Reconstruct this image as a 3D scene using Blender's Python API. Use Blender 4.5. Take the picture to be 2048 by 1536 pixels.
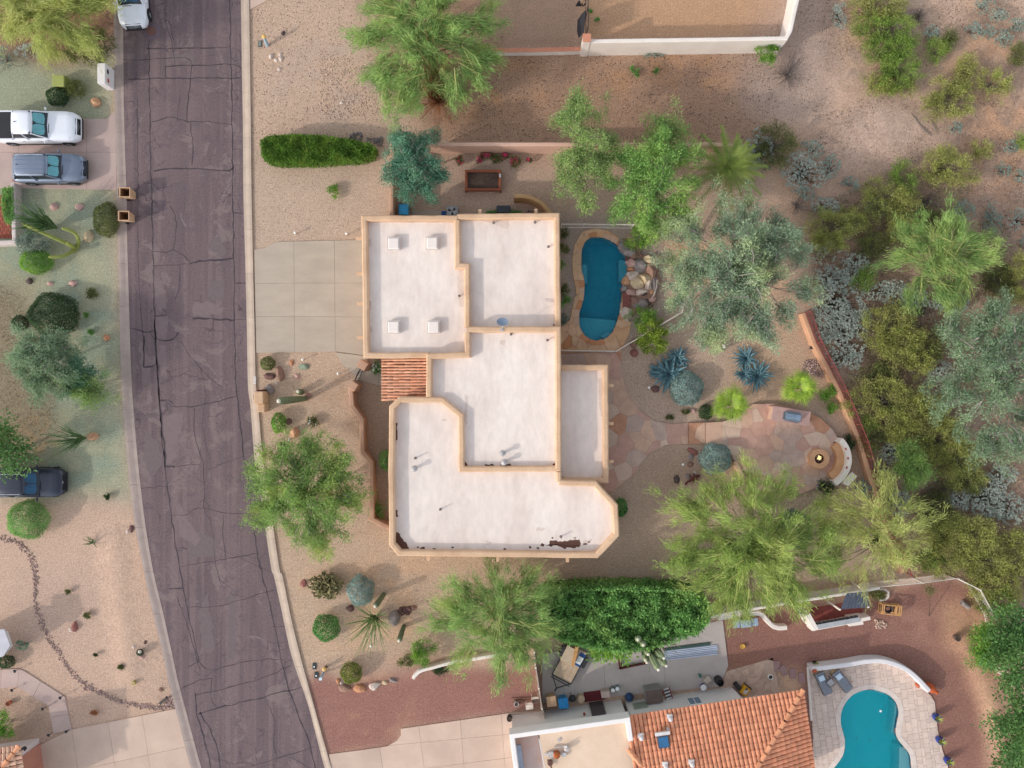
import bpy, math, random
import numpy as np
from mathutils import Vector, Matrix
for o in list(bpy.data.objects): bpy.data.objects.remove(o)
scene = bpy.context.scene
COL = scene.collection
# ---------------------------------------------------------------- camera, sky, sun, exposure
CAM_H = 53.2; PPM = 30.0                      # height of the drone, photo pixels per metre on the ground
cd = bpy.data.cameras.new('camera'); cam = bpy.data.objects.new('camera', cd); COL.objects.link(cam)
cam.location = (0, 0, CAM_H); cam.rotation_euler = (0, 0, 0)
cd.sensor_width = 36; cd.lens = 36 * CAM_H / (2048 / PPM); cd.clip_end = 2000
scene.camera = cam
SUN_EL = 26.0; SUN_DIR = Vector((-0.9, -0.435, 0)).normalized()
world = bpy.data.worlds.new('World'); scene.world = world; world.use_nodes = True
nt = world.node_tree; nt.nodes.clear()
wo = nt.nodes.new('ShaderNodeOutputWorld'); wb = nt.nodes.new('ShaderNodeBackground'); ws = nt.nodes.new('ShaderNodeTexSky')
ws.sky_type = 'NISHITA'; ws.sun_disc = False; ws.sun_elevation = math.radians(SUN_EL)
ws.sun_rotation = math.atan2(SUN_DIR.x, SUN_DIR.y); ws.air_density = 1.0; ws.dust_density = 1.2; ws.ozone_density = 1.0
wb.inputs[1].default_value = 0.15
hz_s = nt.nodes.new('ShaderNodeHueSaturation'); hz_s.inputs['Saturation'].default_value = 0.34      # thin high haze: a paler, greyer blue
nt.links.new(ws.outputs[0], hz_s.inputs['Color']); nt.links.new(hz_s.outputs[0], wb.inputs[0]); nt.links.new(wb.outputs[0], wo.inputs[0])
sd = bpy.data.lights.new('sun', 'SUN'); sun = bpy.data.objects.new('sun', sd); COL.objects.link(sun)
sd.energy = 1.08; sd.angle = math.radians(1.2); sd.color = (1.0, 0.93, 0.84)
el = math.radians(SUN_EL)
trav = Vector((-SUN_DIR.x * math.cos(el), -SUN_DIR.y * math.cos(el), -math.sin(el)))
sun.rotation_euler = trav.to_track_quat('-Z', 'Y').to_euler(); sun.location = (-40, -20, 60)
scene.view_settings.view_transform = 'Standard'; scene.view_settings.look = 'None'
scene.view_settings.gamma = 1.0; scene.view_settings.use_curve_mapping = False
scene.view_settings.exposure = 0.92
# ---------------------------------------------------------------- helpers
RNG = np.random.default_rng(7)
random.seed(7)
def W(px, py, h=0.0):
    s = (CAM_H - h) / CAM_H / PPM             # a point seen at photo pixel (px, py) standing h metres above the ground
    return ((px - 1024) * s, (768 - py) * s)
def W3(px, py, h=0.0): x, y = W(px, py, h); return (x, y, h)
def WP(pts, h=0.0): return [W(p[0], p[1], h) for p in pts]
def S(r, g, b):
    f = lambda c: (c / 12.92 if c <= 0.04045 else ((c + 0.055) / 1.055) ** 2.4)
    return (f(r / 255), f(g / 255), f(b / 255))
def mesh_np(name, V, F):
    """V (n,3) array, F (m,k) array of equal-sided faces"""
    V = np.asarray(V, np.float32); F = np.asarray(F, np.int32)
    me = bpy.data.meshes.new(name); m, k = F.shape
    me.vertices.add(len(V)); me.vertices.foreach_set('co', V.ravel())
    me.loops.add(m * k); me.loops.foreach_set('vertex_index', F.ravel())
    me.polygons.add(m); me.polygons.foreach_set('loop_start', np.arange(m, dtype=np.int32) * k)
    me.update(calc_edges=True)
    return me
def add(name, me, mt=None, parent=None, loc=None, kind=None, smooth=False):
    o = bpy.data.objects.new(name, me); COL.objects.link(o)
    if mt is not None and me is not None and not me.materials: me.materials.append(mt)
    if parent is not None: o.parent = parent
    if loc is not None: o.location = loc
    if kind: o['kind'] = kind
    if smooth and me.polygons: me.polygons.foreach_set('use_smooth', np.ones(len(me.polygons), bool))
    return o
USED = {}
def tag(o, label, cat, group=None):
    o['label'] = label; o['category'] = cat
    if group: o['group'] = group
    return o
def thing(name, label, cat, loc=(0, 0, 0), group=None, rz=0.0):
    o = bpy.data.objects.new(name, None); COL.objects.link(o)
    if len(loc) == 2: loc = (loc[0], loc[1], 0)
    o.location = loc; o.rotation_euler = (0, 0, rz); o.empty_display_size = 0.3
    return tag(o, label, cat, group)
def copy_tree(root, loc=None, rz=None, label=None):
    c = root.copy(); COL.objects.link(c)
    for ch in list(root.children):
        k = ch.copy(); COL.objects.link(k); k.parent = c
        for g in list(ch.children):
            d = g.copy(); COL.objects.link(d); d.parent = k
    if loc is not None: c.location = loc if len(loc) == 3 else (loc[0], loc[1], 0)
    if rz is not None: c.rotation_euler = (0, 0, rz)
    if label: c['label'] = label
    return c
class B:
    """collects solids, builds ONE mesh"""
    def __init__(s): s.v = []; s.f = []
    def raw(s, V, F):
        n = len(s.v); s.v += [tuple(p) for p in V]; s.f += [tuple(i + n for i in f) for f in F]; return s
    def box(s, c, d, rz=0.0, taper=1.0, m=None):
        x, y, z = d[0] / 2, d[1] / 2, d[2] / 2; P = []
        for zz, t in ((-z, 1), (z, taper)):
            for sx, sy in ((-1, -1), (1, -1), (1, 1), (-1, 1)):
                p = Vector((sx * x * t, sy * y * t, zz))
                if m is not None: p = m @ p
                p.rotate(Matrix.Rotation(rz, 3, 'Z')); P.append((p.x + c[0], p.y + c[1], p.z + c[2]))
        return s.raw(P, [(3, 2, 1, 0), (4, 5, 6, 7), (0, 1, 5, 4), (1, 2, 6, 5), (2, 3, 7, 6), (3, 0, 4, 7)])
    def prism(s, poly, z0, z1):
        if area(poly) < 0: poly = poly[::-1]
        n = len(poly); P = [(p[0], p[1], z0) for p in poly] + [(p[0], p[1], z1) for p in poly]
        return s.raw(P, [tuple(range(n - 1, -1, -1)), tuple(range(n, 2 * n))] + [(i, (i + 1) % n, n + (i + 1) % n, n + i) for i in range(n)])
    def flat(s, poly, z):
        if area(poly) < 0: poly = poly[::-1]
        return s.raw([(p[0], p[1], z) for p in poly], [tuple(range(len(poly)))])
    def bar(s, a, b, w, h=None):
        """box section bar from a to b"""
        a = Vector(a); b = Vector(b); d = b - a; L = d.length
        if L < 1e-6: return s
        q = d.to_track_quat('X', 'Z').to_matrix(); h = h or w; P = []
        for x in (0, L):
            for sy, sz in ((-1, -1), (1, -1), (1, 1), (-1, 1)):
                P.append(a + q @ Vector((x, sy * w / 2, sz * h / 2)))
        return s.raw(P, [(0, 1, 2, 3), (7, 6, 5, 4), (0, 4, 5, 1), (1, 5, 6, 2), (2, 6, 7, 3), (3, 7, 4, 0)])
    def lathe(s, prof, c=(0, 0, 0), n=12, sx=1.0, sy=1.0):
        P = []; F = []
        for r, z in prof:
            for k in range(n):
                a = 2 * math.pi * k / n; P.append((c[0] + r * sx * math.cos(a), c[1] + r * sy * math.sin(a), c[2] + z))
        for i in range(len(prof) - 1):
            for k in range(n):
                F.append((i * n + k, i * n + (k + 1) % n, (i + 1) * n + (k + 1) % n, (i + 1) * n + k))
        F.append(tuple(range(n - 1, -1, -1))); F.append(tuple((len(prof) - 1) * n + k for k in range(n)))
        return s.raw(P, F)
    def tube(s, path, rad, n=6):
        path = [Vector(p) for p in path]; m = len(path)
        if not hasattr(rad, '__len__'): rad = [rad] * m
        P = []; F = []; up = Vector((0.13, 0.37, 0.92))
        for i, p in enumerate(path):
            d = (path[min(i + 1, m - 1)] - path[max(i - 1, 0)]).normalized()
            a = d.cross(up); a = a.normalized() if a.length > 1e-4 else Vector((1, 0, 0)); b = d.cross(a)
            for k in range(n):
                t = 2 * math.pi * k / n; P.append(p + (a * math.cos(t) + b * math.sin(t)) * rad[i])
        for i in range(m - 1):
            for k in range(n): F.append((i * n + k, i * n + (k + 1) % n, (i + 1) * n + (k + 1) % n, (i + 1) * n + k))
        F.append(tuple(range(n - 1, -1, -1))); F.append(tuple((m - 1) * n + k for k in range(n)))
        return s.raw(P, F)
    def build(s, name, mt, parent=None, kind=None, smooth=False, label=None, bevel=0.0, loc=None):
        me = bpy.data.meshes.new(name); me.from_pydata(s.v, [], s.f); me.update()
        o = add(name, me, mt, parent, loc, kind, smooth)
        if label: o['label'] = label
        if bevel:
            md = o.modifiers.new('edge', 'BEVEL'); md.width = bevel; md.segments = 2; md.limit_method = 'ANGLE'
        return o
def area(p): return 0.5 * sum(p[i][0] * p[(i + 1) % len(p)][1] - p[(i + 1) % len(p)][0] * p[i][1] for i in range(len(p)))
def clip_half(poly, nx, ny, d):
    """keep nx*x+ny*y <= d"""
    out = []; n = len(poly)
    for i in range(n):
        a, b = poly[i], poly[(i + 1) % n]
        fa = nx * a[0] + ny * a[1] - d; fb = nx * b[0] + ny * b[1] - d
        if fa <= 0: out.append(a)
        if (fa < 0 < fb) or (fb < 0 < fa):
            t = fa / (fa - fb); out.append((a[0] + (b[0] - a[0]) * t, a[1] + (b[1] - a[1]) * t))
    return out
def clip_cell(poly, cell):
    """poly (any) clipped by convex ccw cell"""
    if area(cell) < 0: cell = cell[::-1]
    for i in range(len(cell)):
        a, b = cell[i], cell[(i + 1) % len(cell)]
        nx, ny = b[1] - a[1], -(b[0] - a[0]); l = math.hypot(nx, ny)
        if l < 1e-9: continue
        poly = clip_half(poly, nx / l, ny / l, (nx * a[0] + ny * a[1]) / l)
        if len(poly) < 3: return []
    return poly
def inside(p, poly):
    c = False; j = len(poly) - 1
    for i in range(len(poly)):
        if (poly[i][1] > p[1]) != (poly[j][1] > p[1]) and p[0] < (poly[j][0] - poly[i][0]) * (p[1] - poly[i][1]) / (poly[j][1] - poly[i][1]) + poly[i][0]: c = not c
        j = i
    return c
def np_inside(X, Y, poly):
    c = np.zeros(X.shape, bool); j = len(poly) - 1
    for i in range(len(poly)):
        xi, yi = poly[i]; xj, yj = poly[j]
        if yi != yj:
            c ^= ((yi > Y) != (yj > Y)) & (X < (xj - xi) * (Y - yi) / (yj - yi) + xi)
        j = i
    return c
def smooth_path(pts, n=6, closed=False):
    """Catmull-Rom"""
    P = [np.array(p, float) for p in pts]; m = len(P); out = []
    for i in range(m if closed else m - 1):
        if closed: a, b, c, d = P[i - 1], P[i], P[(i + 1) % m], P[(i + 2) % m]
        else: a, b, c, d = P[max(i - 1, 0)], P[i], P[i + 1], P[min(i + 2, m - 1)]
        for k in range(n):
            t = k / n
            out.append(tuple(0.5 * (2 * b + (c - a) * t + (2 * a - 5 * b + 4 * c - d) * t * t + (3 * b - a - 3 * c + d) * t ** 3)))
    if not closed: out.append(tuple(P[-1]))
    return out
def resample(pts, step, closed=False):
    P = [Vector((p[0], p[1])) for p in pts]
    if closed: P.append(P[0])
    out = []
    for i in range(len(P) - 1):
        L = (P[i + 1] - P[i]).length; n = max(1, int(round(L / step)))
        for k in range(n): out.append(tuple(P[i].lerp(P[i + 1], k / n)))
    if not closed: out.append(tuple(P[-1]))
    return out
def sweep(pts, prof, closed=False, jit=0.0, z=None, rng=random):
    """profile [(offset to the left, z)] swept along a ground path with mitred corners -> V, F"""
    P = [Vector((p[0], p[1])) for p in pts]; m = len(P); k = len(prof); V = []; F = []
    for i in range(m):
        if closed: d0 = (P[i] - P[i - 1]).normalized(); d1 = (P[(i + 1) % m] - P[i]).normalized()
        else:
            d1 = (P[min(i + 1, m - 1)] - P[min(i, m - 2)]).normalized(); d0 = (P[max(i, 1)] - P[max(i, 1) - 1]).normalized()
        n0 = Vector((-d0.y, d0.x)); n1 = Vector((-d1.y, d1.x)); nn = n0 + n1
        nn = nn.normalized() if nn.length > 1e-6 else n0
        c = max(0.4, nn.dot(n0)); nn = nn / c
        j = rng.uniform(-jit, jit) if jit else 0; jz = rng.uniform(-jit, jit) * 0.6 if jit else 0
        zz = 0 if z is None else (z[i] if hasattr(z, '__len__') else z)
        for o, h in prof: V.append((P[i].x + nn.x * (o + j), P[i].y + nn.y * (o + j), zz + h + (jz if h > -0.2 else 0)))
    for i in range(m if closed else m - 1):
        a = i * k; b = ((i + 1) % m) * k
        for q in range(k - 1): F.append((a + q, b + q, b + q + 1, a + q + 1))
    if not closed: F.append(tuple(range(k))); F.append(tuple((m - 1) * k + q for q in range(k - 1, -1, -1)))
    return V, F
def wall_prof(w, h, r=0.05, base=0.0):
    return [(-w / 2, base), (-w / 2, h - r), (-w / 2 + r * .4, h - r * .3), (-w / 2 + r * 1.2, h), (w / 2 - r * 1.2, h), (w / 2 - r * .4, h - r * .3), (w / 2, h - r), (w / 2, base)]
# lattice noise on arrays
def vnoise(X, Y, s, seed=0):
    x = np.asarray(X) * s + seed * 17.3; y = np.asarray(Y) * s - seed * 9.1
    xi = np.floor(x).astype(np.int64); yi = np.floor(y).astype(np.int64); fx = x - xi; fy = y - yi
    def h(a, b):
        n = (a * 374761393 + b * 668265263 + seed * 1442695) & 0xffffffff
        n = ((n ^ (n >> 13)) * 1274126177) & 0xffffffff
        return ((n ^ (n >> 16)) & 0xffff) / 65535.0
    u = fx * fx * (3 - 2 * fx); v = fy * fy * (3 - 2 * fy)
    return (h(xi, yi) * (1 - u) + h(xi + 1, yi) * u) * (1 - v) + (h(xi, yi + 1) * (1 - u) + h(xi + 1, yi + 1) * u) * v
def fbm(X, Y, s, seed=0, o=4):
    t = 0; a = 0.5; n = 0
    for k in range(o): t = t + a * vnoise(X, Y, s * 2 ** k, seed + k); n += a; a *= 0.5
    return t / n
# ---------------------------------------------------------------- materials
def new_mat(name):
    m = bpy.data.materials.new(name); m.use_nodes = True; n = m.node_tree; n.nodes.clear()
    out = n.nodes.new('ShaderNodeOutputMaterial'); return m, n, out
def nd(n, t, **kw):
    x = n.nodes.new(t)
    for k, v in kw.items(): setattr(x, k, v)
    return x
def ramp(n, src, a, b, lo=0.0, hi=1.0):
    r = nd(n, 'ShaderNodeMapRange'); r.inputs[1].default_value = lo; r.inputs[2].default_value = hi
    r.inputs[3].default_value = a; r.inputs[4].default_value = b; n.links.new(src, r.inputs[0]); return r.outputs[0]
def mixc(n, fac, a, b, mode='MIX'):
    x = nd(n, 'ShaderNodeMix', data_type='RGBA', blend_type=mode)
    for sock, val in ((x.inputs[0], fac), (x.inputs[6], a), (x.inputs[7], b)):
        if hasattr(val, 'is_output'): n.links.new(val, sock)
        elif isinstance(val, (int, float)): sock.default_value = val
        else: sock.default_value = (*val[:3], 1)
    return x.outputs[2]
def noise(n, vec, scale, detail=4, rough=0.6, dist=0.0):
    t = nd(n, 'ShaderNodeTexNoise'); t.inputs['Scale'].default_value = scale; t.inputs['Detail'].default_value = detail
    t.inputs['Roughness'].default_value = rough; t.inputs['Distortion'].default_value = dist
    n.links.new(vec, t.inputs['Vector']); return t.outputs[0]
def pos(n, sc=None):
    g = nd(n, 'ShaderNodeNewGeometry').outputs['Position']
    if sc:
        m = nd(n, 'ShaderNodeMapping'); m.inputs['Scale'].default_value = sc; n.links.new(g, m.inputs[0]); return m.outputs[0]
    return g
MATS = {}
def mat(name, c, c2=None, rough=0.85, scale=1.5, bump=0.0, bscale=30.0, rand=0.0, island=0.0, metal=0.0, spec=0.4, grain=0.0, gscale=60.0, emit=0.0, stretch=None, alpha=None):
    if name in MATS: return MATS[name]
    m, n, out = new_mat(name); p = nd(n, 'ShaderNodeBsdfPrincipled'); n.links.new(p.outputs[0], out.inputs[0])
    p.inputs['Roughness'].default_value = rough; p.inputs['Metallic'].default_value = metal
    p.inputs['Specular IOR Level'].default_value = spec
    col = None; v = pos(n, stretch)
    c2 = c2 or tuple(x * 0.82 for x in c)
    col = mixc(n, ramp(n, noise(n, v, scale, 5), 0, 1, 0.3, 0.7), c, c2)
    if grain: col = mixc(n, 1.0, col, (lambda s: mixc(n, s, (1 - grain,) * 3, (1 + grain,) * 3))(ramp(n, noise(n, v, gscale, 3, 0.7), 0, 1, 0.3, 0.7)), 'MULTIPLY')
    if rand:
        r = nd(n, 'ShaderNodeObjectInfo').outputs['Random']; col = mixc(n, 1.0, col, mixc(n, r, (1 - rand,) * 3, (1 + rand, 1 + rand * .85, 1 + rand * .7)), 'MULTIPLY')
    if island:
        r = nd(n, 'ShaderNodeNewGeometry').outputs['Random Per Island']; col = mixc(n, 1.0, col, mixc(n, r, (1 - island,) * 3, (1 + island, 1 + island * .9, 1 + island * .8)), 'MULTIPLY')
    n.links.new(col, p.inputs['Base Color'])
    if emit: n.links.new(col, p.inputs['Emission Color']); p.inputs['Emission Strength'].default_value = emit
    if bump:
        b = nd(n, 'ShaderNodeBump'); b.inputs['Strength'].default_value = 1.0; b.inputs['Distance'].default_value = bump
        n.links.new(noise(n, v, bscale, 4, 0.65), b.inputs['Height']); n.links.new(b.outputs[0], p.inputs['Normal'])
    MATS[name] = m; return m
def leafmat(name, a, b, tint=None, trans=0.35, clump=0.7):
    """foliage: every leaf a little different, clumps of older and younger growth, tones spread wider for light and shade in the crown"""
    if name in MATS: return MATS[name]
    dust = lambda c: None if c is None else tuple(v + (.45 * c[0] + .45 * c[1] + .1 * c[2] - v) * .11 for v in c)
    a, b, tint = dust(a), dust(b), dust(tint); a = tuple(min(.75, v * 1.2) for v in a); b = tuple(v * .70 for v in b)  # light leaves raised, dark ones lowered: crown light and shade put into colour
    m, n, out = new_mat(name); g = nd(n, 'ShaderNodeNewGeometry')
    f = mixc(n, 0.5, g.outputs['Random Per Island'], ramp(n, noise(n, g.outputs['Position'], clump, 3), 0, 1, 0.36, 0.64))
    col = mixc(n, f, a, b)
    if tint: col = mixc(n, ramp(n, noise(n, g.outputs['Position'], clump * .6, 2), 0, 0.8, 0.5, 0.75), col, tint)
    d = nd(n, 'ShaderNodeBsdfPrincipled'); d.inputs['Roughness'].default_value = 0.65; d.inputs['Specular IOR Level'].default_value = 0.25
    t = nd(n, 'ShaderNodeBsdfTranslucent'); mx = nd(n, 'ShaderNodeMixShader'); mx.inputs[0].default_value = trans
    n.links.new(col, d.inputs['Base Color']); n.links.new(col, t.inputs[0])
    n.links.new(d.outputs[0], mx.inputs[1]); n.links.new(t.outputs[0], mx.inputs[2]); n.links.new(mx.outputs[0], out.inputs[0])
    MATS[name] = m; return m
# ---------------------------------------------------------------- the ground: one sheet, soils blended per vertex
POOL1 = [(1193,474),(1180,476),(1170,484),(1164,498),(1161.5,520),(1162,538),(1166.5,553),(1169,568),(1168,589),(1164,608),(1159,624),(1157,639),(1160,655),(1168,670),(1182,679),(1195,681),(1211,677),(1224,666),(1231,651),(1237,633),(1241,619),(1244,586),(1247,564),(1252,553),(1257,542),(1256,527),(1250,511),(1237,493),(1220,481),(1206,476)]
POOL2 = [(1736,1378),(1708,1387),(1691,1404),(1682,1424),(1681,1447),(1686,1467),(1689,1484),(1686,1507),(1676,1524),(1664,1540),(1658,1565),(1668,1590),(1700,1612),(1760,1618),(1805,1600),(1824,1565),(1822,1530),(1819,1509),(1808,1494),(1796,1479),(1791,1464),(1793,1447),(1797,1424),(1791,1404),(1776,1389),(1756,1381)]
pool1 = smooth_path(WP(POOL1), 2, True); pool2 = smooth_path(WP(POOL2), 3, True)
xs = np.concatenate([[-400, -250, -140, -90, -65], np.arange(-48, 48.01, 0.15), [65, 90, 140, 250, 400]])
ys = np.concatenate([[-400, -250, -140, -80, -52], np.arange(-36, 36.01, 0.15), [52, 80, 140, 250, 400]])
GX, GY = np.meshgrid(xs, ys)
wx = GX + (fbm(GX, GY, 0.5, 3) - .5) * 1.2; wy = GY + (fbm(GX, GY, 0.5, 8) - .5) * 1.2
def blur(M, k):
    for _ in range(2):
        for ax in (0, 1):
            P = np.pad(M, [(k + 1, k) if a == ax else (0, 0) for a in (0, 1)], mode='edge'); c = np.cumsum(P, axis=ax)
            M = (np.take(c, range(2 * k + 1, c.shape[ax]), ax) - np.take(c, range(0, c.shape[ax] - 2 * k - 1), ax)) / (2 * k + 1)
    return M
CG = np.zeros(GX.shape + (3,))
n1 = fbm(GX, GY, 0.25, 11)[..., None]; n2 = fbm(GX, GY, 0.9, 21)[..., None]; n3 = fbm(GX, GY, 2.5, 31, 3)[..., None]
CG[:] = np.array(S(188, 161, 141)) * (1 - (n1 > 2)) 
CG += (np.array(S(205, 168, 138)) - CG) * np.clip((n1 - .5) * 4, 0, .8)
CG += (np.array(S(160, 140, 128)) - CG) * np.clip((n2 - .55) * 4, 0, .7)
def grey(c, f=.91):
    l = .3 * c[0] + .55 * c[1] + .15 * c[2]; return tuple(l + (v - l) * f for v in c)
def zone(poly, col, k=2, amt=1.0, warp=1.0, mod=None):
    p = WP(poly)
    M = np_inside(GX + (wx - GX) * warp, GY + (wy - GY) * warp, p).astype(float)
    if k: M = blur(M, k)
    M = (M * amt)[..., None]
    if mod is not None: M = M * mod
    CG[:] = CG + (np.array(S(*grey(col))) - CG) * M
nz = lambda a, lo=.5, g=4.0: np.clip((a - lo) * g, 0, 1)
# north lot
zone([(495,-60),(720,-60),(760,150),(880,260),(760,300),(495,300)], (193,164,142), 4)
zone([(640,60),(760,110),(800,200),(700,250),(560,260),(560,140)], (176,158,146), 6, .6, 1.5, nz(n2,.42))
zone([(700,-60),(1000,-60),(1000,105),(1560,100),(1600,150),(1500,290),(870,292),(820,200)], (160,127,104), 5)
zone([(930,110),(1480,105),(1470,200),(1230,190),(930,240)], (176,134,100), 4, .8, 1.5, nz(n2,.42))
zone([(985,-60),(1160,-60),(1160,95),(985,95)], (168,136,114), 1, 1, 0)
zone([(1160,-60),(1575,-60),(1555,72),(1165,80)], (191,150,116), 1, 1, 0)
zone([(1480,100),(1600,-60),(1680,-60),(1700,150),(1620,270),(1480,200)], (172,150,138), 6, .8)
# front yard of the big house
zone([(500,300),(785,290),(785,440),(725,480),(500,500)], (189,164,143), 2)
zone([(505,700),(690,700),(705,770),(780,1050),(1100,1110),(1100,1250),(840,1330),(560,1340),(520,900)], (191,163,139), 2)
zone([(520,720),(700,720),(730,900),(760,1050),(560,1100)], (181,152,127), 4, .8, 1.5, nz(n2,.45))
zone([(590,1120),(860,1120),(860,1300),(640,1300)], (203,166,134), 5, .8, 1.5, nz(n2,.4))
zone([(700,760),(790,720),(790,1060),(740,1040),(722,840)], (172,148,128), 1, 1, .2)
# yards behind
zone([(780,292),(1450,292),(1450,440),(780,440)], (184,157,137), 1, 1, .1)
zone([(1115,430),(1320,430),(1340,720),(1300,760),(1115,660)], (168,149,137), 2, 1, .2)
zone([(1215,690),(1600,600),(1700,830),(1770,990),(1820,1160),(1420,1170),(1090,1170),(1090,1100),(1235,1000),(1215,960)], (186,159,139), 2, 1, .2)
zone([(1500,650),(1600,620),(1680,780),(1560,820),(1450,800),(1460,740)], (192,160,129), 5, .8)
zone([(1290,890),(1480,900),(1480,980),(1290,1010)], (170,138,118), 5, .6)
# desert east
zone([(1610,250),(2400,-60),(2400,1600),(1980,1600),(1880,1160),(1760,960),(1600,620)], (176,146,126), 8)
zone([(1650,420),(1960,380),(2030,560),(2050,1130),(1850,1150),(1720,860)], (150,121,103), 8, .8, 2, nz(n2,.35))
zone([(1900,60),(2400,40),(2400,560),(1930,420)], (201,155,121), 8, .7, 2, nz(n2,.42))
zone([(1700,160),(1960,240),(1800,330),(1660,320)], (199,172,155), 8, .7)
# across the street
zone([(-400,90),(232,90),(235,500),(255,880),(266,1010),(-400,1012)], (150,155,130), 4, 1, 1.2)
zone([(-400,90),(232,90),(235,500),(255,880),(266,1010),(-400,1012)], (172,167,138), 4, .6, 1.2, nz(n2,.47,4))
zone([(0,370),(240,370),(250,1000),(0,1000)], (140,155,137), 5, .6, 1.2, nz(1-n2,.5,4))
zone([(-400,-60),(230,-60),(232,70),(200,110),(120,140),(0,100),(-400,100)], (150,110,88), 4)
zone([(-400,560),(60,560),(70,640),(120,720),(100,880),(60,930),(-400,930)], (142,124,98), 6, .8, 1.5)
zone([(30,820),(120,830),(90,930),(20,930)], (158,130,98), 4, .8, 1.5, nz(n3,.45))
zone([(-400,1008),(130,1000),(268,1006),(300,1200),(352,1415),(80,1475),(-400,1500)], (197,166,145), 5, 1, 1)
zone([(30,1120),(180,1120),(230,1250),(160,1300),(60,1290),(20,1200)], (189,160,143), 8, .6)
zone([(215,1060),(255,1080),(270,1200),(285,1300),(250,1360),(230,1250)], (206,172,148), 7, .7)
zone([(-20,1370),(100,1412),(105,1470),(-20,1500)], (171,143,124), 2, 1, .2)
zone([(95,1400),(150,1390),(250,1410),(150,1455)], (186,153,134), 5, .7)
# neighbour's red rock
zone([(610,1375),(640,1340),(700,1365),(800,1345),(880,1335),(1080,1325),(1085,1420),(800,1460),(790,1500),(650,1515)], (154,109,98), 2, 1, .5)
zone([(700,1330),(760,1330),(830,1310),(900,1330),(800,1350)], (178,136,120), 4, .6)
zone([(720,1385),(860,1370),(820,1450),(760,1490),(650,1500)], (184,139,111), 5, .7, 1.5, nz(n2,.5,5))
zone([(1440,1215),(1700,1205),(1880,1150),(1985,1180),(2030,1600),(1600,1600),(1600,1340),(1440,1350)], (149,106,94), 2, 1, .3)
zone([(1455,1300),(1500,1320),(1520,1340),(1470,1355)], (165,117,88), 4, .7)
zone([(1620,1240),(1740,1180),(1900,1210),(1960,1330),(1800,1290)], (170,128,110), 8, .7, 2, nz(n2,.46,5))
zone([(1890,1180),(1985,1220),(2010,1400),(1990,1480),(1930,1340),(1890,1280)], (201,154,122), 4, .9, 1.5)
zone([(1915,1290),(1985,1400),(2010,1560),(1990,1560),(1960,1420)], (216,174,142), 3, .9, 1.5)
ZG = np.zeros(GX.shape)
def ridge(pts, h, w):
    p = WP(pts); D = np.full(GX.shape, 1e9)
    for a, b in zip(p[:-1], p[1:]):
        dx, dy = b[0] - a[0], b[1] - a[1]; t = np.clip(((GX - a[0]) * dx + (GY - a[1]) * dy) / (dx * dx + dy * dy), 0, 1)
        D = np.minimum(D, np.hypot(GX - a[0] - t * dx, GY - a[1] - t * dy))
    ZG[:] += h * np.exp(-(D / w) ** 2)
ridge([(228,1080),(238,1200),(256,1300),(262,1340)], .14, .9)
ridge([(1925,1275),(1970,1370),(2000,1470),(2015,1570)], .2, .7)
desert = blur(np_inside(GX, GY, WP([(1660,100),(2400,-100),(2400,1700),(2040,1600),(1880,1120),(1800,980),(1640,600)])).astype(float), 12)
ZG += desert * (fbm(GX, GY, .35, 51) - .5) * .5 * np.clip((46 - np.abs(GX)) / 10, 0, 1)
ny_, nx_ = GX.shape
idx = np.arange(nx_ * ny_).reshape(ny_, nx_)
Fg = np.stack([idx[:-1, :-1], idx[:-1, 1:], idx[1:, 1:], idx[1:, :-1]], -1).reshape(-1, 4)
cxm = (GX[:-1, :-1] + GX[1:, 1:]) / 2; cym = (GY[:-1, :-1] + GY[1:, 1:]) / 2
keep = ~(np_inside(cxm, cym, pool1) | np_inside(cxm, cym, pool2)).ravel()
me = mesh_np('ground', np.stack([GX, GY, ZG], -1).reshape(-1, 3), Fg[keep])
ca = me.color_attributes.new('soil', 'FLOAT_COLOR', 'POINT')
ca.data.foreach_set('color', np.concatenate([np.clip(CG * (0.93 + .14 * n3), 0, 1), np.ones(GX.shape + (1,))], -1).astype(np.float32).ravel())
m, n, out = new_mat('soil'); p = nd(n, 'ShaderNodeBsdfPrincipled'); p.inputs['Roughness'].default_value = .95; p.inputs['Specular IOR Level'].default_value = .15
at = nd(n, 'ShaderNodeVertexColor', layer_name='soil'); g = pos(n)
c = mixc(n, 1, at.outputs[0], mixc(n, ramp(n, noise(n, g, 6.5, 3, .75), 0, 1, .3, .7), (.82, .80, .79), (1.17, 1.16, 1.15)), 'MULTIPLY')
c = mixc(n, 1, c, mixc(n, ramp(n, noise(n, g, 15, 2, .7), 0, 1, .32, .68), (.78, .77, .76), (1.22, 1.22, 1.21)), 'MULTIPLY')
vo = nd(n, 'ShaderNodeTexVoronoi'); vo.inputs['Scale'].default_value = 7.5; n.links.new(g, vo.inputs['Vector'])
sp = mixc(n, ramp(n, vo.outputs['Distance'], 1, 0, .09, .16), (0, 0, 0), (1, 1, 1))
c = mixc(n, mixc(n, 1, sp, mixc(n, ramp(n, noise(n, g, .6, 3), 0, .8, .45, .6), (0, 0, 0), (1, 1, 1)), 'MULTIPLY'), c, mixc(n, vo.outputs['Color'], (.20, .15, .13), (.72, .64, .58)))
n.links.new(c, p.inputs['Base Color'])
b = nd(n, 'ShaderNodeBump'); b.inputs['Distance'].default_value = .03; n.links.new(noise(n, g, 14, 4, .75), b.inputs['Height']); n.links.new(b.outputs[0], p.inputs['Normal'])
n.links.new(p.outputs[0], out.inputs[0])
add('ground', me, m, kind='structure')
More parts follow.
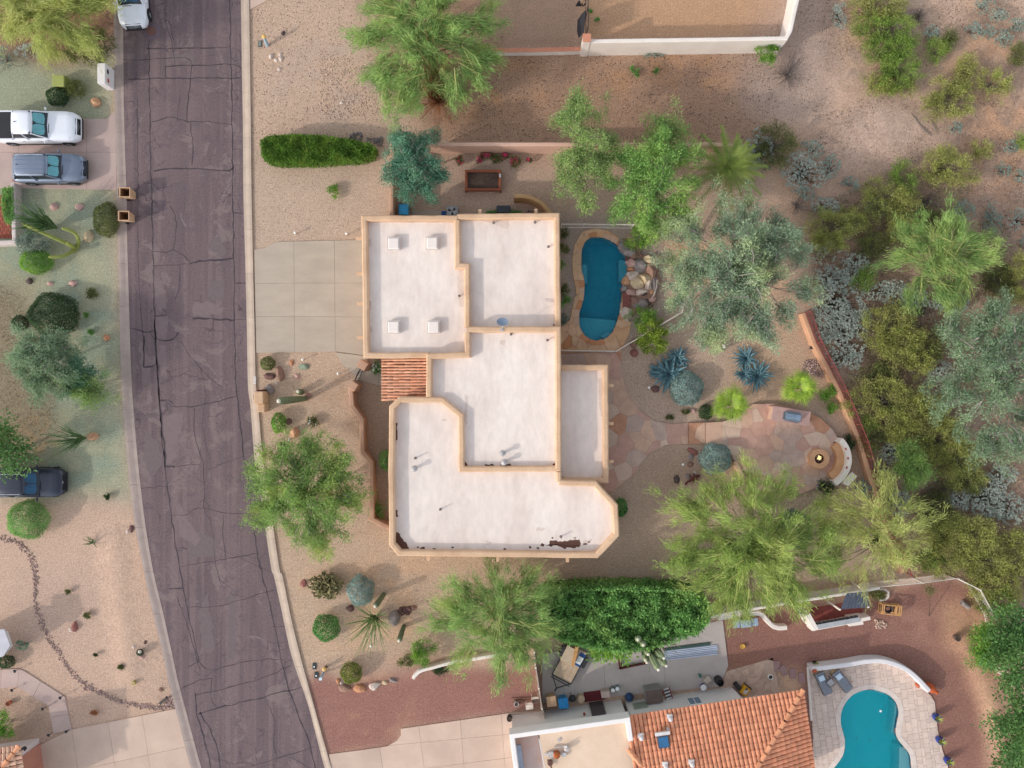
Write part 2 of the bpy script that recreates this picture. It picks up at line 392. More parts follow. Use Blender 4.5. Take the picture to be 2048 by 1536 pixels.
# ---------------------------------------------------------------- street
RL = [(244,-400),(245,-60),(246,0),(247,100),(248,200),(250,280),(252,340),(254,397),(255,484),(257,559),(260,671),(264,768),(270,850),(277,930),(284,993),(292,1055),(307,1143),(327,1227),(346,1314),(357,1364),(375,1432),(395,1507),(406,1545),(440,1660),(520,1900)]
RR = [(480,-400),(481,-60),(482,0),(484,140),(486,250),(487,384),(491,534),(494,659),(496,768),(501,813),(507,893),(511,928),(524,1010),(537,1100),(544,1143),(548,1152),(563,1219),(584,1314),(614,1402),(629,1457),(647,1527),(655,1550),(690,1660),(770,1900)]
KL = [(227,-400),(228,-60),(229,0),(229.5,100),(231,200),(233,280),(234.5,340),(235.5,397),(237,484),(239,559),(241.5,671),(244,768),(249.5,850),(256.5,930),(264,993),(272,1055),(289,1143),(307,1227),(326,1302),(338,1364),(356,1432),(375,1507),(386,1545),(420,1660),(500,1900)]
KR = [(497,-400),(498,-60),(499,0),(501,140),(502.5,250),(504,384),(507,534),(510,659),(512.5,768),(517.5,813),(524,893),(528,928),(541,1010),(554,1100),(561,1143),(566,1152),(581,1226),(602,1314),(626,1402),(641,1457),(661,1527),(668,1550),(705,1660),(785,1900)]
def fine(p): return resample(smooth_path(WP(p), 4), 10)
rl, rr, kl, kr = [smooth_path(WP(p), 5) for p in (RL, RR, KL, KR)]
m, n, out = new_mat('asphalt'); p = nd(n, 'ShaderNodeBsdfPrincipled'); p.inputs['Roughness'].default_value = .92; p.inputs['Specular IOR Level'].default_value = .2
g = pos(n); st = pos(n, (1.0, .09, 1)); st2 = pos(n, (2.6, .05, 1))
c = mixc(n, ramp(n, noise(n, st, 1.1, 5, .6, .4), 0, 1, .36, .66), S(117, 100, 101), S(101, 87, 90))
c = mixc(n, ramp(n, noise(n, st2, .8, 3, .5), 0, .75, .48, .62), c, S(125, 107, 107))
c = mixc(n, ramp(n, noise(n, g, .9, 6, .7, .6), 0, .75, .54, .60), c, S(104, 91, 94))
c = mixc(n, ramp(n, noise(n, g, .45, 6, .75, .8), 0, .6, .57, .60), c, S(132, 116, 114))
c = mixc(n, 1, c, mixc(n, ramp(n, noise(n, g, 9, 3, .75), 0, 1, .3, .7), (.82,) * 3, (1.18,) * 3), 'MULTIPLY')
vo = nd(n, 'ShaderNodeTexVoronoi', feature='DISTANCE_TO_EDGE'); vo.inputs['Scale'].default_value = .5
wv = nd(n, 'ShaderNodeVectorMath', operation='ADD'); nn = nd(n, 'ShaderNodeTexNoise'); nn.inputs['Scale'].default_value = .9; nn.inputs['Detail'].default_value = 5
n.links.new(g, nn.inputs['Vector']); n.links.new(g, wv.inputs[0]); n.links.new(nn.outputs[1], wv.inputs[1]); n.links.new(wv.outputs[0], vo.inputs['Vector'])
ck = ramp(n, vo.outputs['Distance'], 1, 0, .003, .014); ck2 = nd(n, 'ShaderNodeMath', operation='MULTIPLY'); n.links.new(ck, ck2.inputs[0]); n.links.new(ramp(n, noise(n, g, .35, 3), 0, .65, .5, .6), ck2.inputs[1])
c = mixc(n, ck2.outputs[0], c, S(62, 54, 62))
n.links.new(c, p.inputs['Base Color']); b = nd(n, 'ShaderNodeBump'); b.inputs['Distance'].default_value = .012; n.links.new(noise(n, g, 40, 3, .7), b.inputs['Height']); n.links.new(b.outputs[0], p.inputs['Normal'])
n.links.new(p.outputs[0], out.inputs[0]); ASPH = m
k = len(rl); V = [(q[0], q[1], .012) for q in rl] + [(q[0], q[1], .012) for q in rr]
road = add('road', mesh_np('road', V, [(i, k + i, k + i + 1, i + 1) for i in range(k - 1)]), ASPH, kind='structure')
TAR = mat('tar_crack', S(60, 52, 57), S(80, 70, 74), .9, 2.0)
CR = [(.10, [(460,-60),(460,0),(461,95),(463,150),(466,384),(469,600),(472,768),(478,820),(486,900),(495,950),(512,1090),(525,1152),(545,1230),(570,1350),(600,1440),(622,1495),(634,1560)]),
 (.085, [(298,60),(299,160),(303,384),(306,480),(309,620),(312,700),(317,768),(323,860),(330,930),(340,1010),(350,1080),(362,1152),(376,1220),(398,1322)]),
 (.17, [(309,640),(312,700),(317,768),(321,830),(328,890),(331,935)]), (.05, [(275,200),(276,384),(278,560),(287,670),(289,730)]),
 (.12, [(390,1385),(395,1430),(410,1480),(428,1560)]), (.10, [(400,1425),(430,1480),(445,1560)]),
 (.09, [(295,98),(360,97),(460,94)]), (.06, [(247,121),(293,119),(370,116),(385,131)]), (.09, [(330,133),(385,131),(462,129),(483,138)]), (.10, [(258,158),(345,157),(384,156),(481,157)]), (.07, [(332,133),(332,157)]), (.04, [(300,98),(292,118)]),
 (.075, [(384,131),(381,170),(376,200),(374,245)]), (.07, [(305,245),(320,240),(335,234),(350,236),(375,243),(420,243),(465,250)]), (.04, [(355,243),(357,215),(362,190)]), (.06, [(380,245),(386,290),(384,330)]),
 (.11, [(308,342),(340,338),(380,337),(420,340),(458,341),(468,330)]), (.05, [(268,204),(273,230),(275,262)]), (.05, [(248,203),(268,204)]),
 (.06, [(305,503),(345,500),(352,455),(350,430),(340,413)]), (.06, [(345,500),(365,510),(380,522)]), (.15, [(380,528),(400,522),(430,521),(465,517)]), (.05, [(305,531),(340,530),(380,528)]), (.05, [(360,530),(358,575),(350,600)]), (.13, [(385,637),(440,639),(470,640)]), (.05, [(470,640),(494,639)]),
 (.09, [(258,655),(290,663),(309,661)]), (.10, [(309,661),(318,680),(340,680),(354,672),(357,665)]), (.08, [(300,665),(311,680)]), (.07, [(309,632),(335,629),(325,618)]), (.04, [(360,680),(375,705),(400,735),(425,760),(440,772)]), (.13, [(289,734),(310,730),(313,722)]), (.12, [(289,670),(287,735)]),
 (.08, [(320,801),(332,803),(345,812),(365,813),(380,813),(430,804),(470,793)]), (.07, [(320,801),(338,800),(348,810)]), (.06, [(323,828),(335,818),(332,808)]), (.05, [(388,815),(389,870),(403,915),(408,940),(408,1015)]), (.17, [(332,933),(350,934)]), (.05, [(350,934),(400,928)]), (.04, [(415,940),(440,930),(485,913)]), (.06, [(283,976),(310,975),(320,971),(334,974)]),
 (.05, [(345,1030),(370,1030),(390,1018),(410,1016),(445,1025),(490,1027),(512,1028)]), (.06, [(447,1030),(447,1080),(452,1115)]), (.07, [(365,1132),(430,1122),(480,1112),(515,1108)]), (.05, [(430,1122),(440,1160)]),
 (.06, [(376,1213),(405,1214),(440,1212),(480,1200),(512,1190),(548,1180)]), (.09, [(340,1178),(366,1177)]), (.06, [(398,1322),(420,1340),(460,1330),(512,1320),(560,1318)]), (.06, [(376,1334),(398,1322)]), (.06, [(368,1373),(400,1360),(425,1355)]), (.08, [(390,1390),(440,1380),(470,1372),(520,1358),(582,1330)]), (.10, [(397,1428),(440,1415),(512,1398),(560,1385),(602,1375)]),
 (.05, [(425,1355),(422,1400),(436,1414)]), (.06, [(530,1400),(550,1440),(548,1480),(553,1510)]), (.08, [(505,1532),(570,1512),(630,1493)]), (.04, [(580,1515),(620,1535)]), (.05, [(545,1253),(585,1250)]), (.05, [(352,1190),(378,1260),(400,1340)]),
 (.05, [(470,180),(487,183)]), (.05, [(466,298),(487,300)]), (.08, [(470,425),(488,427)]), (.08, [(471,566),(492,566)]), (.04, [(330,40),(345,90),(350,132)]), (.05, [(322,48),(335,42),(342,52),(345,70),(352,90)]), (.03, [(408,1015),(425,1060),(430,1122)]), (.03, [(400,735),(412,790),(405,850),(420,920)])]
b_ = B()
for w, pl in CR:
    q = resample(smooth_path(WP(pl), 3), .35); q = [(a + random.uniform(-.045, .045), c_ + random.uniform(-.045, .045)) for a, c_ in q]; V = []; F = []
    for i, (x, y) in enumerate(q):
        d = Vector((q[min(i + 1, len(q) - 1)][0] - q[max(i - 1, 0)][0], q[min(i + 1, len(q) - 1)][1] - q[max(i - 1, 0)][1])).normalized()
        hw = w * .5 * random.uniform(.35, 1.1); V += [(x - d.y * hw, y + d.x * hw, .016), (x + d.y * hw, y - d.x * hw, .016)]
    b_.raw(V, [(2 * i, 2 * i + 1, 2 * i + 3, 2 * i + 2) for i in range(len(q) - 1)])
b_.build('tar_crack', TAR, road, kind='stuff')
# worn, paler overlays left of the seam and darker patch repairs
def blob(poly, z, jit=.12, step=.3):
    q = resample(WP(poly), step, True)
    return [(x + random.uniform(-jit, jit), y + random.uniform(-jit, jit)) for x, y in q]
b_ = B()
for pl in ([(311,560),(324,562),(334,600),(335,618),(318,622),(311,600)], [(316,636),(336,634),(332,676),(316,676)], [(318,690),(332,690),(333,760),(320,755)], [(326,835),(365,822),(368,850),(352,890),(345,930),(334,930)], [(278,680),(300,720),(299,766),(283,766)], [(350,1010),(362,1010),(400,1080),(392,1090),(356,1070)], [(388,605),(440,604),(440,630),(388,632)]):
    b_.flat(blob(pl, 0), .0145)
b_.build('worn_patch', mat('worn_asphalt', S(125, 108, 108), S(116, 100, 101), .92, 3.0, grain=.2, gscale=35), road, kind='stuff')
b_ = B()
for pl in ([(345,105),(390,110),(388,125),(340,122)], [(415,495),(440,470),(455,500),(440,512)], [(418,560),(445,560),(445,600),(418,600)], [(288,860),(320,890),(322,930),(300,960),(288,930)], [(380,1060),(440,1080),(430,1110),(375,1120)], [(415,1180),(430,1300),(410,1310),(395,1230)], [(456,1190),(472,1195),(470,1320),(456,1320)]):
    b_.flat(blob(pl, 0), .0135)
b_.build('dark_patch', mat('dark_asphalt', S(107, 94, 96), S(114, 100, 101), .92, 4.0, grain=.2, gscale=35), road, kind='stuff')
# manhole
mh = B(); x, y = W(303, 62); mh.lathe([(.62, 0), (.62, .006), (.50, .007)], (x, y, .0125), 28)
o = mh.build('manhole_collar', mat('collar_concrete', S(112, 95, 101), S(98, 84, 92), .9, 5), road)
o['label'] = 'round concrete collar in the asphalt'
mh = B(); mh.lathe([(.32, 0), (.32, .012), (.28, .016)], (x, y, .0185), 24); mh.build('manhole_cover', mat('rusty_iron', S(126, 90, 80), S(108, 78, 74), .8, 9, metal=.2), road)
# kerbs in jointed lengths
KERB = mat('kerb_concrete', S(192, 173, 155), S(176, 157, 142), .9, 1.2, grain=.10, gscale=25, rand=.05)
KERB_L = mat('kerb_concrete_worn', S(178, 160, 150), S(160, 143, 136), .9, 1.2, grain=.10, gscale=25, rand=.05)
def kerb(inner, outer, sgn, M):
    root = bpy.data.objects.new('kerb', None); COL.objects.link(root); root['kind'] = 'structure'
    a = inner; b = outer; k = len(a); L = 0; seg = []; start = 0
    for i in range(k - 1):
        L += math.hypot(a[i + 1][0] - a[i][0], a[i + 1][1] - a[i][1])
        if L > 2.8 or i == k - 2:
            r = range(start, i + 2); V = []; F = []
            for q, j in enumerate(r):
                e = .006 if q == 0 else (-.006 if j == i + 1 else 0)
                A = Vector(a[j]); Bv = Vector(b[j]); t = (Vector(a[min(j + 1, k - 1)]) - Vector(a[max(j - 1, 0)])).normalized() * e
                A = A + t; Bv = Bv + t
                for f, z in ((0, -.02), (0, .025), (.3, .035), (.55, .075), (.75, .10), (1, .105), (1, -.02)):
                    P = A.lerp(Bv, f); V.append((P.x, P.y, z))
            m_ = len(r)
            for q in range(m_ - 1):
                for w in range(6):
                    fc = (q * 7 + w, q * 7 + w + 1, (q + 1) * 7 + w + 1, (q + 1) * 7 + w); F.append(fc if sgn > 0 else fc[::-1])
            F.append(tuple(range(7))[::-1 if sgn > 0 else 1]); F.append(tuple((m_ - 1) * 7 + w for w in range(7))[::1 if sgn > 0 else -1])
            B().raw(V, F).build('kerb_length', M, root); start = i + 1; L = 0
    return root
def densify(p, q, n_=3):
    A = []; Bb = []
    for i in range(len(p) - 1):
        for k_ in range(n_):
            t = k_ / n_; A.append((p[i][0] + (p[i + 1][0] - p[i][0]) * t, p[i][1] + (p[i + 1][1] - p[i][1]) * t)); Bb.append((q[i][0] + (q[i + 1][0] - q[i][0]) * t, q[i][1] + (q[i + 1][1] - q[i][1]) * t))
    return A + [p[-1]], Bb + [q[-1]]
kerb(*densify(rl, kl, 2), -1, KERB_L); kerb(*densify(rr, kr, 2), 1, KERB)
# ---------------------------------------------------------------- concrete slabs poured in panels
def clean(poly):
    out = []
    for p in poly:
        if not out or math.hypot(p[0] - out[-1][0], p[1] - out[-1][1]) > .004: out.append(p)
    if len(out) > 2 and math.hypot(out[0][0] - out[-1][0], out[0][1] - out[-1][1]) < .004: out.pop()
    return out
def slab(name, poly, lines, M, z=.06, gap=.014, piece='concrete_panel', lab=None):
    """poly (px) cut along lines [(px a, px b)] into panels that are pieces of a structure"""
    root = bpy.data.objects.new(name, None); COL.objects.link(root); root['kind'] = 'structure'
    if lab: root['label'] = lab
    cells = [WP(poly) if not isinstance(poly[0], Vector) else poly]
    if area(cells[0]) < 0: cells[0] = cells[0][::-1]
    for a, b in lines:
        a = W(*a); b = W(*b); nx, ny = b[1] - a[1], a[0] - b[0]; l = math.hypot(nx, ny); nx /= l; ny /= l; d = nx * a[0] + ny * a[1]; nxt = []
        for c in cells:
            for s in (1, -1):
                q = clean(clip_half(c, nx * s, ny * s, d * s - gap / 2))
                if len(q) >= 3 and abs(area(q)) > .01: nxt.append(q)
        cells = nxt
    for q in cells: B().prism(q, -.05, z + random.uniform(-.003, .003)).build(piece, M, root)
    return root
CONC = mat('concrete', S(184, 170, 153), S(170, 156, 141), .9, .8, grain=.07, gscale=20, rand=.05, stretch=(.6, 1.5, 1))
CONC_P = mat('concrete_pinkish', S(206, 181, 163), S(190, 165, 150), .9, .6, grain=.06, gscale=22, rand=.06)
CONC_L = mat('concrete_drive_worn', S(193, 170, 160), S(176, 152, 145), .9, .5, grain=.06, gscale=22, rand=.05)
CONC_G = mat('concrete_grey', S(196, 186, 180), S(180, 168, 162), .9, .7, grain=.07, gscale=18, rand=.05)
slab('driveway', [(509,500),(530,496),(555,484),(640,482),(735,480),(737,712),(674,703),(513,706)], [((588,470),(590,720)), ((669,470),(671,720)), ((500,567),(740,566)), ((500,633),(740,634))], CONC)
slab('walkway', [(671,705),(737,713),(737,742),(775,722),(850,722),(850,772),(770,774),(720,760),(706,748),(685,728)], [((738,700),(720,760)), ((757,700),(757,790))], CONC)
slab('driveway', [(-60,238),(215,238),(232,222),(234,380),(-60,375)], [((174,200),(174,400)), ((38,200),(38,400)), ((-60,305),(240,305)), ((-100,200),(-100,400))], CONC_L)
slab('walkway', [(-40,1341),(37,1337),(50,1342),(130,1393),(144,1459),(108,1466),(98,1411),(36,1373),(-40,1380)], [((4,1330),(2,1390)), ((40,1330),(35,1380)), ((83,1362),(66,1394)), ((128,1391),(97,1413)), ((136,1428),(100,1433))], CONC_L)
slab('driveway', [(80,1490),(143,1459),(352,1417),(372,1480),(392,1548),(60,1620)], [((143,1450),(160,1560)), ((215,1430),(235,1560)), ((283,1420),(305,1560)), ((100,1552),(375,1492))], CONC_P)
slab('driveway', [(802,1457),(1030,1424),(1100,1420),(1110,1620),(700,1650),(662,1530),(658,1508),(720,1500),(775,1492),(795,1480),(802,1470)], [((757,1480),(770,1560)), ((836,1440),(852,1560)), ((920,1430),(930,1560)), ((1002,1420),(1012,1560)), ((780,1490),(1100,1460)), ((650,1560),(1100,1505))], CONC_P)
slab('side_yard_slab', [(1084,1310),(1200,1280),(1350,1255),(1445,1240),(1456,1330),(1440,1372),(1300,1385),(1195,1395),(1085,1405)], [((1125,1250),(1127,1420)), ((1203,1250),(1213,1420)), ((1326,1240),(1331,1400))], CONC_G)
slab('sidewalk_slab', [(499,-80),(560,-80),(545,-4),(500,20)], [], CONC_P)
# the house number stencilled on the kerb, facing the street
SEG = {'0': 'abcdef', '1': 'bc', '2': 'abged', '3': 'abgcd', '4': 'fgbc', '6': 'afgedc', '8': 'abcdefg'}
x0, y0 = W(508.4, 753); t = .034
num = thing('house_number', 'white stencilled house number painted on the kerb beside the stucco mailbox', 'house number', (x0, y0, .109))
WP_ = mat('white_paint', (.82, .80, .79), (.75, .73, .72), .7)
for k_, chx in enumerate('2806'):
    b_ = B()
    for s_ in SEG[chx]:
        u0, u1, v0, v1 = {'a': (0, .09, .15 - t, .15), 'b': (.09 - t, .09, .075, .15), 'c': (.09 - t, .09, 0, .075), 'd': (0, .09, 0, t), 'e': (0, t, 0, .075), 'f': (0, t, .075, .15), 'g': (0, .09, .06, .09)}[s_]
        b_.box(((v0 + v1) / 2, -k_ * .135 - (u0 + u1) / 2, .003), (v1 - v0, u1 - u0, .004 + .0004 * (ord(s_) - 96)))
    b_.build('digit', WP_, num)
# ---------------------------------------------------------------- the stucco house with flat roofs
STUC = mat('peach_stucco', S(214, 180, 148), S(194, 158, 127), .9, .7, bump=.012, bscale=18, grain=.08, gscale=9)
ROOF = mat('roof_coating', S(234, 221, 211), S(216, 200, 190), .75, .45, grain=.075, gscale=2.6, stretch=(1, .45, 1))
house = thing('house', 'big flat roofed peach stucco house with white roof coating and rounded parapets', 'house', (0, 0, 0))
def wallblock(poly, h, name='wall', M=STUC, parent=house):
    b = B(); q = WP(poly, h) if area(WP(poly, h)) > 0 else WP(poly, h)[::-1]
    n_ = len(q); P = [(x, y, -.05) for x, y in q] + [(x, y, h) for x, y in q]
    b.raw(P, [(i, (i + 1) % n_, n_ + (i + 1) % n_, n_ + i) for i in range(n_)]); return b.build(name, M, parent)
def deck(poly, h, M=ROOF, parent=house, name='roof_deck', slope=0.0):
    return B().flat(WP(poly, h), h).build(name, M, parent)
def parapet(pts, top, w=.37, closed=False, down=.6, parent=house, M=STUC, jit=.016, r=.09, name='parapet'):
    q = resample(WP(pts, top), .55, closed)
    prof = [(-w / 2, top - down), (-w / 2, top - r * 1.3), (-w / 2 + r * .35, top - r * .35), (-w / 2 + r, top), (w / 2 - r, top), (w / 2 - r * .35, top - r * .35), (w / 2, top - r * 1.3), (w / 2, top - down)]
    V, F = sweep(q, prof[::-1], closed, jit); return B().raw(V, F).build(name, M, parent, smooth=False)
GAR = [(728,436),(914,436),(915,530),(934,531),(935,709),(732,711)]
UPR = [(914,433),(1114,431),(1116,658),(935,659),(934,531),(915,530)]
CEN = [(935,659),(1116,658),(1117,938),(923,939),(922,831),(884,800),(858,799),(858,712),(935,709)]
LIV = [(784,815),(800,799),(884,800),(922,831),(923,939),(1119,939),(1119,966),(1190,968),(1230,1012),(1233,1070),(1194,1111),(799,1107),(784,1089)]
PAT = [(1117,735),(1211,735),(1212,962),(1117,962)]
for P_, d_ in ((GAR, 3.0), (UPR, 2.96), (CEN, 3.48), (LIV, 3.36)):
    wallblock(P_, d_); deck(P_, d_)
deck(PAT, 2.62)
parapet([(914,436),(728,436),(730,560),(732,711),(858,710)], 3.45)
parapet([(914,433),(1114,431),(1115,560),(1116,652)], 3.44)
parapet([(914,440),(915,531),(934,532),(935,655)], 3.46, down=.7)
parapet([(935,659),(1116,658),(1117,800),(1117,938)], 3.95, down=1.1)
parapet([(935,664),(935,709),(858,712),(858,794)], 3.94, down=1.0)
parapet([(1121,938),(923,939),(922,831),(884,800),(800,799),(784,815),(782,950),(784,1089),(799,1107),(1000,1109),(1194,1111),(1233,1070),(1230,1012),(1190,968),(1119,966)], 3.86, down=.75)
parapet([(1123,735),(1211,735),(1212,850),(1212,962),(1122,962)], 3.05, down=.9)
parapet([(1118,944),(1118,964)], 3.84, .33, down=.7)
for px_, py_ in ((1207,737),(1208,850),(1208,958),(1150,958)):
    b_ = B(); x, y = W(px_, py_, 2.6); b_.box((x, y, 1.25), (.3, .3, 2.6)); b_.build('patio_post', STUC, house)
# scuppers that stick out of the walls
for px_, py_, h_, ax in ((720,477,3.05,0),(721,547,3.05,0),(722,607,3.05,0),(722,675,3.05,0),(858,1113,3.4,1),(996,1115,3.4,1),(1135,1116,3.4,1),(960,427,3.0,1),(1072,426,3.0,1),(1219,771,2.7,0),(1219,847,2.7,0),(1219,923,2.7,0)):
    x, y = W(px_, py_, h_); b_ = B(); b_.box((x, y, h_), (.5, .2, .16) if ax == 0 else (.2, .5, .16)); b_.build('scupper', STUC, house, bevel=.02)
# skylights
SKYM = mat('skylight_dome', S(232, 220, 211), S(224, 211, 202), .5, .6)
for px_, py_ in ((787,487),(864,486),(787,654),(867,654)):
    x, y = W(px_, py_, 3.3); b_ = B(); b_.box((x, y, 3.12), (.72, .76, .28)); o = b_.build('skylight', mat('skylight_curb', S(214, 203, 196)), house)
    b_ = B(); b_.box((x, y, 3.26), (.80, .84, .05)); b_.build('skylight_frame', mat('skylight_rim', S(206, 196, 190), S(190, 178, 170), .6), o, bevel=.01); b_ = B(); b_.box((x, y, 3.315), (.68, .72, .07), taper=.86); b_.build('skylight_dome', SKYM, o, bevel=.02)
# vents and pipes on the decks
VENT = mat('vent_grey', S(196, 190, 188), S(150, 146, 146), .6); VDK = mat('vent_dark', S(128, 118, 112))
for px_, py_, d_, k_ in ((918,591,3.0,0),(987,444,2.96,0),(1097,492,2.96,0),(1070,443,2.96,0),(830,917,3.36,0),(828,938,3.36,1),(1005,907,3.48,1),(1008,925,3.48,1),(1122,1075,3.36,0),(1022,668,3.48,0),(880,1020,3.36,0),(1095,680,3.48,0)):
    x, y = W(px_, py_, d_ + .3); b_ = B()
    b_.lathe([(.09, 0), (.045, .05), (.045, .40), (.03, .40), (.03, .3)] if k_ == 0 else [(.2, 0), (.10, .05), (.10, .40), (.17, .42), (.17, .50), (.03, .58)], (x, y, d_), 12)
    b_.build('vent_pipe', VDK if k_ == 0 else VENT, house)
# bare patches where the coating has come off and leaves have gathered
STAIN = mat('peeled_coating', S(104, 70, 58), S(82, 58, 50), .95, 4)
b_x = None
STAIN2 = mat('dirty_coating', S(205, 186, 172), S(216, 200, 190), .9, 2.5)
def patch(pts, d_, M=STAIN, nm='bare_patch', jit=.05):
    q = resample(WP(pts, d_), .12, True); q = [(x + random.uniform(-jit, jit), y + random.uniform(-jit, jit)) for x, y in q]
    B().flat(q, d_ + .006 + random.uniform(0, .002)).build(nm, M, house)
patch([(790,1064),(796,1066),(804,1076),(812,1085),(819,1096),(812,1101),(797,1099),(789,1092)], 3.36)
patch([(789,847),(795,847),(795,868),(792,890),(789,890)], 3.36); patch([(789,1019),(795,1022),(796,1032),(789,1034)], 3.36)
for pl_ in ([(1085,1098),(1088,1078),(1120,1074),(1150,1074),(1172,1078),(1182,1088),(1165,1100),(1120,1102)], [(787,1058),(800,1060),(815,1078),(826,1100),(795,1104),(786,1095)]): patch(pl_, 3.352, mat('rusty_halo', S(204, 178, 160), S(220, 204, 192), .9, 2.5), 'dirt_stain', .09)
for q_ in ((1085,1090,5),(1076,1096,4),(1170,1088,4),(1178,1084,3),(1060,1094,3),(1010,1098,3),(905,1095,3),(868,1098,4),(846,1097,5),(836,1094,3),(1150,1076,3),(1105,1076,3)): patch([(q_[0]+q_[2]*math.cos(t_*1.05)*random.uniform(.6,1.2), q_[1]+.7*q_[2]*math.sin(t_*1.05)*random.uniform(.6,1.2)) for t_ in range(6)], 3.36, jit=.03)
patch([(1092,1092),(1098,1088),(1100,1080),(1112,1082),(1125,1084),(1140,1080),(1158,1080),(1162,1086),(1158,1094),(1145,1097),(1138,1094),(1132,1097),(1122,1096),(1110,1090),(1102,1093)], 3.36)
patch([(922,922),(932,923),(934,931),(922,932)], 3.48); patch([(970,929),(986,928),(988,932),(970,932)], 3.48); patch([(1000,930),(1018,928),(1022,932),(1000,933)], 3.48)
patch([(735,702),(743,704),(740,708),(734,708)], 3.0); patch([(938,664),(944,664),(940,670),(938,670)], 3.48); patch([(1104,930),(1113,926),(1113,933)], 3.48); patch([(1122,953),(1129,955),(1124,957)], 2.62); patch([(1105,650),(1111,648),(1111,653)], 2.96)
for pl, d_ in (([(735,480),(742,478),(744,492),(738,494)],3.0), ([(737,600),(742,602),(742,622),(738,622)],3.0), ([(735,655),(742,653),(747,662),(738,668)],3.0), ([(918,536),(930,537),(931,612),(918,615),(915,560)],3.0),
               ([(962,440),(984,446),(1015,459),(1020,452),(1018,438)],2.96), ([(930,790),(936,792),(934,850),(929,845)],3.48), ([(1075,1055),(1092,1056),(1085,1062),(1072,1062)],3.36), ([(1165,1082),(1185,1078),(1180,1086),(1164,1092)],3.36),
               ([(970,1080),(985,1085),(975,1090)],3.36), ([(880,840),(893,838),(890,842)],3.36), ([(1196,756),(1204,756),(1204,836),(1199,820)],2.62), ([(1000,680),(1010,681),(1008,690),(1000,688)],3.48)):
    patch(pl, d_, STAIN2, 'dirt_stain', .05)
# small clay tile roof over the entry
ROOF2 = None
TILE = mat('clay_tile', S(222, 174, 144), S(206, 144, 114), .85, 2.0, rand=.2, grain=.12, gscale=9)
porch = add('porch_roof', None, None, house); porch.name = 'porch_roof'
q = WP([(762,716),(856,716),(856,801),(762,801)], 2.6); q.sort()
XL, XR = W(764, 750, 2.45)[0], W(858, 750, 2.95)[0]; YT, YB = W(800, 717, 2.7)[1], W(800, 800, 2.7)[1]
b_ = B(); b_.raw([(XL + .06, YT, 2.40), (XR, YT, 2.92), (XR, YB, 2.92), (XL + .06, YB, 2.40), (XL + .06, YT, 2.28), (XR, YT, 2.8), (XR, YB, 2.8), (XL + .06, YB, 2.28)], [(3, 2, 1, 0), (4, 5, 6, 7), (0, 1, 5, 4), (1, 2, 6, 5), (2, 3, 7, 6), (3, 0, 4, 7)])
b_.build('roof_slope', mat('underlay_brown', S(92, 54, 42), S(74, 44, 36)), porch)
def tile_mesh(L, w0, w1, rise, n=5, th=.014):
    V = []; F = []
    for x, w, dz in ((0, w0, .035), (L, w1, 0.0)):
        for k_ in range(n + 1):
            a = math.pi * k_ / n; V.append((x, -w / 2 * math.cos(a), rise * math.sin(a) + dz))
    for k_ in range(n): F.append((k_, n + 1 + k_, n + 2 + k_, k_ + 1))
    F.append(tuple(range(n + 1)))
    me = bpy.data.meshes.new('barrel_tile'); me.from_pydata(V, [], F); me.update(); return me
tm = tile_mesh(.46, .165, .14, .085); tm.materials.append(TILE)
rows = 14; ang = math.atan2(.52, XR - XL)
for r_ in range(rows):
    y = YT - .09 - r_ * (YT - YB - .12) / (rows - 1)
    for c_ in range(8):
        t = c_ / 7.6; o = add('roof_tile', tm, None, porch); o.location = (XL + (XR - XL) * t * .955 - .02, y + random.uniform(-.012, .012), 2.40 + .52 * t + random.uniform(.005, .018))
        o.rotation_euler = (0, -ang, random.uniform(-.025, .025))
# satellite dish on the parapet
x, y = W(1004, 660, 3.95); dish = thing('satellite_dish', 'grey oval satellite dish on the parapet between two roof decks', 'satellite dish', (x, y, 3.94))
b_ = B(); b_.box((0, 0, .015), (.24, .16, .03)); b_.tube([(0, 0, 0), (0, .05, .35), (.02, .18, .55)], .025); b_.tube([(0, 0, .02), (.08, .1, .4)], .012); b_.build('mast', VENT, dish)
b_ = B(); mrot = Matrix.Rotation(math.radians(-28), 3, 'X'); P = []; F = []; rings = [(0, 0), (.12, .008), (.25, .035), (.36, .075)]
for r_, z_ in rings:
    for k_ in range(20):
        a = 2 * math.pi * k_ / 20; P.append(tuple(mrot @ Vector((r_ * 1.0 * math.cos(a), r_ * .82 * math.sin(a), z_)) + Vector((.04, .42, .62))))
for i in range(3):
    for k_ in range(20): F.append((i * 20 + k_, i * 20 + (k_ + 1) % 20, (i + 1) * 20 + (k_ + 1) % 20, (i + 1) * 20 + k_))
b_.raw(P, F); b_.build('reflector', mat('dish_grey', S(128, 143, 160), S(116, 130, 148), .45), dish, smooth=True)
b_ = B(); b_.tube([(.03, .15, .5), (.04, .1, .9)], .014); b_.box((.04, .12, .95), (.08, .12, .08)); b_.build('feed_arm', VENT, dish)
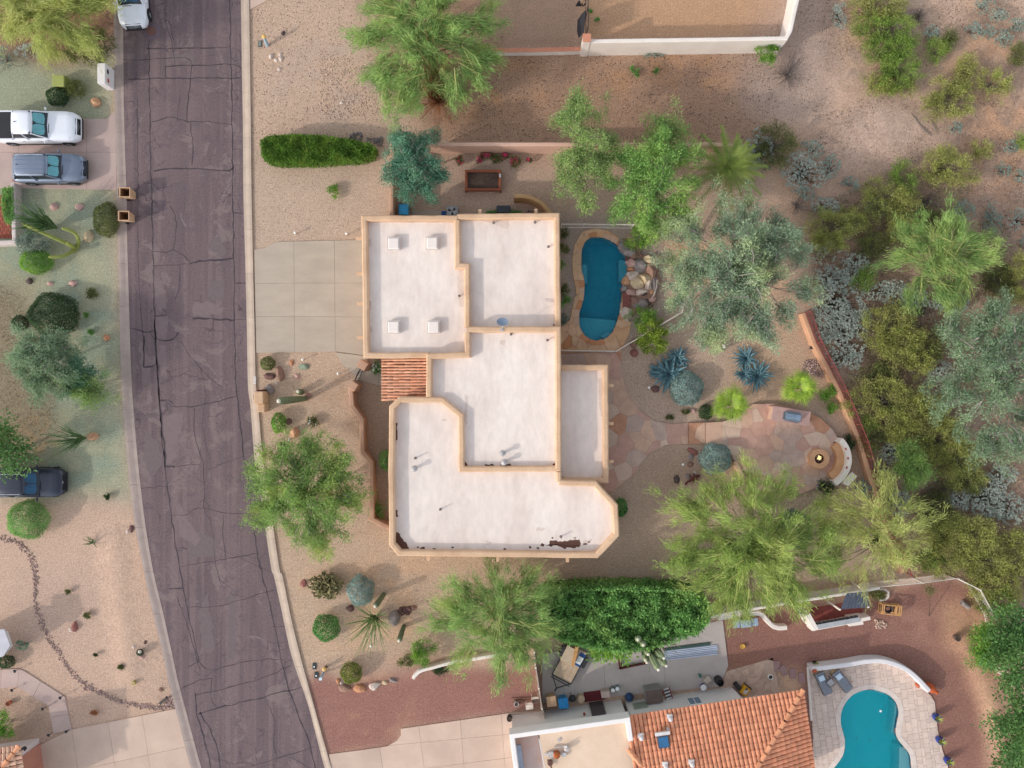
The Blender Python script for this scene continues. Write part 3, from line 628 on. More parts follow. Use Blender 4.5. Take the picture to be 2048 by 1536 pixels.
# ---------------------------------------------------------------- plants: generators
def unit(A): return A / np.maximum(np.linalg.norm(A, axis=1, keepdims=True), 1e-9)
def leaves(P, D, L, Wd, rng, flat=0.0):
    """one lozenge per leaf: P base points, D directions, L lengths, Wd widths"""
    n_ = len(P); D = unit(D); R = rng.normal(size=(n_, 3)); R[:, 2] = R[:, 2] * .6 + flat * 3
    Sd = unit(np.cross(D, R)); L = np.broadcast_to(L, (n_,))[:, None]; Wd = np.broadcast_to(Wd, (n_,))[:, None]
    mid = P + D * L * .45
    V = np.stack([P, mid + Sd * Wd * .5, P + D * L, mid - Sd * Wd * .5], 1).reshape(-1, 3)
    return V, np.arange(n_ * 4).reshape(n_, 4)
def tubes_np(paths, n=4):
    V = []; F = []; o = 0
    for pts, r0, r1 in paths:
        pts = np.asarray(pts, float); m_ = len(pts); T = unit(np.gradient(pts, axis=0)); A = unit(np.cross(T, np.array([.2, .31, .93]))); Bq = np.cross(T, A)
        rr_ = np.linspace(r0, r1, m_)[:, None]
        ring = np.stack([pts + (A * math.cos(2 * math.pi * k_ / n) + Bq * math.sin(2 * math.pi * k_ / n)) * rr_ for k_ in range(n)], 1)
        V.append(ring.reshape(-1, 3)); i = np.arange(m_ - 1)[:, None] * n; k_ = np.arange(n)[None]
        F.append((np.stack([i + k_, i + (k_ + 1) % n, i + n + (k_ + 1) % n, i + n + k_], -1) + o).reshape(-1, 4)); o += m_ * n
    return np.concatenate(V), np.concatenate(F)
def outline(rng, th, amt, k=(2, 3, 5, 7)):
    f = 1.0
    for q_ in k: f = f + amt / q_ ** .5 * np.sin(q_ * th + rng.uniform(0, 6.28))
    return f
BARK_G = mat('bark_green', S(134, 140, 84), S(112, 112, 72), .9, 3); BARK_P = mat('bark_pale', S(168, 158, 150), S(132, 122, 116), .9, 3); BARK_B = mat('bark_brown', S(104, 82, 66), S(82, 66, 54), .9, 3)
TW_GREY = mat('twig_grey', S(150, 138, 130), S(116, 102, 96), .95, 4); TW_DRY = mat('twig_dry', S(176, 118, 76), S(132, 88, 60), .95, 3)
STEM_Y = mat('stem_yellow', S(190, 190, 118), S(160, 160, 96), .85, 3)
def limbs(rng, base, top, clumps, bark_r, every=1, sag=.25):
    """trunk and limbs: each limb bends from the fork out to a clump"""
    T = [(np.array([base, (base + top) / 2 + rng.normal(size=3) * .08, top]), bark_r, bark_r * .75)]
    for c in clumps[::every]:
        d = c - top; L = np.linalg.norm(d); m1 = top + d * .35 + np.array([0, 0, L * sag * .5]) + rng.normal(size=3) * L * .05; m2 = top + d * .7 + np.array([0, 0, L * sag * .4]) + rng.normal(size=3) * L * .05
        T.append((np.array([top, m1, m2, c]), bark_r * .3, .010))
    return T
def tree(name, label, cat, px, py, rx, ry, top, leaf, bark, style, seed, group=None, dens=1.0, trunk=None, amt=.13, gaps=0.0, tint=None, nlimb=None):
    amt = amt * .6
    """crown seen at photo pixel (px,py) with radii in photo pixels; top = height of the crown"""
    rng = np.random.default_rng(seed); hz = top * .42; hc = top - hz * .55
    cx, cy = W(px, py, hc); s = (CAM_H - hc) / CAM_H / PPM; rx *= s; ry *= s
    root = thing(name, label, cat, (cx, cy, 0), group)
    # boughs first, then tufts along every bough: light sprays with dark gaps between them
    A_ = rx * ry * math.pi; NB = max(9, int(A_ * (1.4 if style == 'weep' else 1.75 if style == 'feather' else 1.7))); per_b = 7 if style == 'weep' else 6 if style == 'feather' else 4
    gold = np.arange(NB) * 2.39996 + rng.uniform(0, 6); ub = np.sqrt((np.arange(NB) + .5) / NB) * rng.uniform(.9, 1.08, NB); ub = np.clip(ub, 0, 1)
    thb = gold + rng.normal(size=NB) * .18; ofb = outline(rng, thb, amt); zb = hc - hz * .5 + hz * np.sqrt(np.clip(1 - (ub * .93) ** 2, 0, 1)) * rng.uniform(.45, 1.0, NB)
    BC = np.stack([ub * ofb * .90 * np.cos(thb) * rx, ub * ofb * .90 * np.sin(thb) * ry, zb], 1)
    if gaps: kx = (rng.uniform(0, 1, NB) > gaps * .12) & ((vnoise(BC[:, 0], BC[:, 1], .75, seed % 89) > gaps * .72) | (ub > .8) | (ub < .42)); BC, ub, thb = BC[kx], ub[kx], thb[kx]; NB = len(BC)
    BD = unit(np.stack([np.cos(thb) * (.25 + ub), np.sin(thb) * (.25 + ub), .35 - .55 * ub], 1) + rng.normal(size=(NB, 3)) * (.38 if style == 'weep' else .5))
    ib = np.repeat(np.arange(NB), per_b); K = NB * per_b; tb = np.tile(np.linspace(-.5, .6, per_b), NB) + rng.normal(size=K) * .08
    Ls = {'weep': 1.5, 'feather': 1.05, 'leafy': .6}[style] * (1 if A_ > 25 else .75)
    C = BC[ib] + BD[ib] * (tb * Ls)[:, None] + rng.normal(size=(K, 3)) * np.array([.24, .24, .14]) * (.6 + np.clip(tb, 0, 1))[:, None]; C[:, 2] -= np.clip(tb, 0, 1) ** 2 * .3
    O = BD[ib]; u = ub[ib]
    if style == 'weep':       # palo verde: long fine stems in sprays that fan out and droop
        per = int(88 * dens); N = K * per; i = np.repeat(np.arange(K), per)
        main = unit(O + rng.normal(size=(K, 3)) * .32)
        t = rng.uniform(0, 1, N)[:, None]
        P = C[i] + main[i] * (t - .5) * .7 + rng.normal(size=(N, 3)) * np.array([.17, .17, .13]) * (.5 + t)
        P[:, 2] -= (t[:, 0] ** 2) * .2
        D = main[i] + rng.normal(size=(N, 3)) * .36 + np.array([0, 0, -.2]) * t
        V, F = leaves(P, D, rng.uniform(.18, .52, N), rng.uniform(.02, .042, N), rng, .35)
    elif style == 'feather':  # mesquite: short feathery leaves in soft tufts
        per = int(105 * dens); N = K * per; i = np.repeat(np.arange(K), per)
        main = unit(O + rng.normal(size=(K, 3)) * .5); t = rng.uniform(0, 1, N)[:, None]
        P = C[i] + main[i] * (t - .5) * .6 + rng.normal(size=(N, 3)) * np.array([.19, .19, .15])
        D = main[i] * .8 + rng.normal(size=(N, 3)) * .55
        V, F = leaves(P, D, rng.uniform(.11, .28, N), rng.uniform(.03, .06, N), rng, .35)
    else:                     # leafy: broad leaves in dense clumps
        per = int(60 * dens); N = K * per; i = np.repeat(np.arange(K), per)
        P = C[i] + rng.normal(size=(N, 3)) * np.array([.28, .28, .22]); D = P - C[i] + rng.normal(size=(N, 3)) * .15 + O[i] * .1 + np.array([0, 0, -.05])
        V, F = leaves(P, D, rng.uniform(.14, .26, N), rng.uniform(.08, .15, N), rng, .5)
    add('crown', mesh_np('crown', V, F), leaf, root)
    tx, ty = (0, 0) if trunk is None else (lambda q: (q[0] - cx, q[1] - cy))(W(*trunk, 0))
    base = np.array([tx, ty, -.05]); fork = np.array([tx * .8, ty * .8, max(.4, hc - hz * .9)])
    if style in ('weep', 'feather') and top > 3:   # bare pale stems that run out along the boughs, seen between the sprays
        sel = np.arange(NB); tw = []
        for q_ in sel:
            for w_ in range(3 if style == 'weep' or bark is BARK_P else 2):
                d_ = unit(BD[q_][None] + rng.normal(size=(1, 3)) * .3)[0]; s0 = BC[q_] - BD[q_] * Ls * .75 + np.array([0, 0, .05]); e0 = BC[q_] + d_ * Ls * .55 + np.array([0, 0, .10]); tw.append((np.stack([s0, (s0 + e0) / 2 + np.array([0, 0, .14]) + rng.normal(size=3) * .07, e0]), .024 if bark is BARK_P else .017, .006))
        TV, TF = tubes_np(tw, 3); add('branches', mesh_np('branches', TV, TF), STEM_Y if style == 'weep' else BARK_P if bark is BARK_P else TW_GREY, root)
    far = BC[np.argsort(-ub)]
    TV, TF = tubes_np(limbs(rng, base, fork, far[:nlimb or NB], .03 * top ** .7 + .03))
    add('trunk', mesh_np('trunk', TV, TF), bark, root)
    return root
def shrub(name, label, px, py, rx, ry, h, leaf, style, seed, group=None, cat='shrub', dens=1.0, bark=None, flower=None, z0=0.0):
    rng = np.random.default_rng(seed); hm = h * .6 + z0; cx, cy = W(px, py, hm); s = (CAM_H - hm) / CAM_H / PPM; rx *= s; ry *= s
    root = thing(name, label, cat, (cx, cy, z0), group); area_ = math.pi * rx * ry
    if style == 'ball':       # clipped dome
        N = int(area_ * 1500 * dens) + 400; th = rng.uniform(0, 2 * np.pi, N); cz = rng.uniform(0, 1, N); st = np.sqrt(1 - cz ** 2)
        k_ = rng.uniform(.82, 1.0, N); Nn = np.stack([st * np.cos(th), st * np.sin(th), cz], 1); bump_ = 1 + .05 * np.sin(5 * th + seed) * st + .05 * (vnoise(Nn[:, 0] * 3, Nn[:, 1] * 3, 1.3, seed % 50) - .5)
        P = Nn * np.array([rx, ry, h * .72]) * (k_ * bump_)[:, None] + np.array([0, 0, h * .26]); Nj = unit(Nn + rng.normal(size=(N, 3)) * .45); D = unit(np.cross(Nj, rng.normal(size=(N, 3)))) + Nj * rng.uniform(.1, .7, N)[:, None]
        D = unit(D); Sd = unit(np.cross(D, Nj)); Ln = rng.uniform(.05, .11, N)[:, None]; Wn = rng.uniform(.04, .07, N)[:, None]; mid = P + D * Ln * .45
        V = np.stack([P, mid + Sd * Wn * .5, P + D * Ln, mid - Sd * Wn * .5], 1).reshape(-1, 3); F = np.arange(N * 4).reshape(N, 4)
    elif style == 'tuft':     # soft, open bush of leafy shoots
        sc = min(1.0, rx / .5); K = int(area_ * 9) + 8; th = rng.uniform(0, 2 * np.pi, K); u = np.sqrt(rng.uniform(0, 1, K)); of = outline(rng, th, .12)
        C = np.stack([u * of * .85 * np.cos(th) * rx, u * of * .85 * np.sin(th) * ry, h * (.35 + .5 * np.sqrt(1 - (u * .9) ** 2)) * rng.uniform(.75, 1.05, K)], 1)
        per = int(70 * dens); N = K * per; i = np.repeat(np.arange(K), per); O = unit(C * np.array([1, 1, .8]))
        P = C[i] + rng.normal(size=(N, 3)) * np.array([.13, .13, .1]) * sc; D = O[i] + rng.normal(size=(N, 3)) * .6
        V, F = leaves(P, D, rng.uniform(.08, .17, N) * (.4 + .6 * sc), rng.uniform(.035, .07, N) * (.4 + .6 * sc), rng, .3)
    elif style == 'silver':   # brittlebush: pale leaf rosettes on a mound with dark gaps
        K = int(area_ * 60 * dens) + 18; th = rng.uniform(0, 2 * np.pi, K); u = np.sqrt(rng.uniform(0, 1, K)); of = outline(rng, th, .14)
        C = np.stack([u * of * .95 * np.cos(th) * rx, u * of * .95 * np.sin(th) * ry, h * (.3 + .6 * np.sqrt(np.clip(1 - (u * .92) ** 2, 0, 1))) * rng.uniform(.8, 1.05, K)], 1)
        C = C[vnoise(C[:, 0] + cx, C[:, 1] + cy, 2.6, seed % 60) > .24]; K = len(C)
        per = 13; N = K * per; i = np.repeat(np.arange(K), per); a = rng.uniform(0, 2 * np.pi, N)
        D = np.stack([np.cos(a), np.sin(a), rng.uniform(.05, .9, N)], 1); P = C[i] + D * .015
        V, F = leaves(P, D, rng.uniform(.04, .095, N), rng.uniform(.026, .05, N), rng, 1.0)
    elif style == 'creosote': # thin stems leaning out, small leaves near their ends
        K = int(area_ * 17 * dens) + 12; th = rng.uniform(0, 2 * np.pi, K); u = np.sqrt(rng.uniform(.05, 1, K)); of = outline(rng, th, .2)
        C = np.stack([u * of * .9 * np.cos(th) * rx, u * of * .9 * np.sin(th) * ry, h * (.45 + .5 * np.sqrt(np.clip(1 - (u * .9) ** 2, 0, 1))) * rng.uniform(.7, 1.08, K)], 1)
        C = C[vnoise(C[:, 0] + cx, C[:, 1] + cy, 1.7, seed % 60) > .22]; K = len(C)
        per = 52; N = K * per; i = np.repeat(np.arange(K), per); O = unit(C * np.array([1, 1, .9]))
        P = C[i] + O[i] * rng.uniform(-.25, .2, N)[:, None] + rng.normal(size=(N, 3)) * np.array([.12, .12, .09]); D = O[i] + rng.normal(size=(N, 3)) * .7
        V, F = leaves(P, D, rng.uniform(.06, .14, N), rng.uniform(.03, .055, N), rng)
    elif style == 'dry':
        K = int(area_ * 26 * dens) + 12; V = None
        C = rng.normal(size=(K, 3)) * np.array([rx * .55, ry * .55, h * .3]) + np.array([0, 0, h * .5]); C[:, 2] = np.abs(C[:, 2])
    if V is not None: add('foliage', mesh_np('foliage', V, F), leaf, root)
    if style in ('creosote', 'silver', 'dry', 'tuft'):
        sel = C[:: (1 if style in ('creosote', 'dry') else 3)]; T = []
        for c in sel:
            b0 = c * np.array([.12, .12, 0]); T.append((np.stack([b0, b0 * .5 + c * .5 + rng.normal(size=3) * .05, c]), .016, .006))
            if style == 'dry':
                for _ in range(2): T.append((np.stack([c * .6, c + rng.normal(size=3) * .18]), .008, .004))
        TV, TF = tubes_np(T, 3); add('stems', mesh_np('stems', TV, TF), bark or TW_GREY, root)
    if flower is not None:
        M, N = flower; th = rng.uniform(0, 2 * np.pi, N); u = np.sqrt(rng.uniform(0, .9, N))
        P = np.stack([u * np.cos(th) * rx, u * np.sin(th) * ry, h * (.5 + .5 * np.sqrt(1 - u ** 2 * .8))], 1); P = np.repeat(P, 5, 0); a = np.tile(np.arange(5) * 1.257, N)
        V, F = leaves(P, np.stack([np.cos(a), np.sin(a), np.full(N * 5, .35)], 1), .055, .05, rng, 1.5); add('flowers', mesh_np('flowers', V, F), M, root)
    return root
# ---------------------------------------------------------------- flagstone patio, pools, rocks
def voronoi(poly, n, rng, g=.03, relax=1, stretch=1.0):
    xs_ = [p[0] for p in poly]; ys_ = [p[1] for p in poly]; pts = []
    while len(pts) < n:
        p = (rng.uniform(min(xs_) - .3, max(xs_) + .3), rng.uniform(min(ys_) - .3, max(ys_) + .3))
        best = p
        pts.append(p)
    pts = np.array(pts)
    for it in range(relax + 1):
        cells = []
        for i in range(len(pts)):
            d = np.hypot(*(pts - pts[i]).T); o = np.argsort(d)[1:22]; x, y = pts[i]; c = [(x - 4, y - 4), (x + 4, y - 4), (x + 4, y + 4), (x - 4, y + 4)]
            for j in o:
                nx_, ny_ = pts[j] - pts[i]; l = math.hypot(nx_, ny_); nx_ /= l; ny_ /= l; m_ = (pts[i] + pts[j]) / 2
                c = clip_half(c, nx_, ny_, nx_ * m_[0] + ny_ * m_[1] - (g / 2 if it == relax else 0))
                if len(c) < 3: break
            cells.append(c)
        if it < relax: pts = np.array([np.mean(c, 0) if len(c) > 2 else pts[i] for i, c in enumerate(cells)]) * .6 + pts * .4
    out = []
    for c in cells:
        if len(c) < 3: continue
        q = clean(clip_cell(poly, c))
        if len(q) >= 3 and abs(area(q)) > .02: out.append(q)
    return out
FLAGS = [mat('flagstone_' + k, S(*c), S(*d), .85, 2.2, grain=.10, gscale=14, bump=.006, bscale=12, rand=.05) for k, c, d in
         (('rose', (200, 160, 143), (186, 146, 130)), ('tan', (208, 172, 149), (194, 158, 136)), ('grey', (196, 170, 155), (180, 154, 142)), ('rust', (196, 146, 116), (178, 128, 102)), ('pale', (212, 184, 164), (198, 170, 150)))]
MORTAR = mat('mortar', S(190, 156, 138), S(176, 142, 126), .95, 4)
DECKS = [mat('deckstone_' + k, S(*c), S(*d), .85, 2.0, grain=.08, gscale=14, rand=.06) for k, c, d in (('sand', (208, 166, 128), (192, 146, 110)), ('orange', (200, 142, 102), (184, 128, 92)), ('buff', (214, 178, 144), (198, 158, 126)))]
def flag_area(name, poly, n, mats, w, z=.07, hole=None, lab=None, g=.022, seed=1):
    root = bpy.data.objects.new(name, None); COL.objects.link(root); root['kind'] = 'structure'
    if lab: root['label'] = lab
    P = WP(poly) if not isinstance(poly, list) or not hasattr(poly, 'x') else poly
    b_ = B()
    if hole is None: b_.prism(P, -.05, z - .012)
    rng = random.Random(seed)
    for q in voronoi(P, n, rng, g):
        cx_ = sum(p[0] for p in q) / len(q); cy_ = sum(p[1] for p in q) / len(q)
        if hole is not None:
            if all(inside(p, hole) for p in q): continue
            if any(inside(p, hole) for p in q) or inside((cx_, cy_), hole) or any(inside(p, q) for p in hole):
                # keep what lies outside the water: split by the ring around it
                pieces = ring_split(q, hole)
            else: pieces = [q]
        else: pieces = [q]
        M = rng.choices(mats, w)[0]
        bs = B(); zt = z + rng.uniform(-.003, .004); tot = 0
        for s in pieces:
            s = clean(s)
            if len(s) >= 3 and abs(area(s)) > 1e-4: bs.prism(s, -.05, zt); tot += abs(area(s))
        if tot > .015: bs.build('flagstone', M, root)
    if hole is None: b_.build('mortar_bed', MORTAR, root)
    return root
def ring_split(q, hole):
    """subtract a star-shaped hole from a small convex cell: clip the cell by the outward half plane of every hole edge, sector by sector"""
    if area(hole) < 0: hole = hole[::-1]
    out = []; n_ = len(hole); hx = sum(p[0] for p in hole) / n_; hy = sum(p[1] for p in hole) / n_
    res = []
    for i in range(n_):
        a, b = hole[i], hole[(i + 1) % n_]
        if min(math.hypot(a[0] - p[0], a[1] - p[1]) for p in q) > 3: continue
        ex = 6.0; na = (a[0] + (a[0] - hx) * ex, a[1] + (a[1] - hy) * ex); nb = (b[0] + (b[0] - hx) * ex, b[1] + (b[1] - hy) * ex)
        c = clip_cell(q, [a, na, nb, b])
        if len(c) >= 3: res.append(c)
    # merge the sectors back into one outline: angular sort of pieces -> outer chain then inner chain
    if not res: return []
    inner = []; outer = []
    for c in res: out.append(c)
    return out
# concrete-like coping ring so that the water edge is one clean curve
def offset_loop(loop, d):
    if area(loop) < 0: loop = loop[::-1]
    n_ = len(loop); out = []
    for i in range(n_):
        t = Vector(loop[(i + 1) % n_]) - Vector(loop[i - 1]); t.normalize(); out.append((loop[i][0] + t.y * d, loop[i][1] - t.x * d))
    return out
def ring_pieces(loop, w, z0, z1, n, M, name, parent, gap=.012):
    """coping cut into stones round a closed loop"""
    if area(loop) < 0: loop = loop[::-1]
    inner = resample(loop, .12, True); outer = offset_loop(inner, w); m_ = len(inner); cuts = [int(round(i * m_ / n)) for i in range(n + 1)]
    for a, b in zip(cuts[:-1], cuts[1:]):
        I = [inner[j % m_] for j in range(a, b + 1)]; O = [outer[j % m_] for j in range(a, b + 1)]
        if len(I) > 1:
            t = (Vector(I[1]) - Vector(I[0])).normalized() * gap; I[0] = (I[0][0] + t.x, I[0][1] + t.y); O[0] = (O[0][0] + t.x, O[0][1] + t.y)
        k_ = len(I); V = [(p[0], p[1], z1) for p in I] + [(p[0], p[1], z1) for p in O] + [(p[0], p[1], z0) for p in I] + [(p[0], p[1], z0) for p in O]; F = []
        for i in range(k_ - 1): F += [(i, k_ + i, k_ + i + 1, i + 1), (i + 1, 2 * k_ + i + 1, 2 * k_ + i, i), (k_ + i, 3 * k_ + i, 3 * k_ + i + 1, k_ + i + 1)]
        F += [(0, 2 * k_, 3 * k_, k_), (k_ - 1, 2 * k_ - 1, 4 * k_ - 1, 3 * k_ - 1)]
        mm = M if not isinstance(M, list) else random.choice(M)
        B().raw(V, F).build(name, mm, parent)
def watermat(name, tint, dens, bumps=.02, bsc=9):
    m, n, out = new_mat(name); fr = nd(n, 'ShaderNodeFresnel'); fr.inputs[0].default_value = 1.33
    tr = nd(n, 'ShaderNodeBsdfTransparent'); gl = nd(n, 'ShaderNodeBsdfGlossy'); gl.inputs['Roughness'].default_value = .06; mx = nd(n, 'ShaderNodeMixShader')
    b = nd(n, 'ShaderNodeBump'); b.inputs['Distance'].default_value = bumps; n.links.new(noise(n, pos(n, (1, 2.2, 1)), bsc, 3, .6, .5), b.inputs['Height'])
    n.links.new(b.outputs[0], fr.inputs['Normal']); n.links.new(b.outputs[0], gl.inputs['Normal'])
    n.links.new(fr.outputs[0], mx.inputs[0]); n.links.new(tr.outputs[0], mx.inputs[1]); n.links.new(gl.outputs[0], mx.inputs[2]); n.links.new(mx.outputs[0], out.inputs[0])
    va = nd(n, 'ShaderNodeVolumeAbsorption'); va.inputs['Color'].default_value = (*tint, 1); va.inputs['Density'].default_value = dens; n.links.new(va.outputs[0], out.inputs[1])
    return m
def pool(name, loop, label, plaster, wmat, depth, steps, wz=-.09):
    root = thing(name, label, 'swimming pool', (0, 0, 0))
    if area(loop) < 0: loop = loop[::-1]
    n_ = len(loop); mid = offset_loop(loop, -.25); P = [(x, y, .02) for x, y in loop] + [(x, y, -depth * .8) for x, y in loop] + [(x, y, -depth) for x, y in mid]
    F = [((i + 1) % n_, i, n_ + i, n_ + (i + 1) % n_) for i in range(n_)] + [(n_ + (i + 1) % n_, n_ + i, 2 * n_ + i, 2 * n_ + (i + 1) % n_) for i in range(n_)] + [tuple(range(2 * n_, 3 * n_))]
    B().raw(P, F).build('shell', plaster, root)
    B().raw([(x, y, .021) for x, y in offset_loop(loop, -.012)] + [(x, y, -.2) for x, y in offset_loop(loop, -.012)], [((i + 1) % n_, i, n_ + i, n_ + (i + 1) % n_) for i in range(n_)]).build('waterline_tile', mat('waterline_blue', S(40, 70, 96), S(60, 96, 122), .3, 8, spec=.5), root)
    for pl, zt in steps:
        q = clean(clip_poly(WP(pl), loop)); B().prism(q, -depth + .01, zt).build('step', plaster, root) if len(q) > 2 else None
    wl = offset_loop(loop, .004)
    w = B().prism(wl, -depth - .05, wz).build('water', wmat, root)
    return root
def clip_poly(p, loop): 
    return [a if inside(a, loop) else min(loop, key=lambda q: math.hypot(q[0] - a[0], q[1] - a[1])) for a in resample(p, .2, True)]
PLAST1 = mat('pebble_plaster_blue', S(150, 208, 220), S(128, 192, 208), .8, .8, grain=.12, gscale=12)
PLAST2 = mat('white_plaster', S(214, 246, 246), S(200, 240, 242), .8, .5)
pool('swimming_pool', pool1, 'kidney shaped pool with deep teal water beside rock waterfall', PLAST1, watermat('pool_water_deep', (.0, .86, .92), 1.0, .10, 4.5), 1.7,
     [([(1150,632),(1245,640),(1235,690),(1160,690)], -.75), ([(1158,527),(1175,527),(1176,565),(1165,566)], -.55), ([(1240,518),(1260,515),(1260,555),(1240,562)], -.6), ([(1202,672),(1215,662),(1226,668),(1218,684)], -.4)])
pool('swimming_pool', pool2, 'bright turquoise pool in the cream travertine terrace', PLAST2, watermat('pool_water_bright', (.0, .93, .955), 1.0, .07, 3.5), 1.5,
     [([(1795,1400),(1800,1400),(1800,1460),(1788,1470),(1794,1430)], -.35), ([(1803,1500),(1815,1495),(1826,1520),(1825,1560),(1800,1570),(1803,1530)], -.3), ([(1756,1380),(1775,1386),(1770,1392),(1752,1386)], -.35)])
# floating chlorine and drain discs
for px_, py_, z_, r_, lb, po in ((1761,1422,-.085,.085,'white ring float on the turquoise pool',1), (1713,1477,-1.49,.1,'left one of two pale drain discs on the turquoise pool floor',2), (1740,1482,-1.49,.1,'right one of two pale drain discs on the turquoise pool floor',2)):
    x, y = W(px_, py_, z_); b_ = B(); b_.lathe([(r_, 0), (r_, .03), (r_ * .6, .045)], (0, 0, 0), 14)
    o = b_.build('pool_float' if po == 1 else 'drain_disc', mat('white_plastic', S(238, 240, 238), S(225, 228, 226), .5)); o.location = (x, y, z_); tag(o, lb, 'pool float' if po == 1 else 'pool drain')
DECK1 = [(1121,655),(1140,640),(1148,600),(1152,580),(1146,550),(1144,520),(1149,490),(1165,463),(1190,457),(1215,461),(1234,474),(1243,487),(1256,505),(1262,530),(1262,556),(1252,580),(1248,612),(1250,640),(1262,645),(1258,668),(1247,690),(1241,704),(1121,706)]
cop1 = bpy.data.objects.new('pool_coping', None); COL.objects.link(cop1); cop1['kind'] = 'structure'
ring_pieces(pool1, .32, -.1, .074, 34, DECKS + [FLAGS[1]], 'coping_stone', cop1, .01)
flag_area('pool_deck', DECK1, 70, DECKS, (5, 2, 4), .062, hole=offset_loop(pool1, .325), seed=4)
PATIO = [(1117,708),(1241,704),(1243,740),(1248,770),(1258,795),(1280,822),(1310,843),(1345,848),(1376,846),(1376,887),(1330,890),(1300,905),(1282,925),(1270,945),(1240,970),(1224,984),(1205,985),(1190,960),(1200,735),(1117,735)]
flag_area('flagstone_patio', PATIO, 120, FLAGS, (6, 4, 3, .8, 3), .07, seed=7, lab='curving rose flagstone patio behind the house')
steps_ = bpy.data.objects.new('garden_steps', None); COL.objects.link(steps_); steps_['kind'] = 'structure'
for k_, (pl) in enumerate(([(1376,846),(1376,887),(1409,886),(1409,845)], [(1409,845),(1409,887),(1443,888),(1443,843)])):
    P = WP(pl); B().prism(P, -.05, .07 + .11 * (k_ + 1)).build('step_riser', MORTAR, steps_)
    for q in voronoi(P, 5, random.Random(20 + k_), .02): B().prism(q, .1, .082 + .11 * (k_ + 1)).build('flagstone', random.choice(FLAGS[:4]), steps_)
TERR = [(1443,843),(1460,838),(1480,822),(1503,808),(1545,807),(1580,815),(1618,826),(1640,838),(1660,857),(1672,875),(1681,890),(1690,900),(1694,930),(1676,950),(1652,962),(1640,970),(1600,986),(1574,982),(1545,958),(1520,948),(1480,940),(1468,926),(1456,898),(1443,888)]
flag_area('flagstone_terrace', TERR, 95, FLAGS, (5, 3, 5, .6, 4), .30, seed=9, lab='round flagstone terrace round the fire pit')
b_ = B(); V, F = sweep(WP([(1466,922),(1476,940),(1486,958)]), wall_prof(.28, .42)); b_.raw(V, F); tag(b_.build('garden_wall', STUC), 'short peach garden wall beside the blue grey round shrub and the terrace', 'garden wall')
# rocks
def rock_mesh(rng, sx, sy, sz, n=2, rough=.18, squash=.0):
    bm_ = bpy.data.meshes.new('rock'); import bmesh
    bm = bmesh.new(); bmesh.ops.create_icosphere(bm, subdivisions=n, radius=1.0); sd_ = rng.uniform(0, 99)
    for v in bm.verts:
        c = v.co.copy(); f = 1 + rough * 2 * (float(vnoise(np.array([c.x * 1.1 + sd_ + c.z * .7]), np.array([c.y * 1.1 - c.z]), 1.0, 5)[0]) - .5) + rough * (float(vnoise(np.array([c.x + sd_ - c.z]), np.array([c.y + c.z]), 2.6, 9)[0]) - .5)
        # facet: flatten against a few random planes
        v.co = Vector((c.x * sx * f, c.y * sy * f, c.z * sz * f))
    for _ in range(4):
        d = Vector((rng.uniform(-1, 1), rng.uniform(-1, 1), rng.uniform(0, 1))).normalized(); lim = .80 * max(abs(d.x) * sx, abs(d.y) * sy, abs(d.z) * sz) + .1 * min(sx, sy)
        for v in bm.verts:
            e = v.co.dot(d) - lim
            if e > 0: v.co -= d * e * .9
    bm.to_mesh(bm_); bm.free(); return bm_
ROCKM = {k: mat('rock_' + k, S(*a), S(*b), .9, 4, grain=.18, gscale=12, bump=.02, bscale=10) for k, a, b in (('tan', (204, 160, 126), (178, 132, 100)), ('pink', (198, 166, 154), (178, 136, 128)), ('maroon', (120, 88, 82), (98, 72, 68)), ('brown', (156, 122, 104), (128, 100, 88)), ('grey', (156, 144, 140), (124, 114, 112)), ('orange', (196, 142, 106), (172, 118, 86)), ('green', (142, 152, 130), (118, 130, 112)), ('white', (214, 196, 184), (192, 172, 160)), ('dark', (96, 80, 76), (74, 64, 62)), ('cream', (206, 186, 152), (188, 164, 132)), ('red', (156, 102, 92), (134, 88, 80)))}
rr_ = random.Random(3)
def rock(px_, py_, rx_, ry_, col, label, hgt=None, rz=0, cat='rock', group=None, n=2, rough=.2, z=0):
    hgt = hgt or min(rx_, ry_) / PPM * .8; x, y = W(px_, py_, hgt * .5 + z)
    o = add('rock', rock_mesh(rr_, rx_ / PPM, ry_ / PPM, hgt, n, rough), ROCKM[col]); o.location = (x, y, z + hgt * .12); o.rotation_euler = (0, 0, math.radians(-rz))
    return tag(o, label, cat, group)
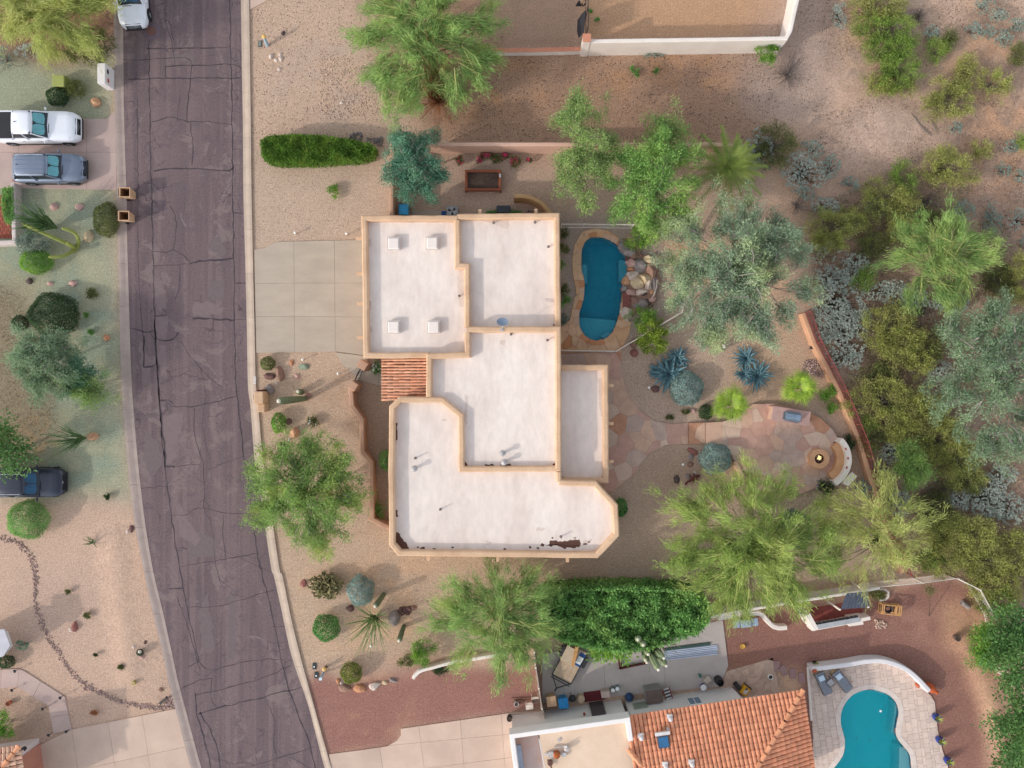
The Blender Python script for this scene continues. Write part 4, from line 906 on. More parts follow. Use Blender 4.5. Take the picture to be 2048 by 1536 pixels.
for a in ((540,753,12,7.5,'maroon','dark maroon oval boulder beside long brown boulder'), (559,748,9,17,'brown','long brown boulder beside maroon boulder in front yard',.4,-15), (583,725,5,7,'orange','small orange stone left of the green stone',None,-15), (608,734,12,6,'green','green tinted flat stone in front yard'), (594,752,7,5,'pink','pale pink angular stone below the green stone',None,30), (539,778,9,12,'grey','grey boulder behind the peach mailbox',.4,-30), (552,767,4,3,'white','little white stone at the foot of the long brown boulder'),
          (577,843,8,7,'maroon','round reddish brown boulder beside front yard ball shrub'), (588,865,9,12,'tan','peach pointed boulder above the street side tree',.45), (616,792,8,7,'brown','brown stone at the foot of the tall saguaro'),
          (606,1168,7,9,'red','red brown stone left of the cholla'), (700,1218,8,8,'maroon','dark round stone below the cholla and blue grey shrub'), (788,1237,13,17,'grey','large grey boulder right of the ocotillo',.55,20), (800,1223,6,5,'maroon','maroon stone touching the large grey boulder'), (818,1218,7,6,'maroon','smaller maroon stone in the short row right of the grey boulder'), (827,1216,6,6,'brown','brown stone ending the short row right of the grey boulder'),
          (689,1378,14,8,'brown','flat brown boulder at street end of the boulder row',None,8), (719,1377,15,9,'orange','orange boulder in the row edging the red gravel'), (748,1373,13,8,'white','pale boulder right of the orange one in the row',None,-10), (769,1366,7,5,'cream','small cream stone in the boulder row'), (786,1361,9,5,'grey','grey stone ending the boulder row',None,10), (676,1362,5,5,'orange','small orange stone left of the olive ball shrub'), (683,1366,4,4,'white','small white stone by the olive ball shrub'),
          (189,204,12,10,'tan','peach stone on green gravel near the white mailbox',.35,20), (107,413,9,8,'pink','pink flat stone near the ocotillo across the street'), (157,414,10,7,'pink','jagged mauve pink stone left of the spreading shrub'), (175,473,11,12,'cream','large cream boulder on green gravel beside the arching cactus',.4), (145,567,9,8,'pink','rounded pale pink stone on open green gravel'), (57,562,8,7,'dark','dark stone below the bright green shrub across the street'), (100,567,8,5,'pink','sunken pinkish stone between two shrubs'), (212,675,8,7,'orange','reddish tan stone near the kerb on green gravel'), (183,873,14,9,'tan','smooth tan boulder at the foot of the sotol',.35),
          (262,1058,6,8,'maroon','maroon stone beside left kerb on pink sand'), (255,1063,4,5,'white','white stone next to the maroon stone by left kerb'), (148,1255,6,10,'red','red stone on pink sand above the dry creek',.3), (141,1260,5,5,'white','pale chip beside the red stone'), (268,1293,6,6,'white','white stone near barrel cactus on pink sand'), (290,1285,4,5,'maroon','small dark stone near left kerb on pink sand'), (283,1314,6,6,'pink','pink stone against the dark barrel cactus'), (322,1380,5,5,'brown','brown stone above the end of the dry creek'),
          (606,865,0.1,0.1,'tan','x')):
    if a[5] == 'x': continue
    rock(*a)
for a in ((1382,914,6,6,'grey','grey stone with dark rim beside the backyard white globe light'), (1386,903,13,6,'red','reddish layered stone near the blue grey dome shrub',None,30), (1381,930,6,6,'brown','flat brown stone right of the backyard globe light'), (1354,959,7,9,'dark','dark olive round stone near the rusty metal animal'), (1377,953,6,6,'grey','grey stone beside the rusty animal sculpture'), (1390,946,4,4,'white','small pale stone above the rusty animal sculpture'), (1311,779,9,7,'maroon','dark maroon stone below the large blue agave'), (1387,822,6,5,'pink','pale pink stone left of the small dark shrub by the path'), (1268,687,9,11,'brown','brown stone below the yellow green ball palm'), (1268,706,9,9,'red','red brown flat stone at the pool fence'), (1672,889,9,7,'dark','dark hollow stone at the upper end of the curved bench',.5), (1636,973,8,8,'grey','round grey stone post by the lower terrace edge',.5)):
    rock(*a, z=.0)
# rock waterfall: each boulder a thing of its own
FALL = [(1245,488,9,9,'grey','grey boulder at the top of pool waterfall',.35,10), (1262,480,8,12,'pink','pinkish boulder under the yellow green bush',.4,-10), (1256,503,14,9,'grey','broad grey boulder on the pool edge',.4,30), (1268,512,10,8,'brown','brown boulder behind the pool edge boulders',.5,0), (1260,517,8,7,'maroon','small maroon boulder touching the water',.35,0), (1264,527,9,9,'pink','pink tan boulder above the waterfall basin',.55,0), (1282,531,15,16,'grey','flat grey slab boulder of the waterfall',.6,0), (1300,520,14,7,'cream','cream boulder at back of the waterfall',.5,10), (1312,520,9,10,'cream','large pale boulder under the grey green tree',.5,0), (1303,541,12,17,'brown','mossy brown boulder behind the slab',.6,15), (1263,538,6,6,'orange','small orange boulder at the basin lip',.5,0), (1253,561,8,10,'tan','tan boulder on left rim of the raised basin',.5,0), (1265,550,11,8,'white','white boulder on top rim of the raised basin',.62,0), (1290,556,14,9,'cream','cream boulder on right rim of raised basin',.62,35), (1297,570,8,11,'white','pale boulder on far right of the basin rim',.62,0), (1285,583,13,7,'white','white boulder on lower rim of raised basin',.62,-20), (1262,585,12,6,'pink','pink boulder on lower left rim of the raised basin',.55,10), (1250,578,6,6,'grey','grey boulder between basin rim and water',.45,0), (1274,566,16,13,'cream','flat sandy stone filling the raised basin',.5,0), (1307,565,8,13,'grey','grey boulder outside the basin rim',.5,10), (1289,587,7,6,'dark','dark cavity stone under the basin',.45,0), (1304,585,7,6,'tan','tan boulder by the white pipe',.4,0), (1272,600,14,10,'brown','brown stained slab of the waterfall',.45,20), (1283,608,13,12,'grey','smooth grey boulder below the waterfall',.5,0), (1303,599,8,5,'pink','salmon stone right of the waterfall',.4,-30), (1254,627,12,14,'white','banded white boulder at lower waterfall',.45,0), (1296,606,8,8,'dark','dark boulder behind the salmon stone',.35,0)]
b_ = B(); P_ = [(x + random.uniform(-.1, .1), y + random.uniform(-.1, .1)) for x, y in resample(WP([(1242,482),(1262,474),(1282,512),(1318,516),(1318,560),(1312,602),(1290,618),(1262,634),(1248,636),(1246,618),(1250,585),(1258,548),(1260,525),(1250,505)]), .35, True)]
b_.prism([q for q in P_ if not inside(q, offset_loop(pool1, .05))], -.05, .22); tag(b_.build('rock_ledge', ROCKM['brown'], bevel=.05), 'brown rock ledge under the waterfall boulders', 'rock ledge')
for a in FALL: rock(a[0], a[1], a[2] * 1.28, a[3] * 1.28, *a[4:], n=2, rough=.34)
b_ = B(); x0, y0 = W(1246, 585, .3); x1, y1 = W(1261, 614, .3); b_.box(((x0 + x1) / 2, (y0 + y1) / 2, .15), (x1 - x0, y0 - y1, .3)); tag(b_.build('spillway', mat('red_flagstone', S(136, 80, 70), S(112, 64, 60), .7, 4)), 'dark red stone spillway between boulders at the pool edge', 'spillway')
b_ = B(); q = [W3(1315,560,.6), W3(1313,575,.65), W3(1308,590,.6), W3(1304,597,.5)]; b_.tube(q, .06); tag(b_.build('branch', BARK_P if 'BARK_P' in globals() else STUC), 'bent pale branch lying behind the waterfall', 'branch')
# dry creek, rock beds and loose stones: too many to count
def stones(name, path, width, n, size, mats, rng, parent=None, kind='stuff', area_poly=None, cat=None, label=None, z=.0):
    base_v = np.array([(1,0,0),(-1,0,0),(0,1,0),(0,-1,0),(0,0,1),(0,0,-1)], float); base_f = np.array([(0,2,4),(2,1,4),(1,3,4),(3,0,4),(2,0,5),(1,2,5),(3,1,5),(0,3,5)])
    P = []
    if area_poly is None:
        q = np.array(resample(smooth_path(path, 5), .1)); i = rng.integers(0, len(q), n); P = q[i] + rng.normal(size=(n, 2)) * width
    else:
        q = np.array(area_poly); lo, hi = q.min(0), q.max(0)
        while len(P) < n:
            c = rng.uniform(lo, hi, (n * 2, 2)); k_ = np_inside(c[:, 0], c[:, 1], area_poly); P = list(P) + list(c[k_])
        P = np.array(P[:n])
    s = size * rng.uniform(.5, 1.5, (n, 1, 3)) * np.array([1, 1, .7]); a = rng.uniform(0, 6.28, n); ca_, sa_ = np.cos(a), np.sin(a)
    V = base_v[None] * s; V = V + rng.normal(size=V.shape) * size * .12
    X = V[..., 0] * ca_[:, None] - V[..., 1] * sa_[:, None] + P[:, 0:1]; Y = V[..., 0] * sa_[:, None] + V[..., 1] * ca_[:, None] + P[:, 1:2]; Z = V[..., 2] + s[:, :, 2] * .4 + z
    V = np.stack([X, Y, Z], -1).reshape(-1, 3); F = (base_f[None] + (np.arange(n) * 6)[:, None, None]).reshape(-1, 3)
    o = add(name, mesh_np(name, V, F), mats, parent, kind=kind)
    return o
CREEK = mat('creek_stone', S(186, 158, 148), S(138, 118, 116), .9, 6, island=.35)
PEBW = mat('pale_pebble', S(206, 182, 164), S(182, 152, 136), .9, 3, island=.3); PEBD = mat('dark_pebble', S(120, 98, 88), S(92, 76, 70), .9, 3, island=.3)
g_ = np.random.default_rng(12)
o = stones('river_stones', WP([(-20,1076),(12,1080),(35,1085),(52,1100),(62,1115),(70,1145),(71,1170),(72,1200),(78,1230),(85,1252),(100,1280),(118,1305),(128,1325),(148,1350),(165,1368),(190,1380),(215,1391),(240,1402),(262,1406),(285,1412),(310,1414),(345,1412)]), .10, 850, .058, CREEK, g_); o['label'] = 'curving line of small mauve river stones'
o = stones('river_stones', None, 0, 160, .085, CREEK, g_, area_poly=WP([(1602,740),(1608,722),(1625,716),(1642,722),(1650,750),(1640,757),(1625,748),(1610,748)])); o['label'] = 'bed of grey and pink cobbles beside the agave'
o = stones('rubble', None, 0, 70, .085, PEBW, g_, area_poly=WP([(1750,1238),(1765,1240),(1776,1250),(1772,1256),(1752,1256)])); o['label'] = 'little heap of white rubble on the red gravel'
o = stones('river_stones', None, 0, 60, .10, CREEK, g_, area_poly=WP([(333,1398),(346,1390),(352,1412),(330,1416)])); o['label'] = 'clump of stones at the kerb end of the creek'
for pl in ([(695,268),(722,264),(725,282),(700,285)], [(735,275),(765,275),(765,292),(735,290)]): stones('grey_stones', None, 0, 45, .10, ROCKM['grey'], g_, area_poly=WP(pl))
o = stones('bark_chips', None, 0, 60, .075, ROCKM['maroon'], g_, area_poly=WP([(800,1215),(822,1212),(822,1228),(802,1230)]))
# scattered stones on the desert floor
for nm, pl, n_, sz, M_ in (('pebbles', [(500,-20),(720,-20),(760,200),(860,270),(500,280)], 1300, .028, PEBW), ('pebbles', [(500,-20),(720,-20),(760,200),(860,270),(500,280)], 900, .03, PEBD), ('pebbles', [(640,100),(760,140),(760,230),(640,240)], 500, .045, PEBW), ('pebbles', [(860,110),(1550,105),(1560,285),(900,280)], 2600, .028, PEBW), ('pebbles', [(860,110),(1550,105),(1560,285),(900,280)], 2200, .034, PEBD),
                           ('pebbles', [(1480,110),(1600,0),(2060,-20),(2060,420),(1660,400),(1600,280)], 3600, .030, PEBW), ('pebbles', [(1480,110),(1600,0),(2060,-20),(2060,420),(1660,400),(1600,280)], 2600, .03, PEBD), ('pebbles', [(1660,400),(2060,420),(2060,1140),(1830,1130),(1760,940),(1620,620)], 3000, .035, PEBW), ('pebbles', [(1660,400),(2060,420),(2060,1140),(1830,1130),(1760,940),(1620,620)], 2500, .04, PEBD),
                           ('pebbles', [(520,720),(700,720),(735,900),(780,1060),(1100,1120),(1050,1250),(840,1320),(600,1340)], 1500, .022, PEBD), ('pebbles', [(1240,720),(1590,640),(1690,840),(1440,840),(1290,830)], 600, .022, PEBD), ('pebbles', [(230,1060),(290,1150),(345,1400),(280,1400),(250,1200)], 500, .025, PEBW), ('pebbles', [(1440,1240),(1960,1180),(1990,1500),(1880,1400),(1620,1320)], 700, .02, PEBW), ('pebbles', [(500,280),(720,340),(720,480),(505,480)], 700, .02, PEBD)):
    stones(nm, None, 0, n_, sz, M_, g_, area_poly=WP(pl), z=.0)
# ---------------------------------------------------------------- walls and fences
def wall(name, label, pts, w, h, M, cat='wall', cap=None, capm=None, jit=.008, closed=False, sm=0, z=0.0):
    q = WP(pts); q = smooth_path(q, sm) if sm else q; q = resample(q, .7, closed)
    if cap is None:
        V, F = sweep(q, wall_prof(w, h)[::-1], closed, jit); o = B().raw(V, F).build(name, M); o.location.z = z; return tag(o, label, cat)
    root = thing(name, label, cat, (0, 0, z))
    V, F = sweep(q, [(w / 2, 0), (w / 2, h), (-w / 2, h), (-w / 2, 0)], closed, jit); B().raw(V, F).build('wall_body', M, root)
    V, F = sweep(q, [(w / 2 + .03, h), (w / 2 + .03, h + cap), (-w / 2 - .03, h + cap), (-w / 2 - .03, h)], closed, jit); B().raw(V, F).build('coping', capm, root)
    return root
WHITE = mat('white_stucco', S(232, 222, 212), S(222, 210, 200), .9, .8, grain=.04, gscale=15)
WHITE2 = mat('white_wall_cool', S(222, 218, 218), S(208, 204, 206), .9, .8, grain=.04, gscale=15)
TERRA = mat('terracotta_coping', S(204, 140, 112), S(190, 124, 98), .9, 2, grain=.1, gscale=14)
PINKW = mat('pink_stucco', S(214, 176, 156), S(204, 164, 144), .9, .7, grain=.05, gscale=14)
OCHRE = mat('ochre_stucco', S(178, 144, 104), S(164, 130, 92), .9, .8, grain=.05, gscale=14)
TANW = mat('tan_stucco', S(190, 152, 128), S(176, 136, 112), .9, .8, grain=.05, gscale=14)
wall('low_wall', 'zigzag low peach stucco wall between gate and the corner of the house', [(708,776),(711,812),(730,838),(731,902),(748,922),(750,1028),(747,1032),(788,1052)], .30, 1.15, TANW)
wall('boundary_wall', 'pink stucco boundary wall behind the raised planter', [(862,304),(1000,304),(1160,304),(1300,304),(1410,304),(1452,306)], .24, 1.75, PINKW)
wall('side_wall', 'peach side wall from pink boundary wall to the garage corner', [(791,300),(791,372),(790,440)], .26, 1.6, TANW, jit=.004)
wall('screen_wall', 'curved ochre stucco screen wall beside the house', [(1028,402),(1050,403),(1068,408),(1084,418),(1096,432),(1104,446)], .26, 1.5, OCHRE, sm=4)
wall('boundary_wall', 'low white wall with terracotta coping right of the tall palo verde', [(985,109),(1080,108),(1160,106)], .2, .62, WHITE, cap=.05, capm=TERRA)
wall('boundary_wall', 'tall white retaining wall along the orange gravel yard', [(1167,108),(1300,106),(1440,104),(1552,102),(1560,88),(1573,30),(1584,-30)], .26, 2.0, WHITE)
x, y = W(1167, 106); b_ = B(); g0 = thing('gate_pillar', 'white wall pillar with terracotta cap where the low wall meets the tall wall', 'pillar', (x, y, 0)); b_.box((0, 0, 1.15), (.46, .46, 2.3)); b_.build('shaft', WHITE, g0); B().box((0, 0, 2.33), (.52, .52, .06)).build('cap', TERRA, g0)
b_ = B(); q = [W3(1167, 66, 1.9), W3(1170, 40, 1.9), W3(1171, 20, 1.9), W3(1163, 28, 1.0), W3(1155, 40, .4), W3(1154, 62, .3), W3(1157, 76, .6)]; b_.raw(q, [(0, 1, 6), (1, 2, 3), (1, 3, 4), (1, 4, 5), (1, 5, 6)])
o = tag(b_.build('shade_cloth', mat('black_cloth', S(48, 46, 52), S(38, 36, 42), .9)), 'black shade cloth hanging from the cross fence beside the pillar', 'cloth'); md = o.modifiers.new('t', 'SOLIDIFY'); md.thickness = .02
b_ = B()
for a in ((1171,78),(1171,38),(1171,0)): b_.tube([W3(*a, 0), W3(*a, 0)[:2] + (1.9,)], .03)
q = [W3(1171, p, 0)[:2] for p in (84, 40, -30)]; b_.tube([(a, c, 1.9) for a, c in q], .025); b_.tube([(a, c, .2) for a, c in q], .02); tag(b_.build('cross_fence', mat('black_iron', S(52, 50, 54), S(40, 38, 42), .6)), 'thin black wire fence running from the pillar to the top edge', 'fence')
b_ = B()
for k_ in range(6): a = k_ * 1.05; x, y = W(1160 + 3 * k_ - 6, 3, .8); b_.tube([(x, y, .2), (x + .12 * math.cos(a), y + .1 * math.sin(a), .7)], .05)
tag(b_.build('cloth_bundle', mat('black_cloth', S(48, 46, 52))), 'black bundle on the fence at the top edge', 'bundle')
IRONW = mat('white_iron', S(226, 218, 208), S(210, 200, 190), .55); IRONR = mat('red_iron', S(150, 74, 72), S(124, 58, 60), .6); IRONB = mat('black_iron', S(52, 50, 54))
def fence(label, pts, h, gap, M, z0=0.0, post=2.4, pw=.022, name='iron_fence', rails=(.12, -.02)):
    root = thing(name, label, 'fence', (0, 0, 0)); q = WP(pts)
    for i in range(len(q) - 1):
        a = Vector(q[i]); c = Vector(q[i + 1]); L = (c - a).length
        for zr in rails:
            z = (h + zr if zr <= 0 else zr) + z0; B().bar((a.x, a.y, z), (c.x, c.y, z), .04, .04).build('rail', M, root)
        n_ = max(1, int(L / post)); 
        for k_ in range(n_ + (i == len(q) - 2)):
            p = a.lerp(c, k_ / n_); B().box((p.x, p.y, z0 + (h + .06) / 2), (.06, .06, h + .06)).build('post', M, root)
        b_ = B(); m_ = int(L / gap)
        for k_ in range(1, m_): p = a.lerp(c, k_ / m_); b_.box((p.x, p.y, z0 + h / 2 + .02), (pw, pw, h - .1))
        b_.build('pickets', M, root, kind='stuff')
    return root
fence('white iron pool fence from the house wall to the tree', [(1121,456),(1165,456),(1262,457)], 1.3, .11, IRONW)
fence('white iron pool fence below the pool, angling to the grey green tree', [(1122,702),(1228,704),(1356,628),(1362,606)], 1.3, .11, IRONW)
REAR = [(1600,628),(1622,688),(1647,735),(1671,783),(1687,820),(1698,848),(1712,882),(1722,916),(1734,955),(1746,990),(1761,1035),(1775,1078),(1786,1112),(1797,1142)]
wall('garden_wall', 'low peach rear garden wall under the red iron fence', REAR, .30, .62, mat('orange_stucco', S(206, 160, 128), S(194, 148, 116), .9, .8, grain=.05, gscale=14))
fence('red iron picket fence on top of the rear garden wall', [(a + 5, b - 1) for a, b in REAR], .95, .125, IRONR, .58)
fence('white picket fence above the neighbour\'s raked red gravel', [(1738,1164),(1826,1156),(1892,1147)], 1.35, .12, IRONW, name='picket_fence')
fence('white picket fence sloping down beside the dense green trees', [(1892,1147),(1934,1168),(1966,1226),(1980,1290),(1992,1342)], 1.55, .13, IRONW, name='picket_fence')
# front gate and its pillars
for px_, py_, w_, lb in ((733,731,.62,'peach stucco gate pillar touching the house'), (715,772,.52,'peach stucco gate pillar at the head of the low wall')):
    x, y = W(px_, py_); b_ = B(); b_.box((0, 0, .75), (w_, .55, 1.5), rz=math.radians(-32)); o = b_.build('gate_pillar', TANW, bevel=.04); o.location = (x, y, 0); tag(o, lb, 'pillar')
gt = thing('garden_gate', 'black iron gate between two peach pillars', 'gate', (0, 0, 0)); a = Vector(W3(728, 738)); c = Vector(W3(717, 762))
for z in (.15, 1.25): B().bar(a + Vector((0, 0, z)), c + Vector((0, 0, z)), .05).build('rail', IRONB, gt)
b_ = B(); b_.tube([a + Vector((0, 0, 1.25)), (a + c) / 2 + Vector((0, 0, 1.5)), c + Vector((0, 0, 1.25))], .03); b_.build('arched_top', IRONB, gt)
for k_ in range(8): p = a.lerp(c, (k_ + .5) / 8); B().box((p.x, p.y, .75), (.03, .03, 1.3)).build('bar', IRONB, gt)
# walls across the street
wall('planter_wall', 'white low wall of the brick courtyard at left edge', [(39,372),(42,488),(-30,491)], .28, .75, mat('offwhite_stucco', S(206, 192, 186), S(192, 178, 174), .9, .8), jit=.004)
b_ = bpy.data.objects.new('brick_courtyard', None); COL.objects.link(b_); b_['kind'] = 'structure'; BR = mat('red_brick', S(166, 92, 74), S(142, 76, 62), .9, 4, rand=.15)
x0, y1 = W(-14, 385); 
for r_ in range(12):
    for c_ in range(5): B().box((x0 + c_ * .26 + (r_ % 2) * .13, y1 - .3 - r_ * .24, .02), (.235, .215, .06)).build('brick', BR, b_)
# neighbour's walls, bottom right
wall('curved_wall', 'white curved wall stub beside the red gravel front yard', [(828,1352),(834,1344),(845,1336),(870,1329),(915,1318),(960,1311),(1010,1302)], .22, .55, WHITE, sm=3)
wall('boundary_wall', 'long thin white boundary wall running behind the tall hedge and grill', [(1330,1241),(1445,1216),(1555,1197),(1650,1182),(1742,1166)], .2, 1.3, WHITE)
wall('curved_wall', 'white S shaped low wall behind the blue grey grill', [(1432,1232),(1450,1229),(1484,1224),(1508,1222),(1520,1226),(1530,1237),(1540,1247),(1552,1251),(1568,1250)], .3, .6, WHITE, sm=4)
wall('curved_wall', 'white curved seat wall round the turquoise pool terrace', [(1614,1330),(1680,1322),(1720,1315),(1752,1314),(1780,1321),(1806,1334),(1828,1353),(1846,1373)], .3, .85, WHITE2, sm=3)
wall('stone_edge', 'thin white stone edging left of the lounge chairs', [(1615,1333),(1618,1380),(1622,1440)], .16, .12, WHITE)
# side fence of the neighbour's yard
sf = thing('side_fence', 'thin pale fence between the red gravel and the work yard', 'fence', (0, 0, 0)); q = WP([(1067,1290),(1070,1320),(1076,1360),(1082,1400),(1090,1425)])
V, F = sweep(q, [(.04, 0), (.04, 1.4), (-.04, 1.4), (-.04, 0)]); B().raw(V, F).build('panel', mat('weathered_wood', S(196, 180, 166), S(160, 142, 128), .9, 4), sf)
for p in q: B().box((p[0], p[1], .75), (.1, .1, 1.5)).build('post', WHITE, sf)
# travertine terrace
trav = bpy.data.objects.new('travertine_terrace', None); COL.objects.link(trav); trav['kind'] = 'structure'
TP = [(1617,1336),(1680,1326),(1720,1319),(1752,1318),(1778,1325),(1804,1338),(1826,1357),(1846,1377),(1862,1392),(1869,1405),(1871,1430),(1875,1462),(1884,1500),(1898,1540),(1906,1580),(1630,1620),(1624,1440)]
TRAV = mat('travertine', S(216, 196, 184), S(204, 182, 168), .85, 3, rand=.09, grain=.08, gscale=10)
P = WP(TP); b_ = B(); hole = offset_loop(pool2, .33); a0 = math.radians(8); ca_, sa_ = math.cos(a0), math.sin(a0)
cells = []; cx0, cy0 = W(1750, 1450); u = -6.0; rng_ = random.Random(5)
while u < 6.0:
    hrow = rng_.choice([.2, .4, .4, .4]); v = -6.5
    while v < 6.5:
        wd = rng_.choice([.2, .4, .4, .6]); q = [(u + .007, v + .007), (u + hrow - .007, v + .007), (u + hrow - .007, v + wd - .007), (u + .007, v + wd - .007)]
        cells.append([(cx0 + a * ca_ - c * sa_, cy0 + a * sa_ + c * ca_) for a, c in q]); v += wd
    u += hrow
done = []
for c in cells:
    cc = (sum(p[0] for p in c) / 4, sum(p[1] for p in c) / 4)
    if not any(inside(p, P) for p in c) or all(inside(p, hole) for p in c): continue
    q = clean(clip_cell(P, c)) if not all(inside(p, P) for p in c) else c
    if len(q) < 3 or abs(area(q)) < .01: continue
    done.append(([q] if not any(inside(p, hole) for p in q) else [s for s in ring_split(q, hole)], cc))
done.sort(key=lambda t: abs(t[1][1] + 20)); TR2 = mat('travertine_many', S(216, 196, 184), S(204, 182, 168), .85, 3, island=.09, grain=.08, gscale=10); rest = B()
for i, (ps, cc) in enumerate(done):
    tb = B() if i < 300 else rest
    for s in ps:
        s = clean(s)
        if len(s) >= 3 and abs(area(s)) > 1e-4: tb.prism(s, -.05, .06 + rng_.uniform(-.002, .003))
    if i < 300 and tb.v: tb.build('paver', TRAV, trav)
if rest.v: rest.build('pavers', TR2, trav, kind='stuff')
cp2 = bpy.data.objects.new('pool_coping', None); COL.objects.link(cp2); cp2['kind'] = 'structure'
ring_pieces(pool2, .325, -.1, .07, 40, mat('pale_coping', S(222, 208, 198), S(208, 192, 182), .85, 3, rand=.05), 'coping_stone', cp2, .006)
pt = bpy.data.objects.new('paver_patio', None); COL.objects.link(pt); pt['kind'] = 'structure'
PP = WP([(1453,1342),(1545,1316),(1562,1400),(1500,1440),(1440,1400),(1440,1375)]); PAV = mat('tumbled_paver', S(204, 178, 160), S(186, 156, 138), .9, 3, rand=.12)
B().prism(PP, -.05, .03).build('mortar_bed', MORTAR, pt)
for q in voronoi(PP, 70, random.Random(8), .02): B().prism(q, 0, .045).build('paver', PAV, pt)
for k_, (px_, py_, a) in enumerate(((1553,1332,4), (1567,1341,28), (1585,1347,6), (1603,1355,6))):
    x, y = W(px_, py_); o = B().box((0, 0, .03), (.42, .68, .06), rz=math.radians(a)).build('stepping_stone', mat('step_stone', S(164, 132, 128), S(148, 116, 114), .9, 4), bevel=.01); o.location = (x, y, 0)
    tag(o, ('first', 'second, turned', 'third', 'fourth')[k_] + ' pinkish stepping stone from the paver patio towards the loungers', 'stepping stone', 'stepping stones on the red gravel')
